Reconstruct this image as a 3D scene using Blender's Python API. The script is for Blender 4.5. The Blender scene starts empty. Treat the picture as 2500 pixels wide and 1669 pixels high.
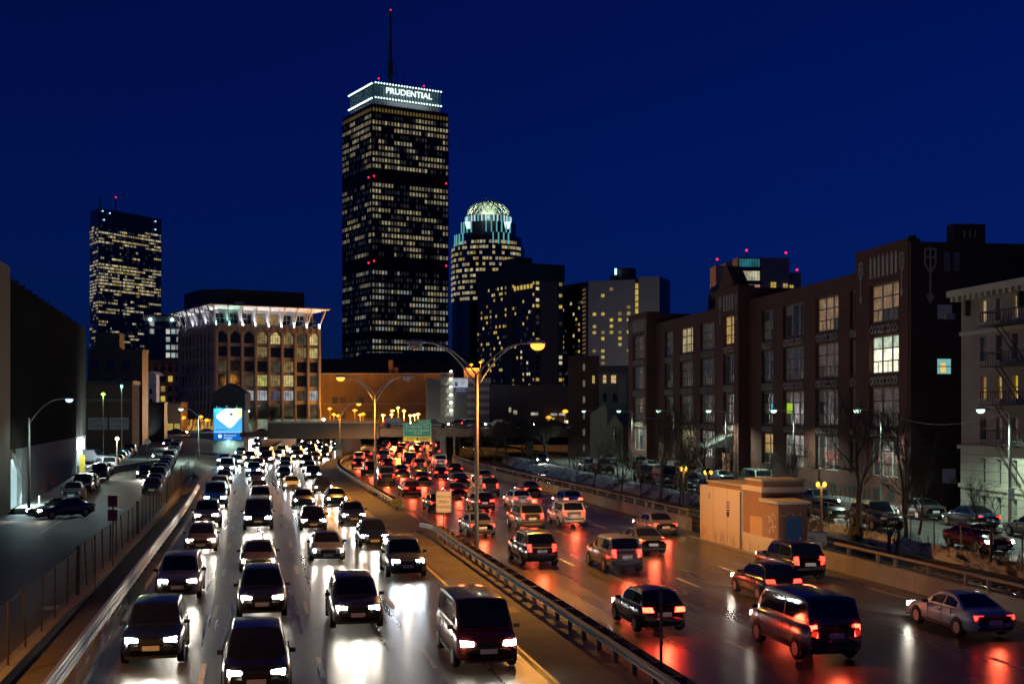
import bpy, bmesh, math, random
from math import radians as R, sin, cos, pi, sqrt, atan2, hypot
from mathutils import Vector, Matrix

random.seed(7)
SC = bpy.context.scene
COL = SC.collection

# ---------------------------------------------------------------- camera, sky, sun, exposure
F = 3035.0 / 2500.0                       # focal length in picture widths
CAMZ = 8.0                                # the overpass the picture was taken from
cam_d = bpy.data.cameras.new('camera')
cam_d.sensor_width = 36.0
cam_d.lens = 36.0 * F
cam_d.shift_y = (1005.0 - 834.5) / 2500.0
cam_d.clip_start = 0.5
cam_d.clip_end = 9000.0
cam = bpy.data.objects.new('camera', cam_d)
cam.location = (0, 0, CAMZ)
cam.rotation_euler = (R(90), 0, 0)
COL.objects.link(cam)
SC.camera = cam

world = bpy.data.worlds.new('World')
SC.world = world
world.use_nodes = True
wn = world.node_tree
for n in list(wn.nodes):
    wn.nodes.remove(n)
w_out = wn.nodes.new('ShaderNodeOutputWorld')
w_bg = wn.nodes.new('ShaderNodeBackground')
w_sky = wn.nodes.new('ShaderNodeTexSky')
w_sky.sky_type = 'NISHITA'
w_sky.sun_disc = False
w_sky.sun_elevation = R(6.0)
w_sky.sun_rotation = R(238)               # the sun has set behind and left of the camera
w_sky.altitude = 0
w_sky.air_density = 1.0
w_sky.dust_density = 0.3
w_sky.ozone_density = 6.0
w_tint = wn.nodes.new('ShaderNodeMix')
w_tint.data_type = 'RGBA'
w_tint.blend_type = 'MULTIPLY'
w_tint.inputs[0].default_value = 1.0
w_tint.inputs[7].default_value = (0.06, 0.19, 1.0, 1)
wn.links.new(w_sky.outputs[0], w_tint.inputs[6])
wn.links.new(w_tint.outputs[2], w_bg.inputs[0])
w_bg.inputs[1].default_value = 0.032
wn.links.new(w_bg.outputs[0], w_out.inputs[0])

sun_d = bpy.data.lights.new('sun', 'SUN')
sun_d.energy = 0.035
sun_d.angle = R(25)
sun_d.color = (1.0, 0.82, 0.74)
sun = bpy.data.objects.new('sun', sun_d)
sun.rotation_euler = (R(68), 0, R(-58))        # added warm fill for the city's glow, from behind and left of the camera
COL.objects.link(sun)

SC.view_settings.view_transform = 'Standard'
SC.view_settings.look = 'None'
SC.view_settings.exposure = 0.0
SC.view_settings.gamma = 1.0
SC.view_settings.use_curve_mapping = False
SC.render.engine = 'CYCLES'
SC.cycles.use_denoising = True
SC.cycles.max_bounces = 4
SC.cycles.diffuse_bounces = 2
SC.cycles.glossy_bounces = 3
SC.cycles.transparent_max_bounces = 8
SC.cycles.sample_clamp_indirect = 3.0
SC.cycles.caustics_reflective = False
SC.cycles.caustics_refractive = False

# ---------------------------------------------------------------- helpers
def at(px, py, Y):
    """the point at depth Y that a pixel of the photograph looks at"""
    return Vector(((px - 1250) / 3035 * Y, Y, CAMZ - (py - 1005) / 3035 * Y))

def gr(px, py, z=0.0):
    Y = 3035 * (CAMZ - z) / (py - 1005)
    return Vector(((px - 1250) / 3035 * Y, Y, z))

class MB:
    def __init__(self):
        self.v = []; self.f = []; self.m = []; self.uv = None
    def quad(self, a, b, c, d, mi=0):
        i = len(self.v); self.v += [tuple(a), tuple(b), tuple(c), tuple(d)]
        self.f.append((i, i+1, i+2, i+3)); self.m.append(mi); return self
    def poly(self, pts, mi=0):
        i = len(self.v); self.v += [tuple(p) for p in pts]
        self.f.append(tuple(range(i, i+len(pts)))); self.m.append(mi); return self
    def hexa(self, p, mi=0):
        """8 corners: bottom ring 0-3 counter clockwise from above, top ring 4-7"""
        i = len(self.v); self.v += [tuple(q) for q in p]
        for q in ((3,2,1,0),(4,5,6,7),(0,1,5,4),(1,2,6,5),(2,3,7,6),(3,0,4,7)):
            self.f.append(tuple(i+k for k in q)); self.m.append(mi)
        return self
    def box(self, x0, x1, y0, y1, z0, z1, mi=0):
        return self.hexa([(x0,y0,z0),(x1,y0,z0),(x1,y1,z0),(x0,y1,z0),(x0,y0,z1),(x1,y0,z1),(x1,y1,z1),(x0,y1,z1)], mi)
    def cbox(self, x, y, z, sx, sy, sz, mi=0):
        return self.box(x-sx/2, x+sx/2, y-sy/2, y+sy/2, z-sz/2, z+sz/2, mi)
    def bar(self, a, b, w, h, mi=0, up=(0,0,1)):
        a = Vector(a); b = Vector(b); d = (b-a).normalized()
        s = d.cross(Vector(up))
        if s.length < 1e-4: s = Vector((1,0,0))
        s.normalize(); u = s.cross(d)
        s = s*(w/2); u = u*(h/2)
        return self.hexa([a+s-u, b+s-u, b-s-u, a-s-u, a+s+u, b+s+u, b-s+u, a-s+u], mi)
    def tube(self, pts, rad, n=6, mi=0, cap=True):
        pts = [Vector(p) for p in pts]
        if not isinstance(rad, (list, tuple)): rad = [rad]*len(pts)
        base = len(self.v); ref = None
        for k, p in enumerate(pts):
            d = (pts[min(k+1, len(pts)-1)] - pts[max(k-1, 0)])
            if d.length < 1e-9: d = Vector((0,0,1))
            d.normalize()
            if ref is None:
                ref = Vector((1,0,0)) if abs(d.x) < 0.8 else Vector((0,1,0))
            s = (ref - d*ref.dot(d))
            if s.length < 1e-6: s = d.orthogonal()
            s.normalize(); ref = s; u = d.cross(s)
            for j in range(n):
                t = 2*pi*j/n
                self.v.append(tuple(p + s*(cos(t)*rad[k]) + u*(sin(t)*rad[k])))
        for k in range(len(pts)-1):
            for j in range(n):
                a = base+k*n+j; b = base+k*n+(j+1) % n
                self.f.append((a, b, b+n, a+n)); self.m.append(mi)
        if cap:
            self.f.append(tuple(base+j for j in reversed(range(n)))); self.m.append(mi)
            e = base+(len(pts)-1)*n
            self.f.append(tuple(e+j for j in range(n))); self.m.append(mi)
        return self
    def lathe(self, prof, n=16, cx=0, cy=0, mi=0):
        base = len(self.v)
        for (r, z) in prof:
            for j in range(n):
                t = 2*pi*j/n
                self.v.append((cx+r*cos(t), cy+r*sin(t), z))
        for k in range(len(prof)-1):
            for j in range(n):
                a = base+k*n+j; b = base+k*n+(j+1) % n
                self.f.append((a, b, b+n, a+n)); self.m.append(mi)
        self.f.append(tuple(base+j for j in reversed(range(n)))); self.m.append(mi)
        e = base+(len(prof)-1)*n
        self.f.append(tuple(e+j for j in range(n))); self.m.append(mi)
        return self
    def prism(self, pts, z0, z1, mi=0):
        n = len(pts); i = len(self.v)
        self.v += [(p[0], p[1], z0) for p in pts] + [(p[0], p[1], z1) for p in pts]
        self.f.append(tuple(i+k for k in reversed(range(n)))); self.m.append(mi)
        self.f.append(tuple(i+n+k for k in range(n))); self.m.append(mi)
        for k in range(n):
            a = i+k; b = i+(k+1) % n
            self.f.append((a, b, b+n, a+n)); self.m.append(mi)
        return self
    def vprism(self, pts, y0, y1, mi=0):
        """outline in x,z pushed from y0 to y1"""
        n = len(pts); i = len(self.v)
        self.v += [(p[0], y0, p[1]) for p in pts] + [(p[0], y1, p[1]) for p in pts]
        self.f.append(tuple(i+k for k in range(n))); self.m.append(mi)
        self.f.append(tuple(i+n+k for k in reversed(range(n)))); self.m.append(mi)
        for k in range(n):
            a = i+k; b = i+(k+1) % n
            self.f.append((b, a, a+n, b+n)); self.m.append(mi)
        return self
    def mesh(self, name, mats, smooth=False):
        me = bpy.data.meshes.new(name)
        me.from_pydata(self.v, [], self.f)
        if not isinstance(mats, (list, tuple)): mats = [mats]
        for m in mats: me.materials.append(m)
        if len(mats) > 1: me.polygons.foreach_set('material_index', self.m)
        if smooth: me.polygons.foreach_set('use_smooth', [True]*len(me.polygons))
        if self.uv is not None:
            uvl = me.uv_layers.new(name='UVMap')
            for l in me.loops: uvl.data[l.index].uv = self.uv[l.vertex_index]
        me.update()
        return me
    def build(self, name, mats, parent=None, smooth=False, loc=None, rz=0):
        return put(name, self.mesh(name, mats, smooth), parent, loc, rz)

def put(name, me, parent=None, loc=None, rz=0, scale=None):
    o = bpy.data.objects.new(name, me)
    COL.objects.link(o)
    if parent is not None: o.parent = parent
    if loc is not None: o.location = loc
    if rz: o.rotation_euler = (0, 0, rz)
    if scale is not None: o.scale = scale
    return o

def thing(name, label, cat, loc=(0,0,0), rz=0.0, group=None):
    o = bpy.data.objects.new(name, None)
    o.empty_display_size = 0.2
    COL.objects.link(o)
    o.location = loc; o.rotation_euler = (0, 0, rz)
    o['label'] = label; o['category'] = cat
    if group: o['group'] = group
    return o

def tag(o, label, cat, group=None):
    o['label'] = label; o['category'] = cat
    if group: o['group'] = group
    return o

def struct(o):
    o['kind'] = 'structure'; return o

def stuff(o):
    o['kind'] = 'stuff'; return o

def light(kind, name, parent, loc, energy, color, radius=0.1, aim=None, cone=None, blend=0.5):
    key = (kind, name, energy, color, radius, cone, blend)
    d = LIGHTS.get(key)
    if d is None:
        d = bpy.data.lights.new(name, kind)
        d.energy = energy; d.color = color
        d.shadow_soft_size = radius
        if kind == 'SPOT':
            d.spot_size = R(cone); d.spot_blend = blend
        LIGHTS[key] = d
    o = bpy.data.objects.new(name, d)
    COL.objects.link(o)
    if parent is not None: o.parent = parent
    o.location = loc
    if aim is not None:
        o.rotation_euler = Vector(aim).to_track_quat('-Z', 'Y').to_euler()
    return o
LIGHTS = {}

def text(name, s, size, mat, parent, loc, rx=R(90), rz=0.0, ext=0.01, align='CENTER', bold=0.0, sx=1.0):
    c = bpy.data.curves.new(name, 'FONT')
    c.body = s; c.size = size; c.extrude = ext; c.align_x = align; c.align_y = 'CENTER'; c.offset = bold
    c.resolution_u = 3
    t = bpy.data.objects.new('tmp_text', c)
    COL.objects.link(t)
    dg = bpy.context.evaluated_depsgraph_get()
    me = bpy.data.meshes.new_from_object(t.evaluated_get(dg))
    bpy.data.objects.remove(t)
    me.materials.clear(); me.materials.append(mat)
    o = put(name, me, parent, loc)
    o.rotation_euler = (rx, 0, rz); o.scale = (sx, 1, 1)
    return o

# ---------------------------------------------------------------- materials
MATS = {}
def mat(name, col, rough=0.7, metal=0.0, emit=None, estr=0.0, spec=0.5, noise=None, bump=0.0, scale=None, coat=0.0):
    """noise = (scale, amount, second colour)"""
    if name in MATS: return MATS[name]
    m = bpy.data.materials.new(name)
    m.use_nodes = True
    nt = m.node_tree
    b = nt.nodes['Principled BSDF']
    b.inputs['Base Color'].default_value = (*col, 1)
    b.inputs['Roughness'].default_value = rough
    b.inputs['Metallic'].default_value = metal
    b.inputs['Specular IOR Level'].default_value = spec
    if coat:
        b.inputs['Coat Weight'].default_value = coat
        b.inputs['Coat Roughness'].default_value = 0.06
    if emit is not None:
        b.inputs['Emission Color'].default_value = (*emit, 1)
        b.inputs['Emission Strength'].default_value = estr
        m.cycles.emission_sampling = 'NONE'
    if noise is not None or bump:
        tc = nt.nodes.new('ShaderNodeTexCoord')
        nz = nt.nodes.new('ShaderNodeTexNoise')
        nz.inputs['Scale'].default_value = noise[0] if noise else (scale or 8.0)
        nz.inputs['Detail'].default_value = 6
        nz.inputs['Roughness'].default_value = 0.65
        nt.links.new(tc.outputs['Object'], nz.inputs['Vector'])
        if noise is not None:
            rmp = nt.nodes.new('ShaderNodeValToRGB')
            rmp.color_ramp.elements[0].position = 0.5 - noise[1]
            rmp.color_ramp.elements[1].position = 0.5 + noise[1]
            rmp.color_ramp.elements[0].color = (*col, 1)
            rmp.color_ramp.elements[1].color = (*noise[2], 1)
            nt.links.new(nz.outputs['Fac'], rmp.inputs['Fac'])
            nt.links.new(rmp.outputs['Color'], b.inputs['Base Color'])
        if bump:
            bp = nt.nodes.new('ShaderNodeBump')
            bp.inputs['Strength'].default_value = bump
            bp.inputs['Distance'].default_value = 0.05
            nt.links.new(nz.outputs['Fac'], bp.inputs['Height'])
            nt.links.new(bp.outputs['Normal'], b.inputs['Normal'])
    MATS[name] = m
    return m

def emat(name, col, strength):
    """a glowing lamp lens"""
    return mat(name, (0.02, 0.02, 0.02), rough=0.4, emit=col, estr=strength)

def room_mat(name, col, strength, seed=0.0, scale=1.2, contrast=0.25, col2=None, low=0.25):
    """a lit window: an uneven bright room behind glass"""
    if name in MATS: return MATS[name]
    m = bpy.data.materials.new(name); m.use_nodes = True
    nt = m.node_tree; b = nt.nodes['Principled BSDF']
    b.inputs['Base Color'].default_value = (0.02, 0.02, 0.022, 1)
    b.inputs['Roughness'].default_value = 0.12
    tc = nt.nodes.new('ShaderNodeTexCoord')
    mp = nt.nodes.new('ShaderNodeMapping'); mp.inputs['Location'].default_value = (seed, seed*1.7, seed*0.3)
    oi = nt.nodes.new('ShaderNodeObjectInfo')
    ad = nt.nodes.new('ShaderNodeVectorMath'); ad.operation = 'ADD'
    ml = nt.nodes.new('ShaderNodeVectorMath'); ml.operation = 'SCALE'
    nt.links.new(oi.outputs['Location'], ml.inputs[0]); ml.inputs['Scale'].default_value = 0.73
    nt.links.new(tc.outputs['Object'], ad.inputs[0]); nt.links.new(ml.outputs[0], ad.inputs[1])
    nt.links.new(ad.outputs[0], mp.inputs['Vector'])
    nz = nt.nodes.new('ShaderNodeTexNoise'); nz.inputs['Scale'].default_value = scale; nz.inputs['Detail'].default_value = 3
    nt.links.new(mp.outputs[0], nz.inputs['Vector'])
    rp = nt.nodes.new('ShaderNodeValToRGB')
    c2 = col2 or tuple(c*low for c in col)
    rp.color_ramp.elements[0].position = 0.5-contrast; rp.color_ramp.elements[0].color = (*c2, 1)
    rp.color_ramp.elements[1].position = 0.5+contrast; rp.color_ramp.elements[1].color = (*col, 1)
    nt.links.new(nz.outputs['Fac'], rp.inputs['Fac'])
    nt.links.new(rp.outputs['Color'], b.inputs['Emission Color'])
    b.inputs['Emission Strength'].default_value = strength
    m.cycles.emission_sampling = 'NONE'
    MATS[name] = m
    return m

def brick_mat(name, c1, c2, mortar, scale=1.0, rough=0.85):
    if name in MATS: return MATS[name]
    m = bpy.data.materials.new(name); m.use_nodes = True
    nt = m.node_tree; b = nt.nodes['Principled BSDF']; b.inputs['Roughness'].default_value = rough
    geo = nt.nodes.new('ShaderNodeTexCoord')
    sep = nt.nodes.new('ShaderNodeSeparateXYZ'); nt.links.new(geo.outputs['Object'], sep.inputs[0])
    add = nt.nodes.new('ShaderNodeMath'); add.operation = 'ADD'
    nt.links.new(sep.outputs['X'], add.inputs[0]); nt.links.new(sep.outputs['Y'], add.inputs[1])
    cmb = nt.nodes.new('ShaderNodeCombineXYZ')
    nt.links.new(add.outputs[0], cmb.inputs['X']); nt.links.new(sep.outputs['Z'], cmb.inputs['Y'])
    br = nt.nodes.new('ShaderNodeTexBrick')
    br.inputs['Scale'].default_value = scale
    br.inputs['Brick Width'].default_value = 0.24; br.inputs['Row Height'].default_value = 0.085
    br.inputs['Mortar Size'].default_value = 0.009
    br.inputs['Color1'].default_value = (*c1, 1); br.inputs['Color2'].default_value = (*c2, 1)
    br.inputs['Mortar'].default_value = (*mortar, 1)
    nt.links.new(cmb.outputs[0], br.inputs['Vector'])
    nz = nt.nodes.new('ShaderNodeTexNoise'); nz.inputs['Scale'].default_value = 0.35; nz.inputs['Detail'].default_value = 5
    nt.links.new(geo.outputs['Object'], nz.inputs['Vector'])
    mx = nt.nodes.new('ShaderNodeMix'); mx.data_type = 'RGBA'; mx.blend_type = 'MULTIPLY'; mx.inputs[0].default_value = 0.6
    rp = nt.nodes.new('ShaderNodeValToRGB')
    rp.color_ramp.elements[0].position = 0.3; rp.color_ramp.elements[0].color = (0.55, 0.5, 0.5, 1)
    rp.color_ramp.elements[1].position = 0.7; rp.color_ramp.elements[1].color = (1.1, 1.05, 1.0, 1)
    nt.links.new(nz.outputs['Fac'], rp.inputs['Fac'])
    nt.links.new(br.outputs['Color'], mx.inputs[6]); nt.links.new(rp.outputs['Color'], mx.inputs[7])
    nt.links.new(mx.outputs[2], b.inputs['Base Color'])
    bp = nt.nodes.new('ShaderNodeBump'); bp.inputs['Strength'].default_value = 0.4; bp.inputs['Distance'].default_value = 0.01
    nt.links.new(br.outputs['Fac'], bp.inputs['Height']); bp.invert = True
    nt.links.new(bp.outputs['Normal'], b.inputs['Normal'])
    MATS[name] = m
    return m

SODIUM = (1.0, 0.40, 0.055)
COOL = (0.72, 1.0, 0.82)
M_asph2 = mat('street_asphalt', (0.05, 0.05, 0.048), rough=0.6, noise=(0.5, 0.25, (0.085, 0.083, 0.078)), bump=0.15)
M_conc = mat('concrete', (0.30, 0.28, 0.25), rough=0.85, noise=(1.2, 0.3, (0.42, 0.40, 0.36)), bump=0.2)
M_concd = mat('dark_concrete', (0.13, 0.125, 0.12), rough=0.85, noise=(0.8, 0.3, (0.22, 0.21, 0.20)), bump=0.2)
M_side = mat('sidewalk_concrete', (0.26, 0.26, 0.24), rough=0.85, noise=(0.6, 0.3, (0.36, 0.35, 0.32)), bump=0.15)
M_galv = mat('galvanised_steel', (0.42, 0.42, 0.42), rough=0.42, metal=0.75, noise=(3.0, 0.3, (0.58, 0.57, 0.55)))
M_rust = mat('weathered_steel', (0.10, 0.075, 0.06), rough=0.7, metal=0.2, noise=(2.0, 0.3, (0.2, 0.13, 0.08)))
M_pole = mat('pole_paint', (0.20, 0.17, 0.14), rough=0.5, metal=0.3)
M_polec = mat('grey_pole', (0.42, 0.42, 0.38), rough=0.55, metal=0.2)
M_wood = mat('timber_block', (0.16, 0.11, 0.07), rough=0.9, noise=(4.0, 0.3, (0.26, 0.18, 0.11)))
M_black = mat('black_metal', (0.012, 0.012, 0.013), rough=0.6)
M_dark = mat('dark_facade', (0.03, 0.028, 0.027), rough=0.55, noise=(0.2, 0.3, (0.05, 0.046, 0.042)))
M_white = mat('white_paint', (0.78, 0.77, 0.74), rough=0.6)
M_paintw = mat('road_paint_white', (0.62, 0.61, 0.58), rough=0.6, noise=(6.0, 0.12, (0.30, 0.30, 0.28)))
M_painty = mat('road_paint_yellow', (0.62, 0.40, 0.05), rough=0.6, noise=(6.0, 0.15, (0.42, 0.27, 0.05)))
M_glassd = mat('dark_glass', (0.012, 0.014, 0.018), rough=0.08, spec=0.8)
M_glasst = mat('teal_glass', (0.02, 0.035, 0.04), rough=0.1, spec=0.8)
M_lampo = emat('sodium_lens', (1.0, 0.40, 0.045), 2.3)
M_lampo2 = emat('sodium_lens_far', (1.0, 0.36, 0.02), 2.0)
M_lampw = emat('cool_lens', (0.62, 1.0, 0.78), 2.2)
M_lampb = emat('blue_white_lens', (0.85, 0.97, 1.0), 9.0)
M_lampg = emat('green_lens', (0.35, 1.0, 0.08), 3.5)
M_red = emat('red_beacon', (1.0, 0.015, 0.06), 3.0)
# ---------------------------------------------------------------- ground and highway alignment
PTS = [(-80, 28.0), (-40, 19.8), (0, 11.6), (36.7, 4.07), (70, -2.75), (100, -8.9), (125, -14.3), (147, -19.0), (169, -23.3), (190, -26.2),
       (210, -27.5), (230, -27.8), (250, -28.4), (280, -31.2), (310, -36.5), (345, -45.0), (400, -62.0), (460, -82.0)]
def _slopes():
    n = len(PTS); d = [(PTS[i+1][1]-PTS[i][1])/(PTS[i+1][0]-PTS[i][0]) for i in range(n-1)]
    return [d[0]] + [(d[i-1]+d[i])/2 for i in range(1, n-1)] + [d[-1]]
_SL = _slopes()
def med(Y):
    """x of the median rail at depth Y, and the slope dx/dY"""
    i = 0
    while i < len(PTS)-2 and Y > PTS[i+1][0]: i += 1
    y0, x0 = PTS[i]; y1, x1 = PTS[i+1]; h = y1-y0; t = (Y-y0)/h
    m0, m1 = _SL[i]*h, _SL[i+1]*h
    x = (2*t**3-3*t*t+1)*x0 + (t**3-2*t*t+t)*m0 + (-2*t**3+3*t*t)*x1 + (t**3-t*t)*m1
    dx = ((6*t*t-6*t)*x0 + (3*t*t-4*t+1)*m0 + (-6*t*t+6*t)*x1 + (3*t*t-2*t)*m1)/h
    return x, dx
def hw(Y, off, z=0.0):
    x, s = med(Y); L = sqrt(1+s*s)
    return Vector((x + off/L, Y - off*s/L, z))
def hdir(Y):
    return Vector((med(Y)[1], 1, 0)).normalized()

def strip(name, o0, o1, Y0, Y1, z, m, parent=None, step=4.0, fn=hw, cross=1):
    b = MB(); b.uv = []
    n = max(1, int(round((Y1-Y0)/step))); L = 0; prev = None
    for k in range(n+1):
        Y = Y0 + (Y1-Y0)*k/n
        c = fn(Y, 0)
        if prev is not None: L += (c-prev).length
        prev = c
        for j in range(cross+1):
            o = o0 + (o1-o0)*j/cross
            b.v.append(tuple(fn(Y, o, z if not callable(z) else z(Y)))); b.uv.append((o, L))
    w = cross+1
    for k in range(n):
        for j in range(cross):
            a = k*w+j
            b.f.append((a, a+1, a+1+w, a+w)); b.m.append(0)
    return b.build(name, m, parent)

def road_mat(name='highway_asphalt', rlo=0.19, rhi=0.41):
    m = bpy.data.materials.new(name); m.use_nodes = True
    nt = m.node_tree; N = nt.nodes; Lk = nt.links.new
    b = N['Principled BSDF']
    uv = N.new('ShaderNodeUVMap'); uv.uv_map = 'UVMap'
    # fine grit
    n1 = N.new('ShaderNodeTexNoise'); n1.inputs['Scale'].default_value = 14; n1.inputs['Detail'].default_value = 8; n1.inputs['Roughness'].default_value = 0.75
    Lk(uv.outputs[0], n1.inputs['Vector'])
    # long smears along the travel direction
    mp = N.new('ShaderNodeMapping'); mp.inputs['Scale'].default_value = (1.6, 0.035, 1); Lk(uv.outputs[0], mp.inputs['Vector'])
    n2 = N.new('ShaderNodeTexNoise'); n2.inputs['Scale'].default_value = 1.0; n2.inputs['Detail'].default_value = 5; Lk(mp.outputs[0], n2.inputs['Vector'])
    # patches
    n3 = N.new('ShaderNodeTexNoise'); n3.inputs['Scale'].default_value = 0.12; n3.inputs['Detail'].default_value = 6; Lk(uv.outputs[0], n3.inputs['Vector'])
    r1 = N.new('ShaderNodeValToRGB'); r1.color_ramp.elements[0].position = 0.3; r1.color_ramp.elements[1].position = 0.75
    r1.color_ramp.elements[0].color = (0.028, 0.027, 0.026, 1); r1.color_ramp.elements[1].color = (0.085, 0.082, 0.078, 1)
    s1 = N.new('ShaderNodeMath'); s1.operation = 'MULTIPLY_ADD'; s1.inputs[1].default_value = 0.35; Lk(n1.outputs['Fac'], s1.inputs[0])
    s2 = N.new('ShaderNodeMath'); s2.operation = 'MULTIPLY_ADD'; s2.inputs[1].default_value = 0.4; Lk(n2.outputs['Fac'], s2.inputs[0])
    s3 = N.new('ShaderNodeMath'); s3.operation = 'MULTIPLY'; s3.inputs[1].default_value = 0.3; Lk(n3.outputs['Fac'], s3.inputs[0])
    Lk(s3.outputs[0], s2.inputs[2]); Lk(s2.outputs[0], s1.inputs[2]); Lk(s1.outputs[0], r1.inputs['Fac'])
    # dark sealed cracks
    vo = N.new('ShaderNodeTexVoronoi'); vo.feature = 'DISTANCE_TO_EDGE'; vo.inputs['Scale'].default_value = 0.16
    mp2 = N.new('ShaderNodeMapping'); mp2.inputs['Scale'].default_value = (1.0, 0.6, 1)
    wob = N.new('ShaderNodeVectorMath'); wob.operation = 'MULTIPLY_ADD'; wob.inputs[1].default_value = (1.5, 1.5, 0)
    Lk(n3.outputs['Color'], wob.inputs[0]); Lk(uv.outputs[0], wob.inputs[2]); Lk(wob.outputs[0], mp2.inputs['Vector']); Lk(mp2.outputs[0], vo.inputs['Vector'])
    rc = N.new('ShaderNodeValToRGB'); rc.color_ramp.elements[0].position = 0.0; rc.color_ramp.elements[1].position = 0.012
    rc.color_ramp.elements[0].color = (0.35, 0.35, 0.35, 1); rc.color_ramp.elements[1].color = (1, 1, 1, 1)
    Lk(vo.outputs['Distance'], rc.inputs['Fac'])
    mx = N.new('ShaderNodeMix'); mx.data_type = 'RGBA'; mx.blend_type = 'MULTIPLY'; mx.inputs[0].default_value = 1
    Lk(r1.outputs['Color'], mx.inputs[6]); Lk(rc.outputs['Color'], mx.inputs[7]); Lk(mx.outputs[2], b.inputs['Base Color'])
    rr = N.new('ShaderNodeMapRange'); rr.inputs['To Min'].default_value = rlo; rr.inputs['To Max'].default_value = rhi
    Lk(n2.outputs['Fac'], rr.inputs['Value']); Lk(rr.outputs[0], b.inputs['Roughness'])
    bp = N.new('ShaderNodeBump'); bp.inputs['Strength'].default_value = 0.30; bp.inputs['Distance'].default_value = 0.012
    Lk(n1.outputs['Fac'], bp.inputs['Height']); Lk(bp.outputs['Normal'], b.inputs['Normal'])
    return m
M_road = road_mat()
M_lroad = road_mat('left_street_asphalt', 0.5, 0.75)

gb = MB(); gb.quad((-4000, -300, -0.45), (4000, -300, -0.45), (4000, 5000, -0.45), (-4000, 5000, -0.45))
M_ground = mat('ground_soil', (0.035, 0.03, 0.025), rough=0.95, noise=(0.3, 0.3, (0.06, 0.052, 0.042)))
struct(gb.build('ground', M_ground))

highway = struct(strip('highway', -17.6, 17.2, -20, 400, 0.0, M_road, cross=4))
# concrete apron of the median and painted lines
M_apron = mat('median_concrete', (0.05, 0.04, 0.028), rough=0.8, noise=(0.7, 0.22, (0.125, 0.10, 0.07)), bump=0.25)
apron = strip('median_apron', -2.6, 0.3, -20, 240, 0.012, M_apron); struct(apron)
for nm, o, m, y1 in (('edge_line', -16.35, M_paintw, 330), ('edge_line', -2.8, M_painty, 330), ('edge_line', 0.95, M_painty, 330), ('edge_line', 15.9, M_paintw, 330)):
    strip(nm, o-0.075, o+0.075, -20, y1, 0.016, m, highway)
LEFT_LINES = (-13.0, -9.4, -5.8 - 0.1)
RIGHT_LINES = (4.75, 8.4, 12.05)
for li, o in enumerate(LEFT_LINES + RIGHT_LINES):
    ph = (0.0, 0.3, 0.9, 0.5, 4.0, 8.0)[li]
    Y = 27.0 + ph
    while Y < 262:
        b = MB(); p = hw(Y, o-0.08, 0.016); q = hw(Y, o+0.08, 0.016); r = hw(Y+3.1, o+0.08, 0.016); s = hw(Y+3.1, o-0.08, 0.016)
        b.quad(p, q, r, s); b.build('lane_dash', M_paintw, highway)
        Y += 12.0
# joints in the apron slabs
for k in range(36):
    Y = 26 + k*5.0
    b = MB(); b.quad(hw(Y, -2.56, 0.0165), hw(Y, 0.26, 0.0165), hw(Y+0.06, 0.26, 0.0165), hw(Y+0.06, -2.56, 0.0165)); b.build('slab_joint', M_black, apron)
db = MB()
c = hw(50.5, -1.6, 0.02); t = hdir(50.5)*0.75; n = Vector((t.y, -t.x, 0))*0.75
db.hexa([c-t+n-Vector((0,0,.02)), c+t+n-Vector((0,0,.02)), c+t-n-Vector((0,0,.02)), c-t-n-Vector((0,0,.02)), c-t+n, c+t+n, c+t-n, c-t-n])
tag(db.build('drain_cover', M_rust), 'square metal drain cover set in the concrete median apron', 'drain cover')

# ---------------------------------------------------------------- guardrails
def wbeam(b, fn, o, Y0, Y1, zc, side, n=3):
    """a corrugated beam between two depths; side = +1/-1: the way its face bulges"""
    prof = [(0.0, -0.155), (0.08, -0.11), (0.08, -0.06), (0.01, 0.0), (0.08, 0.06), (0.08, 0.11), (0.0, 0.155)]
    base = len(b.v); P = len(prof)
    for k in range(n+1):
        Y = Y0 + (Y1-Y0)*k/n
        for (d, h) in prof: b.v.append(tuple(fn(Y, o + side*d, zc+h)))
        for (d, h) in prof: b.v.append(tuple(fn(Y, o + side*(d-0.02), zc+h)))
    W = 2*P
    for k in range(n):
        for j in range(P-1):
            a = base+k*W+j
            b.f.append((a, a+1, a+1+W, a+W)); b.m.append(0)
            a += P
            b.f.append((a, a+W, a+1+W, a+1)); b.m.append(0)
    return b

M_drail = mat('dull_steel', (0.16, 0.155, 0.15), rough=0.5, metal=0.6, noise=(1.5, 0.3, (0.26, 0.24, 0.22)))
def guardrail(name, label, o, Y0, Y1, sides, zc=0.62, sec=3.9, mrail=M_galv, mblock=M_wood, post_gap=1.95):
    g = thing(name, label, 'guardrail', hw(Y0, o))
    inv = -hw(Y0, o)
    def fn(Y, off, z): return hw(Y, off, z) + Vector((inv.x, inv.y, 0))
    for s in sides:
        Y = Y0
        while Y < Y1-0.5:
            e = min(Y+sec, Y1)
            b = MB(); wbeam(b, fn, o + s*0.22, Y, e+0.12, zc + (0.004 if int((Y-Y0)/sec) % 2 else 0), s)
            b.build('rail_section', mrail, g)
            Y += sec
    Y = Y0+0.3
    while Y < Y1:
        c = fn(Y, o, 0); t = hdir(Y); n = Vector((t.y, -t.x, 0))
        b = MB(); b.bar(c + Vector((0,0,-0.05)), c + Vector((0,0,zc+0.16)), 0.15, 0.1, up=t); b.build('post', M_rust, g)
        for s in sides:
            b = MB(); b.bar(c + n*(s*0.05) + Vector((0,0,zc)), c + n*(s*0.215) + Vector((0,0,zc)), 0.16, 0.34); b.build('blockout', mblock, g)
        Y += post_gap
    return g
GR1 = guardrail('median_guardrail', 'double sided median guardrail ending beside the reduce speed sign', -0.1, 22, 79.5, (-1, 1), mrail=M_drail)
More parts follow.
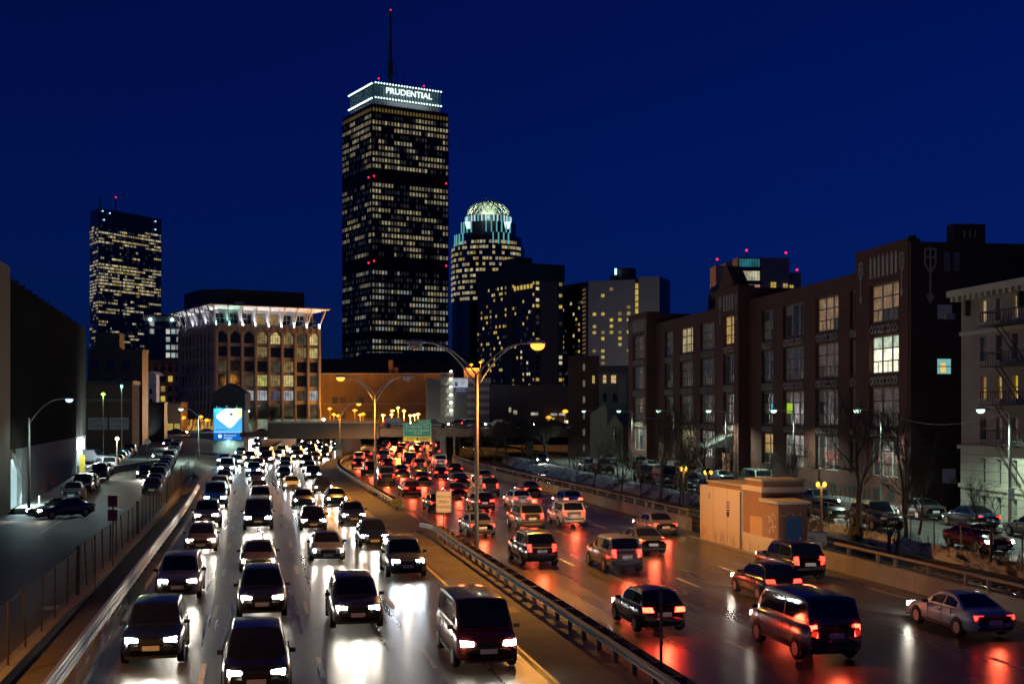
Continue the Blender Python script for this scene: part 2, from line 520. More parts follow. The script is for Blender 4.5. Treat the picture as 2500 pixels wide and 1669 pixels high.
# its turned down end
b = MB(); wbeam(b, lambda Y, off, z: hw(Y, off - (Y-79.5)*0.12, z - max(0, Y-80.5)*0.05) - Vector((*hw(22, -0.1).xy, 0)), -0.32, 79.5, 83.0, 0.62, -1, 6); b.build('end_section', M_galv, GR1)
GR2 = guardrail('median_guardrail', 'far median guardrail with a yellow end marker, curving toward the bridge', -0.1, 102, 232, (-1, 1), sec=5.2, post_gap=2.6, mrail=M_drail)
b = MB(); q = hw(101.8, -0.1, 0) - hw(102, -0.1, 0); b.cbox(q.x, q.y, 0.55, 0.95, 0.5, 0.62); b.build('end_marker', mat('marker_yellow', (0.7, 0.42, 0.03), rough=0.6), GR2)
GR3 = guardrail('shoulder_guardrail', 'silver roadside guardrail along the chain link fence on the left', -16.95, 22, 127, (1,), zc=0.60, post_gap=2.0)
b = MB(); b2 = hw(22, -16.95)
for z in (0.93,):
    Y = 22
    while Y < 122:
        e = Y+3.9
        bb = MB(); wbeam(bb, lambda Y_, off, z_: hw(Y_, off, z_) - Vector((*b2.xy, 0)), -16.73, Y, e+0.1, z, 1)
        bb.build('rail_section', M_galv, GR3); Y += 3.9

# ---------------------------------------------------------------- chain link fence on the left
def fence(name, label, fn, Y0, Y1, z0f, h, gap=2.9, mesh_h=None, lean=0.0, wires=True, cell=0.14, m=M_rust, top=True):
    base = fn(Y0, 0)
    g = thing(name, label, 'fence', (base.x, base.y, 0))
    inv = Vector((-base.x, -base.y, 0))
    Y = Y0; k = 0
    L = []
    while Y <= Y1:
        p = fn(Y, 0) + inv; z0 = z0f(Y)
        lx = random.uniform(-lean, lean); ly = random.uniform(-lean, lean)
        big = (k % 9 == 2)
        b = MB(); b.tube([(p.x, p.y, z0-0.1), (p.x+lx, p.y+ly, z0+h+(0.12 if big else 0))], 0.09 if big else 0.035, 6)
        b.build('post', m, g)
        L.append(Vector((p.x+lx, p.y+ly, z0+h-0.03))); Y += gap; k += 1
    if top:
        for a, c in zip(L, L[1:]):
            s = (a+c)/2 - Vector((0,0,random.uniform(0.0, lean*0.6)))
            b = MB(); b.tube([a, s, c], 0.022, 5); b.build('top_rail', m, g)
    if wires:
        b = MB(); w = 0.006
        n = int((Y1-Y0)/cell)
        hh = h-0.1
        for sgn in (1, -1):
            for i in range(n+1):
                Ya = Y0 + i*cell; Yb = Ya + sgn*hh*0.9
                zs = 0.05; ze = hh
                if Yb > Y1: ze = 0.05 + (hh-0.05)*(Y1-Ya)/(hh*0.9); Yb = Y1
                if Yb < Y0: ze = 0.05 + (hh-0.05)*(Ya-Y0)/(hh*0.9); Yb = Y0
                p = fn(Ya, 0.02*sgn) + inv; q = fn(Yb, 0.02*sgn) + inv
                p.z = z0f(Ya)+zs; q.z = z0f(Yb)+ze
                if (q-p).length < 0.05: continue
                d = Vector((0, w, 0))
                b.quad(p-d, p+d, q+d, q-d)
        stuff(b.build('chain_link_mesh', m, g))
    return g
fence('chain_link_fence', 'rusty sagging chain link fence between the left street and the highway', lambda Y, o, z=0: hw(Y, -18.75+o, z), 24, 150, lambda Y: 0.32, 1.95, lean=0.10, m=mat('dark_wire', (0.028, 0.022, 0.018), rough=0.7), cell=0.2)
# low kerb wall that carries the fence
b = MB()
for k in range(33):
    Y = 20 + k*4.0
    a = hw(Y, -18.5); c = hw(Y+4.0, -18.5); a2 = hw(Y, -19.0); c2 = hw(Y+4.0, -19.0)
    b.hexa([(a2.x,a2.y,-.1),(a.x,a.y,-.1),(c.x,c.y,-.1),(c2.x,c2.y,-.1),(a2.x,a2.y,.34),(a.x,a.y,.34),(c.x,c.y,.34),(c2.x,c2.y,.34)])
tag(b.build('fence_kerb_wall', M_concd), 'low concrete wall under the rusty chain link fence', 'wall')
b = MB(); p = hw(57.5, -18.2, 0.1)
b.tube([p, p + Vector((0, 0.5, 0.0)) + Vector((-0.35, 0, 2.3))], 0.03, 6)
tag(b.build('leaning_rod', M_rust), 'thin rusty rod leaning against the left chain link fence', 'rod')
# verge between guardrail and kerb wall
struct(strip('verge', -18.5, -17.6, -20, 150, 0.004, mat('verge_dirt', (0.06, 0.045, 0.03), rough=0.95, noise=(2.0, 0.3, (0.11, 0.085, 0.055)))))

# ---------------------------------------------------------------- left street
LDX = -0.2455
def lz(Y):
    return 0.30 if Y < 120 else 0.30 + min(1.0, (Y-120)/170.0)*2.4
def ls(Y, off, z=None):
    """left street: off measured from the concrete wall of the dark building, positive toward the highway"""
    x = -38.5 + LDX*(Y-95.3); L = sqrt(1+LDX*LDX)
    return Vector((x + off/L, Y - off*LDX/L, lz(Y) if z is None else z))
LROT = atan2(-LDX, 1)
def lstrip(name, o0, o1, Y0, Y1, dz, m):
    return struct(strip(name, o0, o1, Y0, Y1, lambda Y: lz(Y)+dz, m, fn=ls, step=6))
b = MB(); b.uv = []
n = 60
for k in range(n+1):
    Y = -10 + 310*k/n
    r = hw(Y, -18.95) if Y < 150 else None
    lft = ls(Y, -60 if Y < 92 else 1.9)
    if Y < 150: rt = Vector((r.x, r.y, lz(Y)))
    else: rt = ls(Y, 14.0)
    if Y > 112: rt = ls(Y, min((rt-ls(Y, 0)).x*0.97, 14.5 if Y < 150 else 13.0))
    for t in (0, 0.5, 1):
        q = lft.lerp(rt, t); b.v.append((q.x, q.y, lz(Y))); b.uv.append((t*14, Y))
for k in range(n):
    for j in range(2):
        a = k*3+j; b.f.append((a, a+1, a+4, a+3)); b.m.append(0)
struct(b.build('left_street', M_lroad))
# raised sidewalk along the dark building
b = MB()
for k in range(34):
    Ya = 97.5 + k*5.7; Yb = Ya+5.7
    p = [ls(Ya, 0.0), ls(Ya, 1.95), ls(Yb, 1.95), ls(Yb, 0.0)]
    b.hexa([(q.x, q.y, q.z-0.2) for q in p] + [(q.x, q.y, q.z+0.13) for q in p])
struct(b.build('left_sidewalk', M_side))
# slope between left street and ramp / highway beyond the fence
b = MB()
for k in range(26):
    Ya = 150 + k*5.5; Yb = Ya+5.5
    def edge(Y):
        return ls(Y, 13.0), hw(Y, -17.4, 0.0)
    a0, a1 = edge(Ya); c0, c1 = edge(Yb)
    b.quad(a0-Vector((0,0,.03)), a1-Vector((0,0,.05)), c1-Vector((0,0,.05)), c0-Vector((0,0,.03)))
struct(b.build('verge_slope', M_ground))

# ---------------------------------------------------------------- exit ramp that climbs to the left
RAMP = [(-33.2, 132, .006), (-36.2, 150, .008), (-41.6, 178, .05), (-45.7, 206, .3), (-47.9, 230, .85), (-50.3, 250, 1.5), (-54.6, 264, 2.2), (-61.0, 271.5, 2.65), (-74, 274, 2.75)]
def ramp_pts(n=10):
    out = []
    P = [Vector(p) for p in RAMP]
    for i in range(len(P)-1):
        p0 = P[max(0, i-1)]; p1 = P[i]; p2 = P[i+1]; p3 = P[min(len(P)-1, i+2)]
        for k in range(n):
            t = k/n
            out.append(0.5*((2*p1) + (p2-p0)*t + (2*p0-5*p1+4*p2-p3)*t*t + (3*p1-p0-3*p2+p3)*t**3))
    out.append(P[-1]); return out
RP = ramp_pts()
RN = []
for i, p in enumerate(RP):
    d = (RP[min(i+1, len(RP)-1)] - RP[max(i-1, 0)]); d.z = 0; d.normalize(); RN.append(Vector((d.y, -d.x, 0)))
b = MB(); b.uv = []
L = 0
for i, p in enumerate(RP):
    if i: L += (p-RP[i-1]).length
    for o in (-3.4, 0, 3.6):
        q = p + RN[i]*o; b.v.append((q.x, q.y, q.z+0.008)); b.uv.append((o, L))
for i in range(len(RP)-1):
    for j in range(2):
        a = i*3+j; b.f.append((a, a+1, a+4, a+3)); b.m.append(0)
struct(b.build('exit_ramp', M_road))
def ramp_wall(name, label, off, i0, i1, h, m, th=0.3):
    b = MB()
    for i in range(i0, i1):
        a = RP[i] + RN[i]*off; c = RP[i+1] + RN[i+1]*off
        a2 = RP[i] + RN[i]*(off+th); c2 = RP[i+1] + RN[i+1]*(off+th)
        b.hexa([(a.x,a.y,-.3),(a2.x,a2.y,-.3),(c2.x,c2.y,-.3),(c.x,c.y,-.3),(a.x,a.y,a.z+h),(a2.x,a2.y,a.z+h),(c2.x,c2.y,c.z+h),(c.x,c.y,c.z+h)])
    return tag(b.build(name, m), label, 'wall')
ramp_wall('ramp_parapet', 'pale curved concrete parapet on the outer side of the exit ramp', 3.7, 36, 78, 0.85, M_conc)
ramp_wall('ramp_parapet', 'dark low parapet on the inner side of the ramp under the billboard', -3.8, 30, 76, 0.7, M_concd)

# ---------------------------------------------------------------- plaza behind, bridge over the highway, retaining walls
def slab(name, x0, x1, y0, y1, z0, z1, m):
    return MB().box(x0, x1, y0, y1, z0, z1).build(name, m)
b = MB(); b.prism([(-260, 280), (-79, 280), (-55, 279), (-50.5, 262), (-47.5, 245), (-52, 300), (-75, 420), (-260, 420)], -0.4, 2.68)
struct(b.build('plaza_pavement', M_side))
b = MB(); b.quad((-420, 300, 2.72), (420, 318, 2.72), (420, 2600, 2.72), (-420, 2600, 2.72)); struct(b.build('city_ground', M_ground))
BRX0, BRX1 = -40.5, 34.0
br = thing('road_bridge', 'dark steel girder bridge carrying a street across the highway', 'bridge', (0, 215, 0))
MB().box(BRX0, BRX1, -8, 24, 4.55, 5.25).build('deck', M_concd, br)
MB().box(-22, BRX1, -8.5, -8.05, 4.1, 5.2).build('fascia_girder', M_rust, br)
MB().box(BRX0, -22.1, -8.9, -8.05, 3.55, 6.35).build('solid_parapet', mat('sooty_concrete', (0.06, 0.052, 0.048), rough=0.85, noise=(0.5, 0.3, (0.10, 0.088, 0.08))), br)
MB().box(BRX0, -22.0, -9.0, -8.95, 6.15, 6.4).build('parapet_cap', M_conc, br)
for k in range(27):
    x = -21.4 + k*2.1
    MB().box(x-0.05, x+0.05, -8.45, -8.35, 5.25, 6.25).build('rail_post', M_rust, br)
for z in (5.6, 6.2):
    MB().box(-21.8, BRX1, -8.44, -8.36, z, z+0.07).build('bridge_rail', M_rust, br)
for k in range(13):
    x = -21 + k*4.3
    MB().box(x, x+0.12, -8.62, -8.5, 4.1, 5.2).build('girder_stiffener', M_rust, br)
for x in (-29.1, -11.6, 3.0):
    MB().box(x-0.5, x+0.5, -6, 20, -0.3, 4.55).build('pier', M_concd, br)
# soffit girders under the deck
for k in range(9):
    y = -5 + k*3.4
    MB().box(-46, BRX1, y, y+0.4, 3.75, 4.55).build('cross_girder', M_rust, br)

def wall_along(name, label, off, Y0, Y1, z1, m, rib=None, th=0.5, mr=None, z0=-0.3, slope=0.0):
    g = thing(name, label, 'wall', (0, 0, 0))
    b = MB(); n = int((Y1-Y0)/3)
    s = 1 if off > 0 else -1
    for k in range(n):
        Ya = Y0+(Y1-Y0)*k/n; Yb = Y0+(Y1-Y0)*(k+1)/n
        p = [hw(Ya, off), hw(Ya, off+s*th), hw(Yb, off+s*th), hw(Yb, off)]
        if s < 0: p = [p[1], p[0], p[3], p[2]]
        za = z1 + slope*(Ya-Y0); zb = z1 + slope*(Yb-Y0)
        b.hexa([(q.x,q.y,z0) for q in p] + [(p[0].x,p[0].y,za),(p[1].x,p[1].y,za),(p[2].x,p[2].y,zb),(p[3].x,p[3].y,zb)])
    b.build('face', m, g)
    if rib:
        Y = Y0+1
        while Y < Y1:
            c = hw(Y, off-s*0.12); t = hdir(Y)*0.28; nn = Vector((t.y, -t.x, 0)).normalized()*0.2
            bb = MB(); zt = z1 + slope*(Y-Y0) - 0.12
            bb.hexa([(q.x,q.y,z0) for q in (c-t+nn, c+t+nn, c+t-nn, c-t-nn)] + [(q.x,q.y,zt) for q in (c-t+nn, c+t+nn, c+t-nn, c-t-nn)])
            bb.build('rib', mr or m, g); Y += rib
    return g
M_wallg = mat('green_grey_wall', (0.24, 0.26, 0.18), rough=0.85, noise=(0.6, 0.3, (0.34, 0.35, 0.25)))
wall_along('ribbed_retaining_wall', 'ribbed green grey retaining wall beneath the bridge behind the green sign', 17.4, 236, 352, 4.6, M_wallg, rib=3.6, mr=M_concd)
wall_along('retaining_wall', 'purple grey curved retaining wall left of the oncoming carriageway at the bridge', -17.7, 226, 330, 2.9, mat('purple_grey_wall', (0.24, 0.22, 0.25), rough=0.85, noise=(0.5, 0.3, (0.32, 0.30, 0.33))), slope=0.012)

# ---------------------------------------------------------------- right hand parapet, railway, bank and street
M_railb = mat('painted_rail', (0.20, 0.16, 0.12), rough=0.55, metal=0.2, noise=(3.0, 0.3, (0.13, 0.10, 0.075)))
def parapet(name, label, Y0, Y1, off=17.55, h=0.82, gap=2.9):
    o = hw(Y0, off); g = thing(name, label, 'barrier', (o.x, o.y, 0)); inv = Vector((-o.x, -o.y, 0))
    n = max(1, round((Y1-Y0)/6.0))
    for k in range(n):
        Ya = Y0+(Y1-Y0)*k/n; Yb = Y0+(Y1-Y0)*(k+1)/n - 0.03
        p = [hw(Ya, off-0.22)+inv, hw(Ya, off+0.22)+inv, hw(Yb, off+0.22)+inv, hw(Yb, off-0.22)+inv]
        t = [hw(Ya, off-0.14)+inv, hw(Ya, off+0.2)+inv, hw(Yb, off+0.2)+inv, hw(Yb, off-0.14)+inv]
        b = MB(); b.hexa([(q.x,q.y,-0.3) for q in p] + [(q.x,q.y,h) for q in t]); b.build('concrete_panel', mat('stained_parapet', (0.13, 0.115, 0.095), rough=0.85, noise=(0.8, 0.25, (0.24, 0.21, 0.17)), bump=0.3), g)
    k = 0; Y = Y0+0.5
    while Y < Y1:
        p = hw(Y, off+0.05)+inv
        b = MB(); b.cbox(p.x, p.y, h+0.2, 0.14, 0.16, 0.42); b.build('rail_post', M_railb, g)
        Y += gap if k % 3 else gap*0.55
        k += 1
    pts = []
    Y = Y0+0.1
    while Y < Y1+0.01:
        q = hw(Y, off+0.05)+inv; pts.append((q.x, q.y, h+0.46)); Y += 4
    b = MB(); b.tube(pts, 0.085, 8); b.build('tubular_rail', M_railb, g, smooth=True)
    return g
parapet('concrete_barrier', 'concrete parapet with tubular rail in the lower right, beside the railway', 24, 63.2)
parapet('concrete_barrier', 'long concrete parapet with tubular rail beyond the small service building', 81.5, 205)
b = MB(); q = hw(63.8, 18.4); b.cbox(q.x, q.y, 0.75, 0.9, 0.7, 1.5); tag(b.build('concrete_block', M_conc), 'pale concrete block at the end of the parapet by the blue door', 'block')
b = MB(); q = hw(61.8, 17.28); t = hdir(61.8)
# white patch of paint on the parapet end
b.quad(q-t*0.7+Vector((0,0,.1)), q+t*0.7+Vector((0,0,.1)), q+t*0.7+Vector((.04,0,.72)), q-t*0.7+Vector((.04,0,.72)))
tag(b.build('painted_patch', M_white), 'white painted square on the end of the right hand parapet', 'painted patch')

struct(strip('ballast', 17.8, 28.5, -20, 330, -0.30, mat('ballast_stone', (0.035, 0.032, 0.03), rough=0.95, noise=(9.0, 0.3, (0.09, 0.085, 0.08)), bump=0.6)))
for ti, (a, lab) in enumerate(((2.6, 'pair of steel rails of the track nearest the highway parapet'), (6.0, 'pair of steel rails of the track beside the snowy bank'))):
    o = hw(20, 17.5+a); g = thing('railway_track', lab, 'railway track', (o.x, o.y, 0)); inv = Vector((-o.x, -o.y, 0))
    for dx in (0, 1.44):
        b = MB(); pts = [hw(Y, 17.5+a+dx)+inv for Y in range(20, 331, 5)]
        for p, q in zip(pts, pts[1:]): b.bar((p.x,p.y,-.13), (q.x,q.y,-.13), 0.075, 0.15)
        b.build('rail', mat('polished_rail', (0.5, 0.5, 0.52), rough=0.22, metal=1.0), g)
    b = MB(); Y = 21.0
    while Y < 200:
        p = hw(Y, 17.5+a-0.6)+inv; q = hw(Y, 17.5+a+2.04)+inv
        b.bar((p.x,p.y,-.27), (q.x,q.y,-.27), 0.24, 0.1); Y += 0.75
    stuff(b.build('sleepers', M_wood, g))

RDX = -0.167
SZ = 0.5
def rs(Y, off, z=SZ):
    """right street: off measured from its near edge toward the brick building"""
    L = sqrt(1+RDX*RDX); x = 25.0 + RDX*(Y-62.4)
    return Vector((x + off/L, Y - off*RDX/L, z))
RROT = atan2(-RDX, 1)
struct(strip('right_street', 0.0, 9.0, 30, 232, SZ, M_asph2, fn=rs, cross=2, step=6))
b = MB()
for k in range(40):
    Ya = 30+k*5; Yb = Ya+5
    p = [rs(Ya, 9.0), rs(Ya, 11.7), rs(Yb, 11.7), rs(Yb, 9.0)]
    b.hexa([(q.x,q.y,.3) for q in p] + [(q.x,q.y,SZ+.13) for q in p])
struct(b.build('right_sidewalk', M_side))
strip('centre_line', 4.4, 4.5, 40, 200, SZ+0.006, M_painty, bpy.data.objects['right_street'], fn=rs)
b = MB(); b.quad((43, 20, 0.25), (140, 20, 0.25), (140, 330, 0.25), (-8, 330, 0.25)); 
struct(b.build('block_ground', M_ground))

def snow_mat():
    m = bpy.data.materials.new('bank_soil_and_snow'); m.use_nodes = True
    nt = m.node_tree; b = nt.nodes['Principled BSDF']; b.inputs['Roughness'].default_value = 0.9
    tc = nt.nodes.new('ShaderNodeTexCoord')
    mp = nt.nodes.new('ShaderNodeMapping'); mp.inputs['Scale'].default_value = (1, 0.55, 1); nt.links.new(tc.outputs['Object'], mp.inputs[0])
    n1 = nt.nodes.new('ShaderNodeTexNoise'); n1.inputs['Scale'].default_value = 0.42; n1.inputs['Detail'].default_value = 9; n1.inputs['Roughness'].default_value = 0.68
    nt.links.new(mp.outputs[0], n1.inputs['Vector'])
    r = nt.nodes.new('ShaderNodeValToRGB')
    e = r.color_ramp.elements
    e[0].position = 0.0; e[0].color = (0.028, 0.022, 0.016, 1)
    e[1].position = 1.0; e[1].color = (0.62, 0.63, 0.66, 1)
    x = r.color_ramp.elements.new(0.42); x.color = (0.055, 0.045, 0.033, 1)
    y = r.color_ramp.elements.new(0.49); y.color = (0.42, 0.42, 0.44, 1)
    nt.links.new(n1.outputs['Fac'], r.inputs['Fac']); nt.links.new(r.outputs['Color'], b.inputs['Base Color'])
    bp = nt.nodes.new('ShaderNodeBump'); bp.inputs['Strength'].default_value = 0.7; bp.inputs['Distance'].default_value = 0.12
    nt.links.new(n1.outputs['Fac'], bp.inputs['Height']); nt.links.new(bp.outputs['Normal'], b.inputs['Normal'])
    return m
M_snow = snow_mat()
def bank_edge(Y):
    a = hw(Y, 17.5+8.3, -0.28); c = rs(Y, -0.05, SZ-0.02)
    if c.x < a.x + 0.4: c = Vector((a.x+0.4, c.y, c.z))
    return a, c
from mathutils import noise as _nz
def nzv(p): return _nz.noise(Vector(p))
random.seed(11)
b = MB(); NX = 22; n = 420
for k in range(n+1):
    Y = 26 + 190*k/n
    a, c = bank_edge(Y)
    for j in range(NX+1):
        t = j/NX; q = a.lerp(c, t); bump = 0 if j in (0, NX) else random.uniform(-0.05, 0.07) + 0.08*nzv((q.x*0.9, q.y*0.5, 3.0)) + 0.08*nzv((q.x*2.7, q.y*2.1, 9.0))
        hump = 0.22*sin(pi*t) * min(1, (c.x-a.x)/4)
        b.v.append((q.x, q.y, a.z + (c.z-a.z)*min(1, t*1.6) + hump + bump))
for k in range(n):
    for j in range(NX):
        q = k*(NX+1)+j; b.f.append((q, q+1, q+NX+2, q+NX+1)); b.m.append(0)
struct(b.build('railway_bank', M_snow, smooth=True))
# ---------------------------------------------------------------- lit window materials
W_cream = [room_mat('window_cream_%d' % i, c, s, seed=i*3.1, scale=0.9, contrast=0.18, low=0.45) for i, (c, s) in enumerate((
    ((1.0, 0.86, 0.48), 0.85), ((1.0, 0.90, 0.60), 0.62), ((0.95, 0.85, 0.60), 0.36), ((1.0, 0.80, 0.40), 0.5)))]
W_dim = [mat('window_dim_%d' % i, (0.02, 0.02, 0.022), rough=0.15, emit=c, estr=s) for i, (c, s) in enumerate((
    ((0.75, 0.75, 0.70), 0.06), ((0.6, 0.65, 0.7), 0.03), ((0.7, 0.65, 0.5), 0.16)))]
W_white = [room_mat('window_white_%d' % i, c, s, seed=i*5.3, scale=0.9, contrast=0.2, low=0.4) for i, (c, s) in enumerate((
    ((0.95, 1.0, 0.85), 0.7), ((0.75, 0.95, 1.0), 0.55), ((1.0, 1.0, 0.9), 0.4)))]
W_gold = [room_mat('window_gold_%d' % i, c, s, seed=i*2.3, scale=0.8, contrast=0.2, low=0.45) for i, (c, s) in enumerate((
    ((1.0, 0.70, 0.12), 0.72), ((1.0, 0.78, 0.22), 0.5), ((0.95, 0.62, 0.16), 0.3)))]
W_off = M_glassd

PANES = {}
def pane_mesh(w, h, m, d=0.12):
    key = (round(w, 3), round(h, 3), m.name)
    if key not in PANES:
        PANES[key] = MB().box(-w/2, w/2, -d, 0.05, -h/2, h/2).mesh('window', m)
    return PANES[key]

def facade(parent, ox, oy, rz, cols, rows, dx, z0, dz, w, h, pick, cap=260, xoff=None, skip=None):
    """windows on one wall: the wall starts at (ox, oy) in the building's frame and runs along rz; pick(c, r) -> material or None
    lit windows become parts of their own, the dark remainder is joined"""
    ca, sa = cos(rz), sin(rz); n = 0; rest = {}
    cells = [(c, r) for r in range(rows) for c in range(cols)]
    random.shuffle(cells)
    for c, r in cells:
        m = pick(c, r)
        if m is None: continue
        u = (xoff(c) if xoff else dx*(c+0.5)); z = z0 + dz*(r+0.5)
        x = ox + ca*u; y = oy + sa*u
        ww, hh = (w, h) if not callable(w) else (w(c, r), h)
        if n < cap and m is not W_off:
            o = put('window', pane_mesh(ww, hh, m), parent, (x, y, z), rz); n += 1
        else:
            b = rest.setdefault(m.name, (MB(), m))[0]
            nx, ny = sa, -ca
            p = [(x-ca*ww/2+nx*.1, y-sa*ww/2+ny*.1), (x+ca*ww/2+nx*.1, y+sa*ww/2+ny*.1)]
            b.quad((*p[0], z-hh/2), (*p[1], z-hh/2), (*p[1], z+hh/2), (*p[0], z+hh/2))
    if rest:
        b = MB(); ms = []
        for nm, (q, m) in rest.items():
            i = len(b.v); k = len(ms); ms.append(m)
            b.v += q.v; b.f += [tuple(i+t for t in f) for f in q.f]; b.m += [k]*len(q.f)
        stuff(b.build('windows', ms, parent))

GRID = atan2(0.506, 0.862)
# ---------------------------------------------------------------- the tall office tower with the lit crown
random.seed(21)
PRU = thing('office_tower', 'tallest dark office tower with white lit crown, rooftop name sign and antenna', 'tower', (-92.5, 820, 2.7), GRID)
PW, PD, PH = 56.7, 49.0, 208.7
M_tower = mat('tower_aluminium', (0.05, 0.047, 0.045), rough=0.5, metal=0.2)
MB().box(0, PW, 0, PD, 0, PH).build('shaft', M_tower, PRU)
b = MB()
for k in range(76):
    x = PW*k/75; b.box(x-0.16, x+0.16, -0.45, 0, 4, PH-2)
for k in range(66):
    y = PD*k/65; b.box(-0.45, 0, y-0.16, y+0.16, 4, PH-2)
for r in range(50):
    z = PH - 6.0 - r*4.13
    b.box(0, PW, -0.25, -0.005, z-1.0, z); b.box(-0.25, -0.005, 0, PD, z-1.0, z)
stuff(b.build('facade_fins', mat('tower_fins', (0.035, 0.033, 0.032), rough=0.5, metal=0.3), PRU))
rowp = {}
def pru_pick_factory(cols, dens):
    state = {}
    def pick(c, r):
        k = 49-r                                   # floors from the top
        if k in (0,): return W_gold[2]
        if k in (10, 11, 24, 25, 36): return None
        if k > 42 and k % 3 == 0: return W_off
        if k not in state:
            segs = []; x = 0; base = dens*(0.35+1.25*random.random()**1.3)
            if k == 2: base = 9
            while x < cols:
                L = random.randint(1, 6); segs.append((x, x+L, random.random() < base)); x += L
            state[k] = segs
        for a, e, on in state[k]:
            if a <= c < e:
                if on: return random.choice(W_cream if k < 26 else (W_cream + W_white)) if random.random() < 0.88 else W_dim[2]
                return random.choice([W_dim[0], W_dim[1], W_dim[1], W_off, W_off, W_off])
        return W_off
    return pick
facade(PRU, 0, -0.3, 0, 25, 50, PW/25, PH-6.0-50*4.13+4.13+0.1, 4.13, 1.35, 2.35, pru_pick_factory(25, 0.5), cap=300)
facade(PRU, -0.3, PD, -pi/2, 22, 50, PD/22, PH-6.0-50*4.13+4.13+0.1, 4.13, 1.3, 2.35, pru_pick_factory(22, 0.36), cap=0)
# crown
a = 4.0
MB().box(a, PW-a, a, PD-a, PH, PH+4.6).build('crown_base', mat('crown_grey', (0.30, 0.31, 0.32), rough=0.6), PRU)
MB().box(a+0.8, PW-a-0.8, a+0.8, PD-a-0.8, PH+4.6, PH+14.2).build('observation_floor', room_mat('observation_glass', (0.06, 0.20, 0.25), 0.30, scale=0.12, contrast=0.2, low=0.35), PRU)
MB().box(a-0.7, PW-a+0.7, a-0.7, PD-a+0.7, PH+14.2, PH+15.2).build('crown_roof', M_black, PRU)
MB().box(a-0.7, PW-a+0.7, a-0.7, PD-a+0.7, PH+4.4, PH+5.0).build('crown_sill', M_concd, PRU)
for k in range(24):
    x = a + (PW-2*a)*k/23
    MB().box(x-0.14, x+0.14, a-0.1, a+0.5, PH+5, PH+14.2).build('crown_mullion', mat('crown_mullion', (0.30, 0.40, 0.42), rough=0.5, metal=0.3), PRU)
for k in range(1, 20):
    y = a + (PD-2*a)*k/19
    MB().box(a-0.1, a+0.5, y-0.14, y+0.14, PH+5, PH+14.2).build('crown_mullion', MATS['crown_mullion'], PRU)
lm = bpy.data.meshes.new('crown_lamp'); bm = bmesh.new(); bmesh.ops.create_icosphere(bm, subdivisions=1, radius=0.62); bm.to_mesh(lm); bm.free()
lm.materials.append(emat('crown_lens', (0.70, 1.0, 1.0), 3.0))
for z in (PH+14.9, PH+5.1):
    for k in range(24): put('crown_lamp', lm, PRU, (a + (PW-2*a)*k/23, a-1.3, z))
    for k in range(1, 20): put('crown_lamp', lm, PRU, (a-1.3, a + (PD-2*a)*k/19, z))
    for k in range(1, 3): put('crown_lamp', lm, PRU, (PW-a+1.0, a + 2.4*k, z))
light('AREA', 'crown_glow', PRU, (PW/2, -1.5, PH+7), 1800, (0.8, 1.0, 0.97), aim=(0, 1, 0.25)).data.size = 30
text('name_sign', 'PRUDENTIAL', 5.6, emat('sign_letters', (0.86, 1.0, 0.97), 1.6), PRU, (PW*0.50, a-1.7, PH+10.3), ext=0.3, bold=0.0, sx=1.05)
xr, yr = PW*0.44, PD*0.5
def mast(b, x, y, z0, prof, n=6):
    for (r0, h0), (r1, h1) in zip(prof, prof[1:]): b.tube([(x, y, z0+h0), (x, y, z0+h1)], [r0, r1], n, cap=True)
am = MB(); mast(am, xr, yr, PH+14, [(2.6, 0), (1.3, 5), (1.2, 12), (1.9, 13), (1.9, 22), (1.25, 23), (1.1, 36), (0.75, 37), (0.5, 58)]); am.build('antenna_mast', M_black, PRU)
am = MB(); mast(am, xr+12, yr+4, PH+14, [(0.8, 0), (0.6, 8), (0.35, 16)]); am.build('short_mast', M_black, PRU)
am = MB(); mast(am, xr+4.2, yr, PH+14, [(0.2, 0), (0.15, 18)]); am.build('whip_antenna', M_black, PRU)
for (x, y, w, d, h) in ((12, 14, 8, 8, 3), (24, 20, 14, 10, 4), (40, 26, 6, 6, 2.5)):
    MB().box(x, x+w, y, y+d, PH+15.2, PH+15.2+h).build('roof_plant', M_black, PRU)
rb = bpy.data.meshes.new('red_beacon'); bm = bmesh.new(); bmesh.ops.create_icosphere(bm, subdivisions=1, radius=0.8); bm.to_mesh(rb); bm.free(); rb.materials.append(M_red)
for p in ((xr, yr, PH+72.2), (9, 9, PH+19.5), (PW-14, 9, PH+19), (1.2, -1, PH-48), (-1, 3, PH-48.5), (PW-2, -1, PH-48), (1.2, -1, PH-104), (-1, 3, PH-105), (PW-2, -1, PH-104)):
    put('red_beacon', rb, PRU, p, scale=(0.8, 0.8, 0.8))
MB().tube([(9, 9, PH+15), (9, 9, PH+19)], 0.2, 5).build('beacon_pole', M_black, PRU)
MB().tube([(PW-14, 9, PH+15), (PW-14, 9, PH+18.6)], 0.2, 5).build('beacon_pole', M_black, PRU)

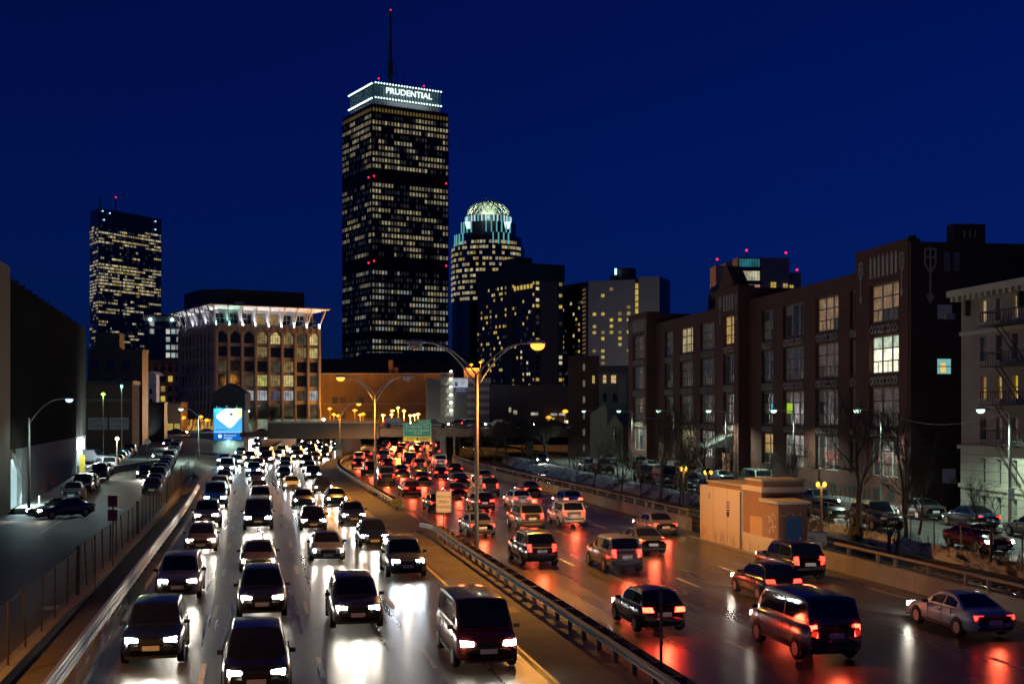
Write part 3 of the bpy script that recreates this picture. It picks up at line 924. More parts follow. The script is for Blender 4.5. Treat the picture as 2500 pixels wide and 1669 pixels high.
# ---------------------------------------------------------------- the far left glass tower
random.seed(33)
Y = 1450.0
cx = (247-1250)/3035*Y
cx = (240-1250)/3035*Y
HAN = thing('glass_tower', 'distant slab tower full of yellow lit office windows on the far left', 'tower', (cx, Y, 2.7))
HW, HD, HH = 99.0, 36.0, 243.0
HA = atan2(0.87, 0.492); HB = atan2(0.83, -0.55)
fx, fy, sx_, sy_ = cos(HA)*HW, sin(HA)*HW, cos(HB)*HD, sin(HB)*HD
MB().prism([(0, 0), (fx, fy), (fx+sx_, fy+sy_), (sx_, sy_)], 0, HH).build('shaft', mat('mirror_glass', (0.02, 0.024, 0.032), rough=0.25, spec=0.7), HAN)
hst = {}
def han_pick(cols, tag_):
    st = {}
    def pick(c, r):
        k = 60-r
        if k < 4: return None
        if k not in st:
            if 5 <= k <= 9: base = 0.62
            elif 16 <= k <= 24: base = 0.75
            elif k in (28, 30, 31): base = 0.5
            elif k == 47: base = 0.95
            else: base = random.choice([0.12, 0.2, 0.3, 0.42])
            segs = []; x = 0
            while x < cols:
                L = random.randint(1, 5); segs.append((x, x+L, random.random() < base)); x += L
            st[k] = segs
        for a_, e, on in st[k]:
            if a_ <= c < e:
                if on:
                    if k == 47: return random.choice(W_white)
                    return random.choice(W_cream + [W_gold[1], W_gold[2], W_dim[2], W_cream[2]])
                return W_dim[1] if random.random() < 0.12 else None
        return None
    return pick
facade(HAN, 0.2, -0.2, HA, 34, 62, HW/34, HH-62*3.72, 3.72, lambda c, r: random.choice([1.7, 2.5, 2.5, 2.7]), 2.1, han_pick(34, 'f'), cap=300)
facade(HAN, sx_-0.2, sy_-0.2, HB+pi, 12, 62, HD/12, HH-62*3.72, 3.72, 1.9, 2.1, han_pick(12, 's'), cap=0)
b = MB()
for k in range(12): b.bar((fx*k/11+.3, fy*k/11-.3, 0), (fx*k/11+.3, fy*k/11-.3, HH), 0.25, 0.4)
for k in range(62): b.bar((0.25, -0.25, HH-k*3.72-0.2), (fx+.25, fy-.25, HH-k*3.72-0.2), 0.3, 0.35)
stuff(b.build('mullions', M_black, HAN))
def hp(u, d=12): return (fx*u-d*0.4, fy*u+d*0.6)
am = MB(); mast(am, *hp(0.30), HH, [(0.9, 0), (0.7, 8), (0.3, 17)]); am.build('antenna_mast', M_black, HAN)
am = MB(); mast(am, *hp(0.06), HH, [(0.9, 0), (0.5, 14)]); am.build('antenna_mast', M_black, HAN)
am = MB(); mast(am, *hp(0.6), HH, [(0.3, 0), (0.2, 10)]); am.build('whip_antenna', M_black, HAN)
put('red_beacon', rb, HAN, (*hp(0.30), HH+18), scale=(1.2,)*3)
bl = bpy.data.meshes.new('roof_lamp'); bm = bmesh.new(); bmesh.ops.create_icosphere(bm, subdivisions=1, radius=0.9); bm.to_mesh(bl); bm.free(); bl.materials.append(emat('roof_blue', (0.25, 0.6, 1.0), 3.0))
for u, z in ((0.06, HH-3), (0.17, HH-4), (0.08, HH-13), (0.9, HH-4), (0.9, HH-14)): put('roof_lamp', bl, HAN, (fx*u+0.9, fy*u-0.9, z))

# ---------------------------------------------------------------- round tower with the lattice dome
random.seed(5)
Y = 930.0; cx = (1192-1250)/3035*Y
DOM = thing('domed_tower', 'round office tower with a floodlit pale green lattice dome', 'tower', (cx, Y, 2.7))
zz = lambda py: CAMZ - (py-1005)/3035*Y - 2.7
def ring(r, n=24, ph=0.13): return [(r*cos(2*pi*(k+ph)/n), r*sin(2*pi*(k+ph)/n)) for k in range(n)]
M_dglass = mat('dome_tower_glass', (0.02, 0.022, 0.03), rough=0.2, spec=0.7)
MB().prism(ring(27.4), 0, zz(608)).build('shaft', M_dglass, DOM)
MB().prism(ring(25.4), zz(608), zz(584)).build('upper_tier', M_dglass, DOM)
MB().prism(ring(21.0), zz(584), zz(549)).build('upper_tier', M_dglass, DOM)
MB().prism(ring(16.6), zz(549), zz(531)).build('drum', mat('drum_glass', (0.04, 0.09, 0.10), rough=0.2), DOM)
M_dome = mat('dome_steel', (0.62, 0.68, 0.56), rough=0.6)
b = MB(); b.lathe([(16.9, zz(531)-0.3), (16.9, zz(531)+0.6)], 32); b.build('dome_ring', M_dome, DOM)
R0 = 16.3; H0 = zz(494)-zz(531)
def dome_pt(t, ph): return (R0*cos(t)*cos(ph), R0*cos(t)*sin(ph), zz(531)+0.5+H0*sin(t))
for k in range(20):
    for s in (1, -1):
        pts = [dome_pt(R(j*84/9), 2*pi*k/20 + s*j*0.075) for j in range(10)]
        MB().tube(pts, 0.6, 4).build('dome_rib', M_dome, DOM)
b = MB(); b.lathe([(5.2, zz(531)), (5.0, zz(500)), (3.0, zz(496))], 16); b.build('dome_core', M_dome, DOM)
b = MB(); b.lathe([(4.4, zz(497)), (4.4, zz(494))], 16); b.build('dome_cap', M_dome, DOM)
for k in range(6):
    t = pi + pi*k/5.0; b = MB(); b.tube([(4*cos(t), 4*sin(t), zz(496)), (4.6*cos(t), 4.6*sin(t), zz(486))], 0.25, 4); b.build('dome_finial', M_dome, DOM)
light('POINT', 'dome_flood', DOM, (9, -9, zz(531)+2), 2600, (0.85, 1.0, 0.78), 1.0)
light('POINT', 'dome_flood', DOM, (-9, -9, zz(531)+2), 2600, (0.85, 1.0, 0.78), 1.0)
light('POINT', 'dome_flood', DOM, (0, -26, zz(531)-1), 7000, (0.85, 1.0, 0.80), 2.0)
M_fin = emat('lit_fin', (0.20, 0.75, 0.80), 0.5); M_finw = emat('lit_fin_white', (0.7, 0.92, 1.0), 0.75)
for k in range(18):
    t = pi + pi*(k+0.5)/18
    MB().box(-0.4, 0.4, -0.4, 0.4, zz(566), zz(532)).build('drum_fin', M_finw if k % 3 else M_fin, DOM, loc=(17.1*cos(t), 17.1*sin(t), 0), rz=t)
for k in (0, 1, 2, 3, 6, 7, 8, 9, 10, 11):
    t = pi + pi*(k+2.2)/17
    MB().box(-0.35, 0.35, -0.35, 0.35, zz(575), zz(548)).build('tier_fin', M_fin, DOM, loc=(21.4*cos(t), 21.4*sin(t), 0), rz=t)
for k in (0, 1, 2, 3, 9, 10, 11, 12):
    t = pi + pi*(k+2.0)/20
    MB().box(-0.35, 0.35, -0.35, 0.35, zz(605), zz(578)).build('tier_fin', M_fin, DOM, loc=(25.9*cos(t), 25.9*sin(t), 0), rz=t)
for k, s in ((-1, 1), (1, 1)):
    t = -pi/2 + k*0.75
    b = MB(); b.hexa([(-1.5,-1.2,0),(1.5,-1.2,0),(1.5,1.2,0),(-1.5,1.2,0),(-2.8,-2,5),(2.8,-2,5),(2.8,2,5),(-2.8,2,5)])
    b.build('lit_bay', emat('bay_white', (0.8, 1.0, 0.95), 1.1), DOM, loc=(20.8*cos(t), 20.8*sin(t), zz(566)))
nwin = 0
for r in range(11):
    z = zz(600) - r*4.15
    rad = 27.5 if r > 0 else 25.5
    for k in range(24):
        t = 2*pi*(k+0.5+0.13)/24
        if sin(t) > 0.25: continue
        for s in (-1, 0, 1):
            if random.random() < 0.62 and cos(t) < 0.9:
                m = random.choice([W_cream[1], W_cream[2], W_cream[2], W_gold[1], W_gold[2], W_cream[3]])
                w = 1.9 if rad > 26 else 1.7
                rr = rad*cos(pi/24)+0.12
                tx, ty = -sin(t), cos(t)
                put('window', pane_mesh(w, 2.1, m), DOM, (rr*cos(t)+tx*s*2.25, rr*sin(t)+ty*s*2.25, z), t+pi/2)

# ---------------------------------------------------------------- hotel towers
random.seed(8)
M_hotel = mat('hotel_brown', (0.075, 0.06, 0.052), rough=0.8, noise=(0.1, 0.3, (0.11, 0.09, 0.075)))
M_hotelp = mat('hotel_pale', (0.36, 0.33, 0.27), rough=0.8, noise=(0.15, 0.3, (0.44, 0.41, 0.34)))
Y = 690.0; c0 = at(1305, 1005, Y)
H1 = thing('hotel_tower', 'brown hotel slab with scattered yellow windows beside the tallest tower', 'tower', (c0.x, Y, 2.7), GRID)
z1 = CAMZ + (1005-643)/3035*Y - 2.7
MB().box(0, 19.0, 0, 66, 0, z1-9).build('shaft', M_hotel, H1)
MB().box(-0.6, 19.6, -0.6, 66.6, z1-9.5, z1).build('plant_storey', M_dark, H1)
for k in range(9): MB().box(-0.95, -0.6, 3+k*7.2, 3.5+k*7.2, z1-9.5, z1-0.6).build('plant_pier', M_hotel, H1)
MB().box(2, 12, 22, 40, z1, z1+6).build('roof_plant', mat('roof_brick', (0.10, 0.06, 0.05), rough=0.9), H1)
MB().box(-1.0, 0, 24, 29, 0, z1-9).build('blank_bay', M_hotelp if False else M_hotel, H1)
MB().box(4.0, 15.0, -0.5, 0, 0, z1-9.5).build('end_panel', mat('hotel_end', (0.15, 0.12, 0.10), rough=0.8), H1)
def hotel_pick(p, dark=0.75):
    def pick(c, r):
        q = random.random()
        if q < p: return random.choice(W_gold + [W_cream[0], W_gold[0]])
        return W_dim[1] if q < p+0.05 else (W_off if q < dark else None)
    return pick
facade(H1, -0.05, 66, -pi/2, 30, 24, 2.2, 6, 3.15, 1.35, 1.5, hotel_pick(0.15, 0.98), cap=260)
facade(H1, 0, -0.05, 0, 2, 24, 17.0, 6, 3.15, 2.0, 1.7, hotel_pick(0.32, 0.95), cap=60, xoff=lambda c: (1.9, 17.1)[c])
for k in range(6): put('window', pane_mesh(2.2, 2.4, W_gold[0]), H1, (-0.1, 3.2+3.6*k, z1-12.2), -pi/2)

Y = 640.0; c0 = at(1559, 1005, Y)
H2 = thing('hotel_tower', 'pale hotel tower with a lit stair column and blank concrete side', 'tower', (c0.x, Y, 2.7), R(-20))
z2 = CAMZ + (1005-676)/3035*Y - 2.7
MB().box(0, 11.0, 0, 24, 0, z2).build('blank_wing', M_hotelp, H2)
MB().box(-27.5, -0.05, 2.0, 22, 0, z2-1.0).build('shaft', M_hotelp, H2)
MB().box(-31.0, -27.5, 4, 22, 0, z2-3.5).build('side_wing', M_hotel, H2)
MB().box(-2.3, -0.2, 1.2, 2.0, 0, z2-0.6).build('stair_recess', M_dark, H2)
for k in range(22): put('window', pane_mesh(1.6, 2.6, W_gold[0] if k < 6 else random.choice(W_gold)), H2, (-1.25, 1.1, z2-4.5-k*3.2))
facade(H2, -26.5, 1.95, 0, 5, 21, 4.6, z2-4-21*3.2, 3.2, 1.7, 1.5, lambda c, r: (random.choice(W_gold) if random.random() < 0.38 else None), cap=120)
b = MB(); b.lathe([(5.0, z2-1), (5.0, z2+5.0), (4.5, z2+5.6)], 18, cx=-9, cy=10); b.build('round_plant_room', M_dark, H2)
MB().box(-16.5, -13, 5, 12, z2-1, z2+2.0).build('roof_plant', M_dark, H2)
MB().box(-14.0, -12.9, 4.6, 4.9, z2+2.2, z2+5.4).build('lit_roof_sign', emat('cyan_sign', (0.5, 1.0, 1.0), 2.2), H2)
b = MB()
for k in range(30): b.quad((-31.3, 3.95, z2-6-k*2.2), (-29.6, 3.95, z2-6-k*2.2+0.5), (-29.6, 3.95, z2-6-k*2.2+1.5), (-31.3, 3.95, z2-6-k*2.2+1.0))
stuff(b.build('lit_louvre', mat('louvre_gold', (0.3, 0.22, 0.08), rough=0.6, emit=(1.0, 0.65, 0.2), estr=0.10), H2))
light('AREA', 'side_fill', H2, (6, -60, z2-58), 3200, (1.0, 0.97, 0.82), aim=(-0.1, 1, 0.55)).data.size = 12  # added area light without a fixture, standing for scattered city light

Y = 700.0; c0 = at(1440, 1005, Y)
H3 = thing('hotel_tower', 'dark middle hotel wing between the brown slab and the pale tower', 'tower', (c0.x, Y, 2.7), GRID)
z3 = CAMZ + (1005-690)/3035*Y - 2.7
MB().box(-0.2, 14, 0, 40, 0, z3).build('shaft', M_hotel, H3)
MB().box(-0.8, 14.4, -0.4, 40.4, z3-8, z3+0.6).build('plant_storey', M_dark, H3)
facade(H3, -0.25, 40, -pi/2, 14, 22, 2.8, 4, 3.1, 1.5, 1.5, hotel_pick(0.16, 0.95), cap=100)

# ---------------------------------------------------------------- concrete block with a glass corner, red beacons (right of centre)
random.seed(15)
Y = 330.0; c0 = at(1802, 1005, Y)
BK = thing('concrete_block_tower', 'mauve concrete tower with a glass corner and red rooftop beacons', 'building', (c0.x, Y, 2.7), R(6))
zb = CAMZ + (1005-628)/3035*Y - 2.7
M_mauve = mat('mauve_concrete', (0.20, 0.17, 0.18), rough=0.8, noise=(0.3, 0.3, (0.25, 0.215, 0.22)))
MB().box(0, 14.0, 0, 18, 0, zb).build('shaft', M_mauve, BK)
MB().box(14.0, 17.6, 1, 18, 0, zb-3.8).build('low_wing', M_mauve, BK)
MB().box(-4.4, -0.02, 6, 12, 0, zb-1.5).build('rear_wing', M_mauve, BK)
MB().box(-0.1, 6.0, -0.12, 0, zb-7.2, zb-0.3).build('glass_corner', M_glassd, BK)
def row(z0_, z1_, x0, x1, n, m, nm='glazing_panel'):
    for k in range(n):
        w = (x1-x0)/n
        MB().box(x0+k*w+0.05, x0+(k+1)*w-0.05, -0.2, -0.13, z0_, z1_).build(nm, m, BK)
row(zb-2.5, zb-0.4, 0.2, 5.9, 8, room_mat('teal_room', (0.05, 0.35, 0.42), 0.5, scale=0.6))
row(zb-6.1, zb-3.6, 0.2, 5.9, 8, room_mat('cream_room', (1.0, 0.92, 0.62), 0.75, scale=0.7))
row(zb-7.9, zb-7.2, 2.8, 5.9, 5, room_mat('pink_room', (1.0, 0.5, 0.35), 0.6, scale=0.6))
for (x, z, w, m) in ((9.6, zb-7.4, 1.4, W_gold[0]), (12.9, zb-7.7, 1.2, W_gold[1]), (14.9, zb-8.0, 1.0, W_gold[0]), (7.3, zb-9.4, 1.0, W_cream[0])):
    o = put('window', pane_mesh(w, 1.7, m), BK, (x, -0.1 if x < 14 else 0.9, z))
    b = MB(); b.box(-0.04, 0.04, -0.2, -0.12, -0.85, 0.85); b.box(-w/2, w/2, -0.2, -0.12, -0.04, 0.04); b.build('window_bar', M_black, o)
for k in range(5): put('window', pane_mesh(0.5, 1.6, M_glassd), BK, (-4.0+k*0.8, 5.95, zb-8))
for p in ((2.6, 1, zb+2.0), (13.4, 1, zb+1.5), (-3.9, 6.5, zb+0.2), (16.8, 2, zb-2.9)):
    put('red_beacon', rb, BK, p, scale=(0.45,)*3)
    MB().tube([(p[0], p[1], p[2]-2.0), p], 0.07, 5).build('beacon_pole', M_black, BK)
MB().tube([(10.4, 3, zb), (10.4, 3, zb+1.4)], 0.12, 5).build('roof_vent', M_white, BK)
# ---------------------------------------------------------------- gothic loft building with the lit crown canopy
random.seed(41)
c0 = at(524.5, 1005, 320)
TR = thing('gothic_loft_building', 'cream gothic arched office block with a floodlit flaring roof canopy', 'building', (c0.x, 320, 2.7), GRID)
TW, TD, TH = 29.0, 34.0, 27.5
M_cream = mat('cream_terracotta', (0.29, 0.25, 0.205), rough=0.8, noise=(0.8, 0.3, (0.37, 0.32, 0.265)), bump=0.15)
M_creamd = mat('cream_terracotta_trim', (0.35, 0.305, 0.25), rough=0.8, noise=(2.5, 0.25, (0.25, 0.215, 0.175)), bump=0.5)
MB().box(0.5, TW-0.5, 0.5, TD-0.5, 0, TH-0.3).build('core', M_dark, TR)
nb = 8; bw = TW/nb
# z of sills and heads, measured from the plaza
ROWS = [(23.2, 26.3), (19.7, 22.3), (15.8, 18.6), (12.05, 15.0), (8.3, 10.9), (4.1, 7.3)]
def tr_wall(ox, oy, rz, n, L, lit):
    ca, sa = cos(rz), sin(rz)
    def pl(name, x, y, z, me_b, m, par=TR): return me_b.build(name, m, par, loc=(ox+ca*x-sa*y, oy+sa*x+ca*y, z), rz=rz)
    w = L/n
    for k in range(n+1):
        b = MB(); b.box(-0.42, 0.42, -0.12, 0.75, 0, TH-1.2); b.box(-0.26, 0.26, -0.3, -0.12, 3.4, TH-2.0)
        pl('pier', k*w if 0 < k < n else (0.42 if k == 0 else L-0.42), 0, 0, b, M_cream)
    for j, (s, h) in enumerate(ROWS):
        top = ROWS[j-1][0] if j else TH-0.05
        for k in range(n):
            x0, x1 = k*w+0.42, (k+1)*w-0.42
            if j == 0:      # pointed arch head with tracery above
                b = MB(); ww = x1-x0; pts = []
                for q in range(9):
                    t = q/8.0; xx = -ww/2 + ww*t; zz_ = h - 1.3 + 1.3*(1-abs(2*t-1)**1.8)
                    pts.append((xx, zz_))
                for q in range(8):
                    a1, a2 = pts[q], pts[q+1]
                    b.hexa([(a1[0], 0.02, a1[1]), (a2[0], 0.02, a2[1]), (a2[0], 0.6, a2[1]), (a1[0], 0.6, a1[1]), (a1[0], 0.02, TH-1.1), (a2[0], 0.02, TH-1.1), (a2[0], 0.6, TH-1.1), (a1[0], 0.6, TH-1.1)])
                pl('arch_head', (x0+x1)/2, 0, 0, b, M_creamd)
            else:
                b = MB(); b.box(x0, x1, 0.08, 0.65, h, top); b.box(x0, x1, 0.0, 0.08, h+0.12, h+0.3)
                pl('spandrel', 0, 0, 0, b, M_creamd)
            m = lit(k, j)
            win = MB(); ww = x1-x0; hh = h-s
            nbars = 4
            for q in range(nbars+1): xx = x0 + ww*q/nbars; win.box(xx-0.035, xx+0.035, 0.28, 0.36, s, h)
            for q in range(5): zq = s + hh*q/4; win.box(x0, x1, 0.285, 0.355, zq-0.03, zq+0.03)
            wo = pl('window', 0, 0, 0, win, M_black)
            pb = MB(); pb.box(x0+0.01, x1-0.01, 0.37, 0.42, s, h); pb.build('pane', m, wo)
    # battlemented parapet with little carved heads
    b = MB(); b.box(0, L, -0.18, 0.6, TH-1.1, TH)
    for k in range(n*2): x = (k+0.5)*L/(n*2); b.box(x-0.35, x+0.35, -0.22, 0.5, TH, TH+0.55); b.box(x-0.12, x+0.12, -0.36, -0.18, TH-1.5, TH-0.2)
    pl('parapet', 0, 0, 0, b, M_creamd)
    # flared struts at the foot
    for k in range(n+1):
        b = MB(); b.hexa([(-0.16,-1.1,1.6),(0.16,-1.1,1.6),(0.16,-0.75,1.6),(-0.16,-0.75,1.6),(-0.16,-0.3,7.4),(0.16,-0.3,7.4),(0.16,-0.1,7.4),(-0.16,-0.1,7.4)])
        pl('foot_strut', max(0.3, min(L-0.3, k*w)), 0, 0, b, M_creamd)
TL = {}
def rm(nm, col, s, sc=0.8): return room_mat('loft_'+nm, col, s, scale=sc, contrast=0.2, low=0.3)
r_y, r_b, r_w, r_d, r_c, r_p = rm('warm', (1.0, 0.72, 0.30), 0.30), rm('bright', (1.0, 0.78, 0.32), 0.85), rm('white', (0.85, 0.88, 0.95), 0.55), rm('dim', (0.6, 0.48, 0.3), 0.14), rm('chartreuse', (0.9, 0.85, 0.25), 0.65), rm('plum', (0.35, 0.28, 0.45), 0.28)
LIT = {(3,0): r_y, (4,0): r_b, (5,0): r_y, (6,0): r_d, (7,0): r_b, (3,1): r_y, (6,1): r_y, (7,1): r_b, (0,2): r_d, (4,2): r_d, (5,2): r_y, (2,3): r_d, (3,3): r_c, (4,3): r_y, (5,3): r_b, (7,3): r_d,
       (2,4): r_w, (3,4): r_w, (4,4): r_p, (5,4): r_w, (6,4): r_d, (7,4): r_w, (4,5): r_d, (5,5): r_d, (7,5): r_d}
tr_wall(0, 0, 0, nb, TW, lambda k, j: LIT.get((k, j), M_glasst))
tr_wall(0, TD, -pi/2, 10, TD, lambda k, j: M_glassd)
for k in range(4):    # slanting tubes in front of the left wall
    y0 = 9.0 + k*3.2
    MB().tube([(-0.6, y0, 17), (-2.6, y0+7.5, 4.2)], 0.16, 6).build('slanted_tube', M_galv, TR)
MB().box(-5.2, 0.0, 0.5, 31, 3.4, 3.9).build('entrance_canopy', M_rust, TR)
for y in (2, 8, 14, 20, 26):
    MB().tube([(-4.2, y, 0), (-2.6, y-1.2, 3.4)], 0.14, 6).build('canopy_strut', M_rust, TR)
    MB().tube([(-4.2, y, 0), (-2.6, y+1.2, 3.4)], 0.14, 6).build('canopy_strut', M_rust, TR)
MB().box(-0.2, -0.14, 1, 31, 0.3, 3.3).build('shop_front', room_mat('shop_amber', (1.0, 0.55, 0.12), 0.7, scale=0.6, contrast=0.25, low=0.15), TR)
MB().box(0.6, TW-0.6, -0.1, 0.3, 0.2, 3.4).build('shop_front', room_mat('shop_green', (0.6, 0.75, 0.5), 0.35, scale=0.5, contrast=0.25, low=0.1), TR)
# crown: recessed glazed storey, soffit canopy on raking struts
ZC = TH+0.5
MB().box(1.6, TW-1.6, 1.8, TD-1.0, ZC-0.5, ZC+4.2).build('crown_storey', mat('crown_wall', (0.42, 0.43, 0.45), rough=0.6), TR)
b = MB(); b.hexa([(0.6,0.8,ZC+4.0),(TW-0.6,0.8,ZC+4.0),(TW-0.6,TD,ZC+4.0),(0.6,TD,ZC+4.0),(-2.0,-1.9,ZC+4.7),(TW+2.0,-1.9,ZC+4.7),(TW+2.0,TD+1,ZC+4.7),(-2.0,TD+1,ZC+4.7)])
b.build('canopy_soffit', mat('soffit_white', (0.6, 0.6, 0.6), rough=0.6), TR)
MB().box(-2.15, TW+2.15, -2.05, TD+1.1, ZC+4.7, ZC+5.0).build('canopy_edge', mat('canopy_edge', (0.22, 0.22, 0.22), rough=0.5), TR)
for k in range(9):
    x = TW*k/8
    MB().bar((x*0.97+0.4, 0.5, ZC-0.4), (x*1.06-0.9, -1.5, ZC+4.6), 0.22, 0.3).build('canopy_strut', M_white, TR)
    if k < 8:
        xm = x + TW/16
        p = put('crown_window', pane_mesh(2.2, 2.4, W_gold[2] if k in (3, 4) else M_glassd), TR, (xm, 1.75, ZC+1.6))
        b = MB(); b.box(-0.05, 0.05, -0.2, -0.12, -1.2, 1.2); b.box(-1.1, 1.1, -0.2, -0.12, -0.05, 0.05); b.build('window_bar', M_galv, p)
    cl = (0.35, 1.0, 0.85) if k in (0, 1) else (1.0, 0.96, 0.98)
    light('SPOT', 'crown_uplight_teal' if k in (0, 1) else 'crown_uplight', TR, (x*0.97+0.5, 0.2, ZC-0.2), 1500, cl, 0.15, aim=(0.0, 0.12, 1), cone=110, blend=0.6)
    MB().box(x*0.97+0.2, x*0.97+0.5, 0.0, 0.25, ZC+0.15, ZC+0.9).build('uplight_lens', emat('uplight_lens', (1, 0.98, 1), 2.5) if k > 1 else emat('uplight_teal', (0.4, 1, 0.9), 2.0), TR)
for k in range(9):
    y = 1 + (TD-2)*k/8
    MB().bar((0.4, y, ZC-0.4), (-1.7, y, ZC+4.6), 0.22, 0.3).build('canopy_strut', M_white, TR)
    light('SPOT', 'crown_uplight', TR, (0.2, y+0.6, ZC-0.2), 1100, (1.0, 0.94, 0.98), 0.15, aim=(0.1, 0, 1), cone=110, blend=0.6)
b = MB(); b.prism([(-1.2, 9), (4, 3.0), (TW-3.5, 3.0), (TW-3.5, 24), (-1.2, 24)], ZC+5.0, ZC+9.4); b.build('roof_plant_room', M_black, TR)
MB().box(6, 8.5, 2.0, 3.0, ZC+5.0, ZC+6.1).build('roof_unit', M_polec, TR)
# warm lamps along the pavement in front light the stone
light('POINT', 'entrance_lamp', TR, (-4.0, 6, 3.1), 500, SODIUM, 0.2)
light('POINT', 'entrance_lamp', TR, (-4.0, 20, 3.1), 500, SODIUM, 0.2)

# ---------------------------------------------------------------- billboard on its gabled shaft
BB = thing('billboard', 'bright blue and lime advertising billboard on a dark gabled structure', 'billboard', at(558.5, 1005, 214).xy.to_3d() + Vector((0, 0, 0)), R(-6))
def bz(py): return CAMZ - (py-1005)/3035*214
wb = 71/3035*214
b = MB(); b.vprism([(-wb/2-0.45, bz(1000)), (wb/2+0.4, bz(1000)), (wb/2+0.4, bz(959)), (0.0, bz(935)), (-wb/2-0.45, bz(959))], 0.0, 3.0); b.build('gabled_head', mat('dark_cladding', (0.04, 0.045, 0.045), rough=0.7), BB)
b = MB(); b.hexa([(-wb/2-0.4, 0.2, -0.2), (wb/2+0.2, 0.2, -0.2), (wb/2+0.2, 2.6, -0.2), (-wb/2-0.4, 2.6, -0.2), (-wb/2-0.3, 0.2, bz(1000)), (wb/2+0.2, 0.2, bz(1000)), (wb/2+0.2, 2.6, bz(1000)), (-wb/2-0.3, 2.6, bz(1000))]); b.build('concrete_base', M_conc, BB)
MB().box(-wb/2-0.06, wb/2+0.06, -0.45, 0.0, bz(1074.5), bz(996)).build('frame', M_black, BB)
def panel_mat():
    m = bpy.data.materials.new('billboard_print'); m.use_nodes = True; nt = m.node_tree; N = nt.nodes; K = nt.links.new
    bs = N['Principled BSDF']; tc = N.new('ShaderNodeTexCoord'); sp = N.new('ShaderNodeSeparateXYZ'); K(tc.outputs['Object'], sp.inputs[0])
    r = N.new('ShaderNodeValToRGB'); mr = N.new('ShaderNodeMapRange'); mr.inputs['From Min'].default_value = bz(1055); mr.inputs['From Max'].default_value = bz(996)
    K(sp.outputs['Z'], mr.inputs['Value']); K(mr.outputs[0], r.inputs['Fac'])
    r.color_ramp.elements[0].color = (0.10, 0.50, 0.90, 1); r.color_ramp.elements[1].color = (0.02, 0.30, 0.75, 1)
    K(r.outputs[0], bs.inputs['Base Color']); K(r.outputs[0], bs.inputs['Emission Color']); bs.inputs['Emission Strength'].default_value = 0.9
    m.cycles.emission_sampling = 'NONE'; return m
MB().box(-wb/2, wb/2, -0.52, -0.46, bz(1054.5), bz(996.6)).build('upper_print', panel_mat(), BB)
MB().box(-wb/2, wb/2, -0.52, -0.46, bz(1073.8), bz(1055)).build('lower_print', mat('print_blue', (0.0, 0.11, 0.42), rough=0.5, emit=(0.0, 0.14, 0.55), estr=0.8), BB)
MB().box(-wb/2, wb/2, -0.53, -0.465, bz(1055.1), bz(1054.3)).build('print_rule', mat('print_white', (0.8, 0.8, 0.8), rough=0.5, emit=(0.9, 1, 1), estr=1.0), BB)
def bp(px, py): return ((px-558.5)/3035*214, bz(py))
sh = [bp(*q) for q in ((529.5, 1017), (531, 1012.5), (543, 1003), (553, 997.5), (593.6, 997.2), (593.6, 1017), (583, 1027), (571, 1041), (566, 1043.8), (561, 1043.5), (548, 1034), (533, 1022), (530, 1020))]
b = MB(); b.vprism(sh, -0.535, -0.525); b.build('print_shape', mat('print_lime', (0.6, 0.75, 0.12), rough=0.5, emit=(0.92, 1.0, 0.30), estr=1.0), BB)
sh2 = [bp(*q) for q in ((531, 1017), (533, 1013), (545, 1004), (557, 998), (570, 998), (575, 1004), (585, 1012), (590, 1016), (581, 1027), (570, 1040), (565.5, 1042.6), (561.5, 1042), (548, 1033), (534, 1021.5))]
b = MB(); b.vprism(sh2, -0.545, -0.536); b.build('print_shape', mat('print_cream', (0.8, 0.75, 0.6), rough=0.5, emit=(1.0, 0.95, 0.78), estr=1.15), BB)
b = MB(); cxp, cyp = bp(567, 1010.5)
b.vprism([(cxp+0.33*cos(t*pi/8)*(1+0.12*cos(t*pi/2)), cyp+0.24*sin(t*pi/8)) for t in range(16)], -0.56, -0.546); b.vprism([(cxp-0.25, cyp-0.05), (cxp-0.45, cyp-0.18), (cxp-0.2, cyp-0.15)], -0.56, -0.546); b.build('print_mark', mat('print_green', (0.03, 0.18, 0.10), rough=0.5), BB)
b = MB(); cx2, cy2 = bp(529.8, 1048.2); b.vprism([(cx2+0.1*cos(t*pi/6), cy2+0.12*sin(t*pi/6)) for t in range(12)], -0.54, -0.522); b.build('print_mark', mat('print_navy', (0.02, 0.10, 0.22), rough=0.5), BB)
x_, z_ = bp(533, 1048.3); text('printed_words', 'iPhone 5c', 0.42, MATS['print_navy'], BB, (x_, -0.53, z_), align='LEFT', ext=0.005)
b = MB(); cx3, cy3 = bp(539, 1064); b.vprism([(cx3+0.33*cos(t*pi/10), cy3+0.33*sin(t*pi/10)) for t in range(20)], -0.54, -0.522); b.build('transit_roundel', MATS['print_white'], BB)
text('roundel_letter', 'T', 0.52, MATS['print_navy'], BB, (cx3, -0.548, cy3), ext=0.005, bold=0.02)
x_, z_ = bp(549, 1062); text('printed_words', 'The new way to', 0.33, MATS['print_white'], BB, (x_, -0.53, z_), align='LEFT', ext=0.005)
x_, z_ = bp(549, 1067.3); text('printed_words', 'get around', 0.33, MATS['print_white'], BB, (x_, -0.53, z_), align='LEFT', ext=0.005)
for k in (-1, 0, 1):
    xk = k*1.7
    b = MB(); b.tube([(xk, 0, bz(990.5)), (xk, -0.9, bz(989.5))], 0.04, 5); b.cbox(xk, -1.0, bz(991), 0.5, 0.3, 0.16); b.build('sign_lamp', M_black, BB)
    light('SPOT', 'sign_lamp', BB, (xk, -1.2, bz(992)), 260, (0.55, 1.0, 0.95), 0.1, aim=(0, 0.55, -1), cone=130, blend=0.8)
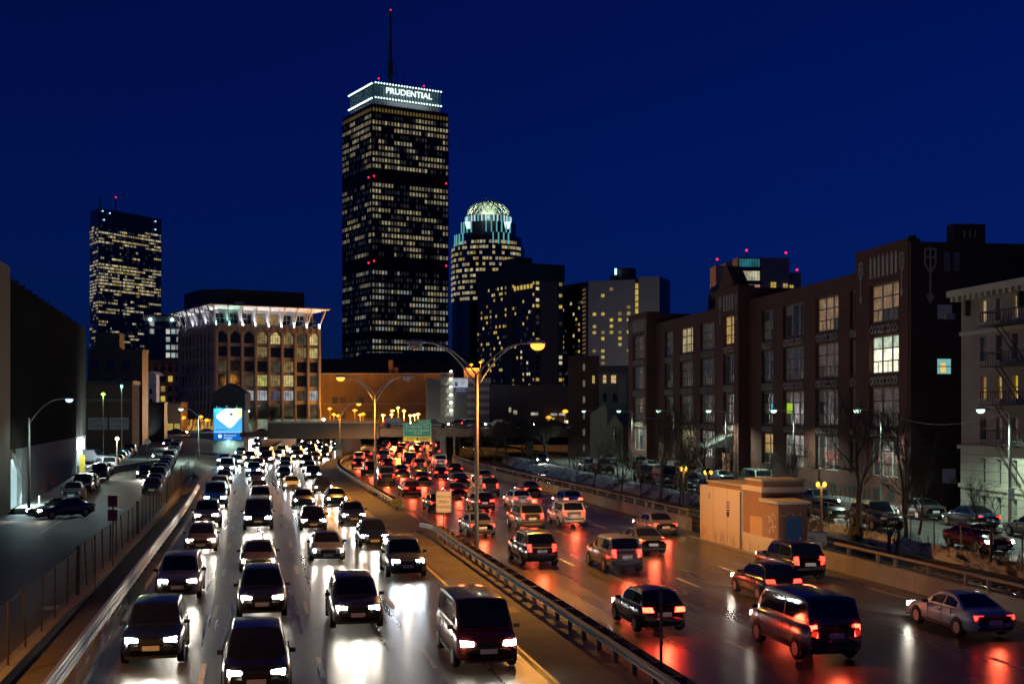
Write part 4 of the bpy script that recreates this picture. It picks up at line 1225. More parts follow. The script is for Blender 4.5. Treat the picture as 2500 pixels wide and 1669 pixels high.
light('SPOT', 'sign_lamp_low', BB, (0, -1.5, bz(1074)), 420, (0.55, 1.0, 0.95), 0.2, aim=(0, 0.8, -1), cone=140, blend=0.8)

# ---------------------------------------------------------------- dark concrete warehouse on the left
random.seed(3)
WH = thing('concrete_warehouse', 'tall dark ribbed concrete warehouse along the left street', 'building', (*ls(95.3, 0).xy, 0.3), atan2(1, LDX))
# local x runs away from the camera along the street, local +y away from the street (left)
LW = 64.0; HWALL = 18.2
M_ribc = mat('ribbed_concrete', (0.045, 0.04, 0.035), rough=0.85, noise=(0.35, 0.3, (0.075, 0.066, 0.055)), bump=0.2)
M_ribl = mat('lit_base_concrete', (0.40, 0.40, 0.40), rough=0.8, noise=(0.4, 0.3, (0.50, 0.49, 0.48)), bump=0.15)  # light on the lower wall is put into this paler colour
MB().box(0.5, LW, 0.5, 34, 0, HWALL-0.5).build('core', M_dark, WH)
n = 32
for k in range(n):
    x0 = 0.6 + k*(LW-0.6)/n; x1 = 0.6 + (k+1)*(LW-0.6)/n - 0.12
    z0 = 4.75; dn = 0.32
    if k in (1,) : lo = None
    b = MB(); b.hexa([(x0, 0.0, z0), (x1, 0.46, z0), (x1, 0.6, z0), (x0, 0.6, z0), (x0, 0.0, HWALL - 0.18*(k % 2)), (x1, 0.46, HWALL - 0.18*(k % 2)), (x1, 0.6, HWALL), (x0, 0.6, HWALL)])
    b.build('wall_panel', M_ribc, WH)
    if k in (1, 2, 26, 27): continue
    b = MB(); b.hexa([(x0, 0.02, 0), (x1, 0.34, 0), (x1, 0.6, 0), (x0, 0.6, 0), (x0, 0.02, z0-0.02), (x1, 0.34, z0-0.02), (x1, 0.6, z0-0.02), (x0, 0.6, z0-0.02)])
    b.build('base_panel', M_ribl, WH)
MB().box(-6.0, 0.35, 0.02, 30, 0, HWALL+0.6).build('end_pier', mat('end_pier_concrete', (0.07, 0.066, 0.05), rough=0.85, noise=(0.5, 0.3, (0.10, 0.095, 0.075))), WH)
MB().box(2.6, 6.6, 0.40, 0.48, 0, 3.9).build('lit_doorway', emat('door_glow', (0.62, 0.95, 0.98), 0.62), WH)
MB().bar((2.6, 0.1, 4.3), (6.6, 0.1, 2.4), 0.2, 0.35).build('diagonal_brace', M_ribl, WH)
MB().box(50.6, 54.4, 0.40, 0.48, 0, 3.4).build('lit_doorway', emat('door_glow_far', (0.55, 0.9, 1.0), 0.7), WH)
for x in (51.2, 55.2):
    b = MB(); b.box(x-0.35, x+0.35, -0.35, 0.0, 3.3, 4.5); b.build('wall_lamp', emat('wall_lamp_lens', (0.85, 0.98, 1.0), 9.0), WH)
    light('POINT', 'wall_lamp', WH, (x, -1.6, 3.9), 900, (0.75, 0.95, 1.0), 0.15)
MB().box(53.6, 54.0, -0.6, 0.0, 0, 2.6).build('yellow_post', mat('post_yellow', (0.6, 0.42, 0.05), rough=0.6), WH)
light('AREA', 'doorway_spill', WH, (4.6, -0.2, 2.2), 700, (0.65, 0.95, 1.0), aim=(0, -1, -0.3)).data.size = 3.0

# ---------------------------------------------------------------- cluster behind the left street
def simple_block(name, label, px0, px1, pytop, Y, depth, m, rz=0.0, zbase=0.3, cat='building', roof=None):
    a = at(px0, 1005, Y); w = (px1-px0)/3035*Y
    g = thing(name, label, cat, (a.x, Y, zbase), rz)
    h = CAMZ - (pytop-1005)/3035*Y - zbase
    MB().box(0, w, 0, depth, 0, h).build('wall', m, g)
    if roof: MB().box(-0.15, w+0.15, -0.15, depth, h, h+roof).build('roof', M_dark, g)
    return g, w, h
M_dbrick = mat('dark_brick', (0.10, 0.055, 0.042), rough=0.85, noise=(1.0, 0.3, (0.14, 0.08, 0.06)))
random.seed(51)
g, w, h = simple_block('brick_garage_block', 'dark red brick parking building with two white painted notices', 190, 320, 938, 196, 5, M_dbrick, R(4), 1.0, roof=0.6)
for k, s in enumerate((('NOTICE', 'PRIVATE'), ('PARKING', 'ONLY'))):
    o = MB().box(1.6+k*3.3, 4.6+k*3.3, -0.08, 0, 5.0-4.1+3.3, 5.0-4.1+5.2).build('painted_notice', mat('notice_white', (0.42, 0.36, 0.40), rough=0.7), g)
    text('notice_words', s[0], 0.6, M_dbrick, o, (3.1+k*3.3, -0.1, 5.55), ext=0.004)
    text('notice_words', s[1], 0.5, M_dbrick, o, (3.1+k*3.3, -0.1, 4.75), ext=0.004)
put('wall_band', MB().box(0, w, -0.1, 0, h-2.6, h-2.3).mesh('wall_band', M_concd), g)
g, w, h = simple_block('dark_mill_block', 'dark stepped brick block rising behind the parking building', 215, 345, 858, 232, 5, M_dark, R(4), 1.2, roof=0.5)
for k in range(6): put('window', pane_mesh(1.4, 1.7, M_glassd), g, (1.2+(k % 3)*2.9, -0.02, h-2.6-(k//3)*3.4))
MB().box(1, 5.5, 1, 5, h+0.5, h+3.6).build('roof_hut', M_dark, g)
g, w, h = simple_block('glass_office_block', 'mid rise office with a grid of white lit windows behind the gothic block', 352, 440, 772, 520, 30, mat('office_grey', (0.10, 0.11, 0.12), rough=0.6), R(8), 2.7, roof=0.8)
facade(g, 0, -0.05, 0, 7, 9, w/7, h-31, 3.3, 1.6, 2.0, lambda c, r: (random.choice(W_white) if c >= 4 and random.random() < 0.8 else (W_white[2] if random.random() < 0.12 else W_off)), cap=60)
for x in (2.6, 11.5):
    p = put('roof_lamp', bl, g, (x, -0.8, h-1.4), scale=(0.7,)*3); p.material_slots[0].link = 'OBJECT'; p.material_slots[0].material = emat('roof_white', (0.7, 1.0, 0.95), 16.0)
g, w, h = simple_block('stone_terrace', 'grey stone apartment terrace with a few amber windows below the glass office', 335, 440, 880, 420, 30, mat('terrace_stone', (0.15, 0.14, 0.14), rough=0.85), R(8), 2.7, roof=0.6)
facade(g, 0, -0.05, 0, 6, 5, w/6, h-18, 3.4, 1.4, 1.9, lambda c, r: (random.choice(W_gold) if random.random() < 0.22 else W_off), cap=40)
for k in range(6):
    b = MB(); b.box(k*w/6+0.3, (k+1)*w/6-0.3, -0.1, 0, h-1.4, h-0.4); b.build('dormer', M_dark, g)
g, w, h = simple_block('dark_annexe', 'low dark annexe under the narrow white gable', 340, 400, 985, 246, 3, M_dark, R(4), 2.0, roof=0.3)
g, w, h = simple_block('white_painted_shaft', 'narrow white painted gable with two small arched windows', 356, 381, 914, 250, 3, mat('white_boards', (0.55, 0.56, 0.58), rough=0.7, noise=(3.0, 0.3, (0.66, 0.67, 0.69))), R(4), 2.0)
b = MB(); b.vprism([(0, h), (w, h), (w/2, h+0.75)], 0, 8); b.build('gable', MATS['white_boards'], g)
for z in (h-3.4, h-5.4):
    b = MB(); b.box(w/2-0.22, w/2+0.22, -0.06, 0, z-0.5, z+0.35); b.vprism([(w/2-0.22+0.44*t/6, z+0.35+0.22*sin(pi*t/6)) for t in range(7)][::-1], -0.06, 0); b.build('window', M_glassd, g)
for z in (h-1.0, h-2.2, h-4.4): MB().box(-0.03, w+0.03, -0.05, 0, z-0.05, z+0.05).build('board_line', M_polec, g)
light('SPOT', 'gable_flood', g, (w/2, -9, 1.0), 350, (0.85, 0.93, 1.0), 0.2, aim=(0, 1, 0.55), cone=60, blend=0.7)
g, w, h = simple_block('brown_side_wall', 'brown building edge right beside the narrow white gable', 338, 356, 902, 254, 2, mat('brown_render', (0.16, 0.10, 0.06), rough=0.85), R(4), 2.0)
g, w, h = simple_block('low_shop_row', 'low row of amber lit shops at the end of the left street', 372, 440, 985, 292, 10, mat('shop_brick', (0.22, 0.13, 0.07), rough=0.85), R(6), 2.7, roof=0.4)
for k in range(4): put('shop_window', pane_mesh(1.2, 1.9, random.choice(W_gold)), g, (0.9+k*1.6, -0.05, 1.6))

# ---------------------------------------------------------------- long sodium lit brick hall and the black mass above it
HALL = thing('brick_hall', 'long tan brick hall glowing orange under the street lamps', 'building', (*at(780, 1005, 372).xy, 2.7), R(2))
w = (1085-780)/3035*372; h = CAMZ - (914-1005)/3035*372 - 2.7
MB().box(0, w, 0, 24, 0, h).build('wall', brick_mat('tan_brick', (0.33, 0.20, 0.10), (0.38, 0.24, 0.12), (0.3, 0.22, 0.14), scale=0.5), HALL)
MB().box(-0.2, w+0.2, -0.2, 24, h, h+0.45).build('coping', M_conc, HALL)
for k in range(12): MB().box(w*k/12+0.1, w*k/12+0.35, -0.16, 0, h-1.6, h).build('parapet_pier', M_conc, HALL)
MB().box(0, w, -0.08, 0, h*0.46, h*0.46+0.25).build('string_course', M_conc, HALL)
for x, z in ((4.6, 8.6), (6.9, 8.6), (12.5, 8.6), (4.6, 4.3), (6.9, 4.3), (12.5, 4.3), (14.8, 4.3), (4.6, 1.7), (12.5, 1.7)):
    o = MB().box(x-0.9, x+0.9, -0.05, 0, z-1.1, z+1.1).build('grille_opening', M_black, HALL)
    b = MB()
    for q in range(7): b.box(x-0.9+q*0.3-0.03, x-0.9+q*0.3+0.03, -0.1, -0.055, z-1.1, z+1.1)
    for q in range(7): b.box(x-0.9, x+0.9, -0.1, -0.055, z-1.1+q*0.36-0.03, z-1.1+q*0.36+0.03)
    stuff(b.build('grille_bars', M_conc, o))
MB().box(20.5, 21.8, 2, 4, h+0.4, h+4.4).build('chimney', MATS['tan_brick'], HALL)
MB().box(21.9, 23.4, 2, 4, h+0.4, h+2.2).build('roof_hut', MATS['tan_brick'], HALL)
BM = thing('exhibition_hall', 'low black flat roofed hall in front of the tallest tower', 'building', (*at(786, 1005, 430).xy, 2.7), R(2))
w = (1170-786)/3035*430; h = CAMZ - (876-1005)/3035*430 - 2.7
MB().box(0, w, 0, 60, 0, h-0.8).build('wall', M_dark, BM)
MB().box(-0.6, w+0.6, -0.6, 60, h-0.8, h).build('roof', M_black, BM)
b = MB(); b.hexa([(6, 10, h), (w-2, 10, h), (w-2, 50, h), (6, 50, h), (14, 16, h+3.0), (w-8, 16, h+3.0), (w-8, 44, h+3.0), (14, 44, h+3.0)]); b.build('raised_roof', M_black, BM)

# ---------------------------------------------------------------- parking garage with lit stair and its sign
random.seed(61)
GA = thing('parking_garage', 'concrete parking garage with a brightly lit open stair tower', 'building', (*at(1076, 1005, 262).xy, 3.0), R(4))
def gz(py): return CAMZ - (py-1005)/3035*262 - 3.0
MB().box(-3.0, 0, 0.6, 20, 0, gz(924)).build('left_wing', mat('garage_concrete', (0.16, 0.16, 0.14), rough=0.85, noise=(0.4, 0.3, (0.2, 0.2, 0.175))), GA)
MB().box(2.7, 10.5, 0.5, 24, 0, gz(921)).build('main_block', MATS['garage_concrete'], GA)
for k in range(5):
    MB().box(5.6, 10.6, 0.2, 0.5, gz(934+k*19), gz(925+k*19)).build('pale_deck_panel', mat('deck_panel', (0.45, 0.40, 0.38), rough=0.8), GA)
MB().box(0, 2.7, 1.6, 4.5, 0, gz(912)).build('stair_back_wall', mat('stair_wall', (0.4, 0.4, 0.36), rough=0.8), GA)
MB().box(-0.05, 2.75, 0, 4.5, gz(912), gz(909)).build('stair_roof', M_conc, GA)
for x in (0.06, 0.9, 1.8, 2.64): MB().box(x-0.06, x+0.06, 0, 0.12, 0, gz(912)).build('stair_post', M_polec, GA)
for k in range(6):
    z = gz(1016 - k*19)
    MB().box(0, 2.7, 0.1, 1.6, z-0.15, z).build('stair_landing', M_conc, GA)
    MB().bar((0.3, 0.6, z), (2.4, 0.6, z+1.55), 0.5, 0.12).build('stair_flight', M_concd, GA)
    b = MB(); b.box(1.95, 2.35, -0.25, 0.0, z+1.15, z+1.42); b.build('stair_lamp', emat('stair_lens', (0.95, 1.0, 0.85), 14.0), GA)
    light('POINT', 'stair_lamp', GA, (2.0, 0.7, z+1.2), 130, (0.95, 1.0, 0.80), 0.1)
sg = MB().box(2.75, 5.7, -0.2, 0.1, gz(945), gz(923)).build('parking_sign', mat('sign_white', (0.55, 0.57, 0.62), rough=0.5, emit=(0.72, 0.78, 0.9), estr=0.45), GA)
sb = MB().box(2.75, 5.7, -0.18, 0.1, gz(957), gz(945.3)).build('tariff_sign', mat('sign_navy', (0.03, 0.03, 0.09), rough=0.5, emit=(0.05, 0.05, 0.14), estr=0.5), GA)
text('sign_words', 'PUBLIC PARKING', 0.36, M_black, sg, (4.22, -0.22, gz(926)), ext=0.004)
text('sign_words', 'OPEN', 0.42, M_black, sg, (4.6, -0.22, gz(932)), ext=0.004)
text('sign_words', '24/7', 0.42, M_black, sg, (4.6, -0.22, gz(937)), ext=0.004)
MB().box(2.95, 3.55, -0.22, -0.2, gz(942), gz(932)).build('sign_square', M_black, sg)
text('sign_words', 'P', 0.6, MATS['sign_white'], sg, (3.25, -0.24, gz(937)), ext=0.004)
text('tariff_words', 'Early Bird  $19', 0.3, MATS['sign_white'], sb, (4.22, -0.2, gz(948.5)), ext=0.004)
text('tariff_words', 'Monthly  $342', 0.3, MATS['sign_white'], sb, (4.22, -0.2, gz(953.5)), ext=0.004)
MB().box(5.0, 8.2, 2, 5, gz(921), gz(897)).build('roof_stair_hut', mat('hut_orange_brick', (0.42, 0.27, 0.15), rough=0.85), GA)
MB().box(10.6, 12.4, 0.2, 0.5, 3.5, 9.5).build('lit_glass_strip', emat('strip_white', (0.6, 0.7, 0.85), 0.5), GA)
for (px, py) in ((1152, 889), (1175, 883)):
    q = at(px, py, 262) - Vector(GA.location); q = Matrix.Rotation(-R(4), 3, 'Z') @ q
    b = MB(); b.tube([(q.x, q.y+3, gz(921)), (q.x, q.y+3, q.z)], 0.06, 5); b.build('roof_lamp_pole', M_pole, GA)
    b = MB(); b.lathe([(0.1, q.z-0.2), (0.42, q.z), (0.2, q.z+0.25)], 10, cx=q.x, cy=q.y+3); b.build('roof_lamp', M_lampo, GA)
    light('POINT', 'roof_sodium', GA, (q.x, q.y+1.8, q.z), 900, SODIUM, 0.2)
# ---------------------------------------------------------------- long brick loft building on the right
random.seed(71)
def fu(px):      # distance along the facade line from its far end
    Y = 47.1/((px-1250)/3035 + 0.167)
    return (176.3-Y)*1.0139
FROT = atan2(-0.9863, 0.1648)
BR = thing('brick_loft_building', 'long dark brick loft block with pale lattice panels and tall windows', 'building', (17.66, 176.3, 0.6), FROT)
M_brick = brick_mat('loft_brick', (0.10, 0.030, 0.018), (0.14, 0.042, 0.026), (0.085, 0.045, 0.032))
M_terra = mat('pale_terracotta', (0.42, 0.37, 0.30), rough=0.75, noise=(4.0, 0.3, (0.34, 0.29, 0.24)))
M_frame = mat('window_frame_cream', (0.34, 0.31, 0.24), rough=0.6)
M_sash = mat('dark_sash', (0.03, 0.026, 0.024), rough=0.6)
UL = fu(2227); ZT = 19.0
RW = [(14.7, 17.8), (10.5, 13.6), (6.15, 9.4), (2.15, 5.25)]
M_curt = [mat('blind_%d' % i, c, rough=0.25, emit=e, estr=s) for i, (c, e, s) in enumerate((
    ((0.05, 0.05, 0.055), (0.25, 0.26, 0.36), 0.05), ((0.06, 0.055, 0.05), (0.45, 0.38, 0.36), 0.05), ((0.02, 0.02, 0.024), (0.2, 0.2, 0.25), 0.02)))]
Lr = lambda nm, c, s: room_mat('lofts_'+nm, c, s, scale=1.6, contrast=0.16, low=0.5)
L_tan, L_cream, L_gold, L_white, L_hot, L_pink, L_grey = Lr('tan', (0.85, 0.52, 0.28), 0.30), Lr('cream', (0.95, 0.78, 0.42), 0.45), Lr('gold', (1.0, 0.62, 0.20), 0.5), Lr('white', (0.85, 0.82, 0.74), 0.5), Lr('hot', (1.0, 1.0, 0.72), 1.5), Lr('pink', (0.62, 0.44, 0.42), 0.13), Lr('grey', (0.40, 0.38, 0.40), 0.075)
# bays: pixel range, panes across, projection of the wall
BAYS = [(1565, 1594.5, 3, 1.2), (1622.6, 1643, 2, 0), (1659.6, 1691.5, 3, 0), (1709, 1744, 3, 0), (1758, 1770, 1, 0), (1791, 1818, 2, 1.2), (1859, 1887, 2, 0), (1911, 1962, 3, 0), (1990, 2046.5, 3, 0), (2074, 2097, 2, 0), (2131.4, 2204, 3, 0.35)]
LITB = {(10,0): L_tan, (10,1): L_hot, (8,0): L_tan, (8,1): L_pink, (9,1): L_grey, (7,1): L_grey, (7,2): L_pink, (2,0): L_cream, (3,0): None, (5,0): L_gold, (4,0): L_grey, (6,0): None,
        (2,1): L_grey, (3,1): L_grey, (1,1): None, (2,2): L_grey, (3,2): L_grey, (2,3): L_cream, (3,3): L_white, (6,3): L_gold, (7,3): L_white, (8,3): L_grey, (8,2): None, (10,3): L_grey, (0,0): L_grey, (9,3): L_grey, (10,2): L_pink}
# pavilion blocks and main wall built as piers and spandrels so that the windows sit in real openings
def seg(u0, u1, z0, z1, proj, depth=0.7, name='wall_pier', m=None):
    return MB().box(u0, u1, -proj, -proj+depth, z0, z1).build(name, m or M_brick, BR)
MB().box(0.3, UL-0.3, 0.7, 26, 0, ZT-0.4).build('core', M_dark, BR)
PAV = [(fu(1553.6), fu(1600), 1.2), (fu(1771), fu(1829), 1.2), (fu(2098), UL, 0.35)]
def proj_at(u):
    for a, e, p in PAV:
        if a-0.01 <= u <= e+0.01: return p
    return 0.0
edges = []
for (p0, p1, n, pr) in BAYS: edges.append((fu(p0), fu(p1), n, pr))
cuts = [0.0]
for k, (u0, u1, n, pr) in enumerate(edges):
    nxt = edges[k+1][0] if k+1 < len(edges) else UL
    prv = edges[k-1][1] if k else 0.0
    # piers between windows
    a, e = prv, u0
    marks = sorted({a, e} | {m_ for P in PAV for m_ in P[:2] if a < m_ < e})
    for x0, x1 in zip(marks, marks[1:]):
        pr_ = proj_at((x0+x1)/2)
        hi = ZT + (1.6 if pr_ > 0 else 0)
        seg(x0, x1, 0, hi, pr_, 0.7+pr_)
x0, x1 = edges[-1][1], UL
seg(x0, x1, 0, ZT+1.6, 0.35, 1.05)
for bi, (u0, u1, n, pr) in enumerate(edges):
    w = u1-u0; hi = ZT + (1.6 if pr > 0 else 0)
    seg(u0, u1, RW[0][1], hi, pr, 0.6+pr, 'wall_head')
    seg(u0, u1, 0, RW[3][0], pr, 0.6+pr, 'wall_base')
    for r in range(3):
        zb_, zt_ = RW[r+1][1], RW[r][0]
        s = seg(u0, u1, zb_, zt_, pr-0.12, 0.5+pr, 'spandrel')
        # pale lattice: frame bars and crossed diamonds
        b = MB(); y0 = -pr-0.02; za, zc = zb_+0.18, zt_-0.22; hh = zc-za
        nd = max(3, int(w/0.62)); dw = w*0.94/nd; st = u0+w*0.03
        ring_i = nd//2 if n >= 3 else -1
        for d in range(nd):
            xc = st+(d+0.5)*dw
            if d == ring_i:
                pts = [(xc+dw*0.62*cos(t*pi/6), y0, (za+zc)/2+hh*0.42*sin(t*pi/6)) for t in range(13)]
                for p, q in zip(pts, pts[1:]): b.bar(p, q, 0.07, 0.10, up=(0, 1, 0))
            else:
                m4 = [(xc-dw*0.5, (za+zc)/2), (xc, zc), (xc+dw*0.5, (za+zc)/2), (xc, za)]
                for p, q in zip(m4, m4[1:]+m4[:1]): b.bar((p[0], y0, p[1]), (q[0], y0, q[1]), 0.07, 0.10, up=(0, 1, 0))
        b.build('lattice', M_terra, s)
    for r in range(4):
        z0_, z1_ = RW[r]
        if bi == 5 and r in (1, 2): pass
        o = MB()
        ym = -pr+0.34
        for q in range(n+1):
            x = u0 + w*q/n; t = 0.11 if 0 < q < n else 0.09
            o.box(max(u0, x-t), min(u1, x+t), ym, ym+0.16, z0_, z1_)
        o.box(u0, u1, ym, ym+0.16, z1_-0.1, z1_); o.box(u0, u1, ym, ym+0.16, z0_, z0_+0.1)
        wo = o.build('window', M_frame, BR)
        m = LITB.get((bi, r))
        if m is None: m = M_curt[random.randint(0, 2)]
        for q in range(n):
            xa, xb = u0+w*q/n+0.1, u0+w*(q+1)/n-0.1
            H = z1_-z0_
            cuts_ = [z0_+0.1, z0_+H*0.33, z0_+H*0.66, z1_-0.1]
            for t in range(3):
                pm = m
                if (bi, r) == (10, 1) and t == 2: pm = Lr('mint', (0.72, 0.85, 0.62), 0.85)
                elif t == 0 and m in (L_tan, L_grey, L_pink, L_white) and random.random() < 0.5: pm = M_curt[1]
                elif m in M_curt and random.random() < 0.3: pm = random.choice(M_curt)
                if (bi, r) == (6, 3) and t == 0: pm = M_curt[2]
                if (bi, r) == (6, 2) and q == 1 and t == 1: pm = emat('poster_blue', (0.05, 0.45, 0.75), 0.8)
                if (bi, r) == (7, 2) and q == 0 and t == 1: pm = emat('poster_lime', (0.45, 0.75, 0.05), 0.7)
                MB().box(xa, xb, ym+0.06, ym+0.1, cuts_[t]+0.035, cuts_[t+1]-0.035).build('pane', pm, wo)
            for t in (1, 2): MB().box(xa, xb, ym+0.02, ym+0.12, cuts_[t]-0.045, cuts_[t]+0.045).build('sash_bar', M_sash, wo)
            if n == 3: MB().box((xa+xb)/2-0.04, (xa+xb)/2+0.04, ym+0.03, ym+0.11, z0_+0.1, cuts_[1]).build('sash_bar', M_sash, wo)
# parapet, copings, pale lancets and the carved pier ornaments
MB().box(0, UL, 0.05, 0.75, ZT, ZT+0.25).build('coping', M_brick, BR)
MB().box(0, UL, 0.75, 26, ZT-0.4, ZT-0.2).build('roof', M_dark, BR)
for (a, e, p) in PAV:
    MB().box(a-0.05, e+0.05, -p-0.06, 0.6, ZT+1.6, ZT+1.85).build('coping', M_brick, BR)
    if p > 1: MB().box(a, e, 0.02, 5, ZT, ZT+1.6).build('pavilion_back', M_brick, BR)
for (u0, u1, n, pr) in (edges[0], edges[5], edges[10]):
    k = 7 if n == 3 else 4
    for q in range(k):
        x = u0 + (u1-u0)*(q+0.5)/k; wd = (u1-u0)/k*0.26
        b = MB(); b.vprism([(x-wd, 18.35), (x+wd, 18.35), (x+wd, 19.9), (x, 20.2), (x-wd, 19.9)], -pr-0.06, -pr+0.05); b.build('pale_lancet', M_terra, BR)
def ornament(x, z, s, y, par=BR, rz=0, loc=None):
    b = MB()
    b.bar((x-0.3*s, y, z), (x-0.3*s, y, z-0.85*s), 0.09*s, 0.08, up=(0, 1, 0)); b.bar((x+0.3*s, y, z), (x+0.3*s, y, z-0.85*s), 0.09*s, 0.08, up=(0, 1, 0))
    b.bar((x-0.3*s, y, z), (x+0.3*s, y, z), 0.09*s, 0.08, up=(0, 1, 0)); b.bar((x-0.3*s, y, z-0.45*s), (x+0.3*s, y, z-0.45*s), 0.09*s, 0.08, up=(0, 1, 0))
    b.bar((x, y, z+0.12*s), (x, y, z-2.6*s), 0.09*s, 0.08, up=(0, 1, 0))
    b.bar((x-0.3*s, y, z-0.85*s), (x, y, z-1.25*s), 0.09*s, 0.08, up=(0, 1, 0)); b.bar((x+0.3*s, y, z-0.85*s), (x, y, z-1.25*s), 0.09*s, 0.08, up=(0, 1, 0))
    b.vprism([(x-0.22*s, z-2.55*s), (x, z-2.95*s), (x+0.22*s, z-2.55*s), (x, z-2.25*s)], y-0.04, y+0.04)
    return b.build('carved_ornament', M_terra, par, loc=loc, rz=rz)
ornament(edges[10][0]-1.45, 19.8, 1.15, -0.40); ornament(edges[10][1]+0.62, 19.8, 1.15, -0.40)
ornament(edges[5][0]-0.9, 19.9, 1.0, -1.24); ornament(edges[5][1]+0.8, 19.9, 1.0, -1.24)
ornament(edges[0][0]-0.9, 19.9, 0.8, -1.24); ornament(edges[0][1]+0.6, 19.9, 0.8, -1.24)
# stepped gable on the centre pavilion
uc = (PAV[1][0]+PAV[1][1])/2
b = MB(); b.vprism([(uc-2.2, ZT+1.6), (uc+2.2, ZT+1.6), (uc+2.2, ZT+2.4), (uc+0.2, ZT+4.2), (uc-0.2, ZT+4.2), (uc-2.2, ZT+2.4)], -1.25, 0.4); b.build('stepped_gable', M_brick, BR)
# base course, area railings, awning at the centre door
b = MB()
for (u0, u1, n, pr) in edges:
    for q in range(2):
        x = u0+(u1-u0)*(0.25+0.5*q); b.box(x-0.6, x+0.6, -pr-0.02, -pr+0.1, 0.35, 1.1)
b.build('basement_windows', M_sash, BR)
b = MB(); b.hexa([(uc-2.3, -4.0, 3.6), (uc+2.3, -4.0, 3.6), (uc+2.3, -1.25, 3.6), (uc-2.3, -1.25, 3.6), (uc-2.3, -3.9, 3.75), (uc+2.3, -3.9, 3.75), (uc+2.3, -1.25, 5.0), (uc-2.3, -1.25, 5.0)]); b.build('door_awning', mat('awning_cloth', (0.10, 0.09, 0.08), rough=0.9), BR)
MB().box(uc-1.1, uc+1.1, -1.3, -1.18, 0.2, 2.9).build('entrance_door', room_mat('entrance_gold', (0.8, 0.45, 0.15), 0.3, scale=0.9), BR)
b = MB()
for k in range(62):
    x = UL-2-k*0.9
    if abs(x-uc) > 3: b.box(x-0.02, x+0.02, -2.2, -2.16, 0.1, 1.2)
b.box(4, uc-3, -2.21, -2.15, 1.15, 1.2); b.box(uc+3, UL-2, -2.21, -2.15, 1.15, 1.2); b.box(uc+3, UL-2, -2.21, -2.15, 0.65, 0.69)
b.build('area_railing', M_black, BR)
# near end wall
EW = MB().box(UL-0.02, UL+0.35, -0.3, 26, 0, ZT+1.55).build('end_wall', brick_mat('end_brick', (0.06, 0.03, 0.024), (0.075, 0.037, 0.028), (0.05, 0.036, 0.03)), BR)
MB().box(UL-0.6, UL+0.4, 3.2, 5.9, ZT+1.5, ZT+3.0).build('attic_block', MATS['end_brick'], BR)
b = MB()
for k in range(3): b.box(UL+0.4, UL+0.44, 4.1+k*0.45, 4.18+k*0.45, ZT+1.9, ZT+2.5)
b.build('attic_slot', M_terra, BR)
ornament(0, 20.0, 1.45, -0.02, loc=(UL+0.36, 1.3, 0), rz=pi/2)
for y in (2.7, 3.5): MB().box(UL+0.34, UL+0.40, y-0.25, y+0.25, 18.3, 19.8).build('blind_niche', mat('niche_stone', (0.16, 0.14, 0.14), rough=0.8), BR)
o = MB().box(UL+0.34, UL+0.39, 1.9, 3.0, 10.35, 11.5).build('side_window', emat('side_lit', (0.25, 0.62, 0.60), 0.7), BR)
MB().box(UL+0.39, UL+0.42, 2.15, 2.55, 10.45, 11.2).build('curtain', emat('side_curtain', (1.0, 0.6, 0.15), 0.9), o)
MB().box(UL+0.41, UL+0.45, 1.9, 3.0, 10.88, 10.95).build('window_bar', M_sash, o)
o = MB().box(UL+0.34, UL+0.39, 1.9, 3.1, 14.6, 15.7).build('side_window', M_curt[0], BR)
MB().box(UL+0.36, UL+0.7, 2.5, 3.2, 14.55, 15.0).build('air_conditioner', M_polec, o)
o = MB().box(UL+0.34, UL+0.39, 2.3, 3.4, 1.9, 3.0).build('side_window', M_curt[0], BR)
MB().box(UL+0.36, UL+0.7, 2.7, 3.3, 1.85, 2.25).build('air_conditioner', M_polec, o)
# roof clutter
b = MB(); b.box(63.6, 67.6, 6, 10, ZT-0.2, ZT+2.6); b.build('chimney_block', M_dark, BR)
MB().tube([(65.6, 8, ZT+2.6), (65.6, 8, ZT+4.4)], [0.45, 0.35], 8).build('roof_flue', M_black, BR)
u_ = fu(1640); b = MB(); b.tube([(u_-6, 8, ZT-0.2), (u_-6, 8, ZT+3.4), (u_-5.6, 8, ZT+4.2), (u_+1.8, 8, ZT+4.2), (u_+1.8, 8, ZT+0.2)], 1.15, 8); b.build('roof_duct', M_black, BR)
b = MB(); b.box(56.5, 62, 5, 9, ZT-0.2, ZT+1.5); b.build('roof_hut', M_dark, BR)

# ---------------------------------------------------------------- pale brick apartment house at the right edge
random.seed(73)
Y0 = 47.1/((2347-1250)/3035 + 0.167); X0 = 47.1-0.167*Y0
PB = thing('pale_apartment_house', 'pale brick apartment house with iron fire escapes at the right edge', 'building', (X0, Y0, 0.6), FROT)
def pu(px): return (Y0 - 47.1/((px-1250)/3035 + 0.167))*1.0139
M_pale = brick_mat('buff_brick', (0.33, 0.26, 0.22), (0.38, 0.30, 0.25), (0.30, 0.26, 0.23))
M_lime = mat('rusticated_limestone', (0.42, 0.41, 0.31), rough=0.8, noise=(1.0, 0.3, (0.50, 0.48, 0.37)))
PR = [(13.6, 15.1), (10.9, 12.6), (8.3, 9.8), (5.5, 7.0), (2.5, 4.2), (0.55, 1.65)]
cols_ = [(pu(2393), pu(2408)), (pu(2432), pu(2446)), (pu(2471), pu(2485)), (pu(2512), pu(2528)), (pu(2556), pu(2574))]
LEN = 30.0; HT = 15.7
MB().box(0.3, LEN, 0.5, 16, 0, HT-0.2).build('core', M_dark, PB)
marks = [0] + [x for c in cols_ for x in c] + [LEN]
for i in range(0, len(marks), 2):
    MB().box(marks[i], marks[i+1], 0, 0.5, 4.9, HT).build('wall_pier', M_pale, PB)
    MB().box(marks[i], marks[i+1], -0.06, 0.5, 0, 4.9).build('stone_pier', M_lime, PB)
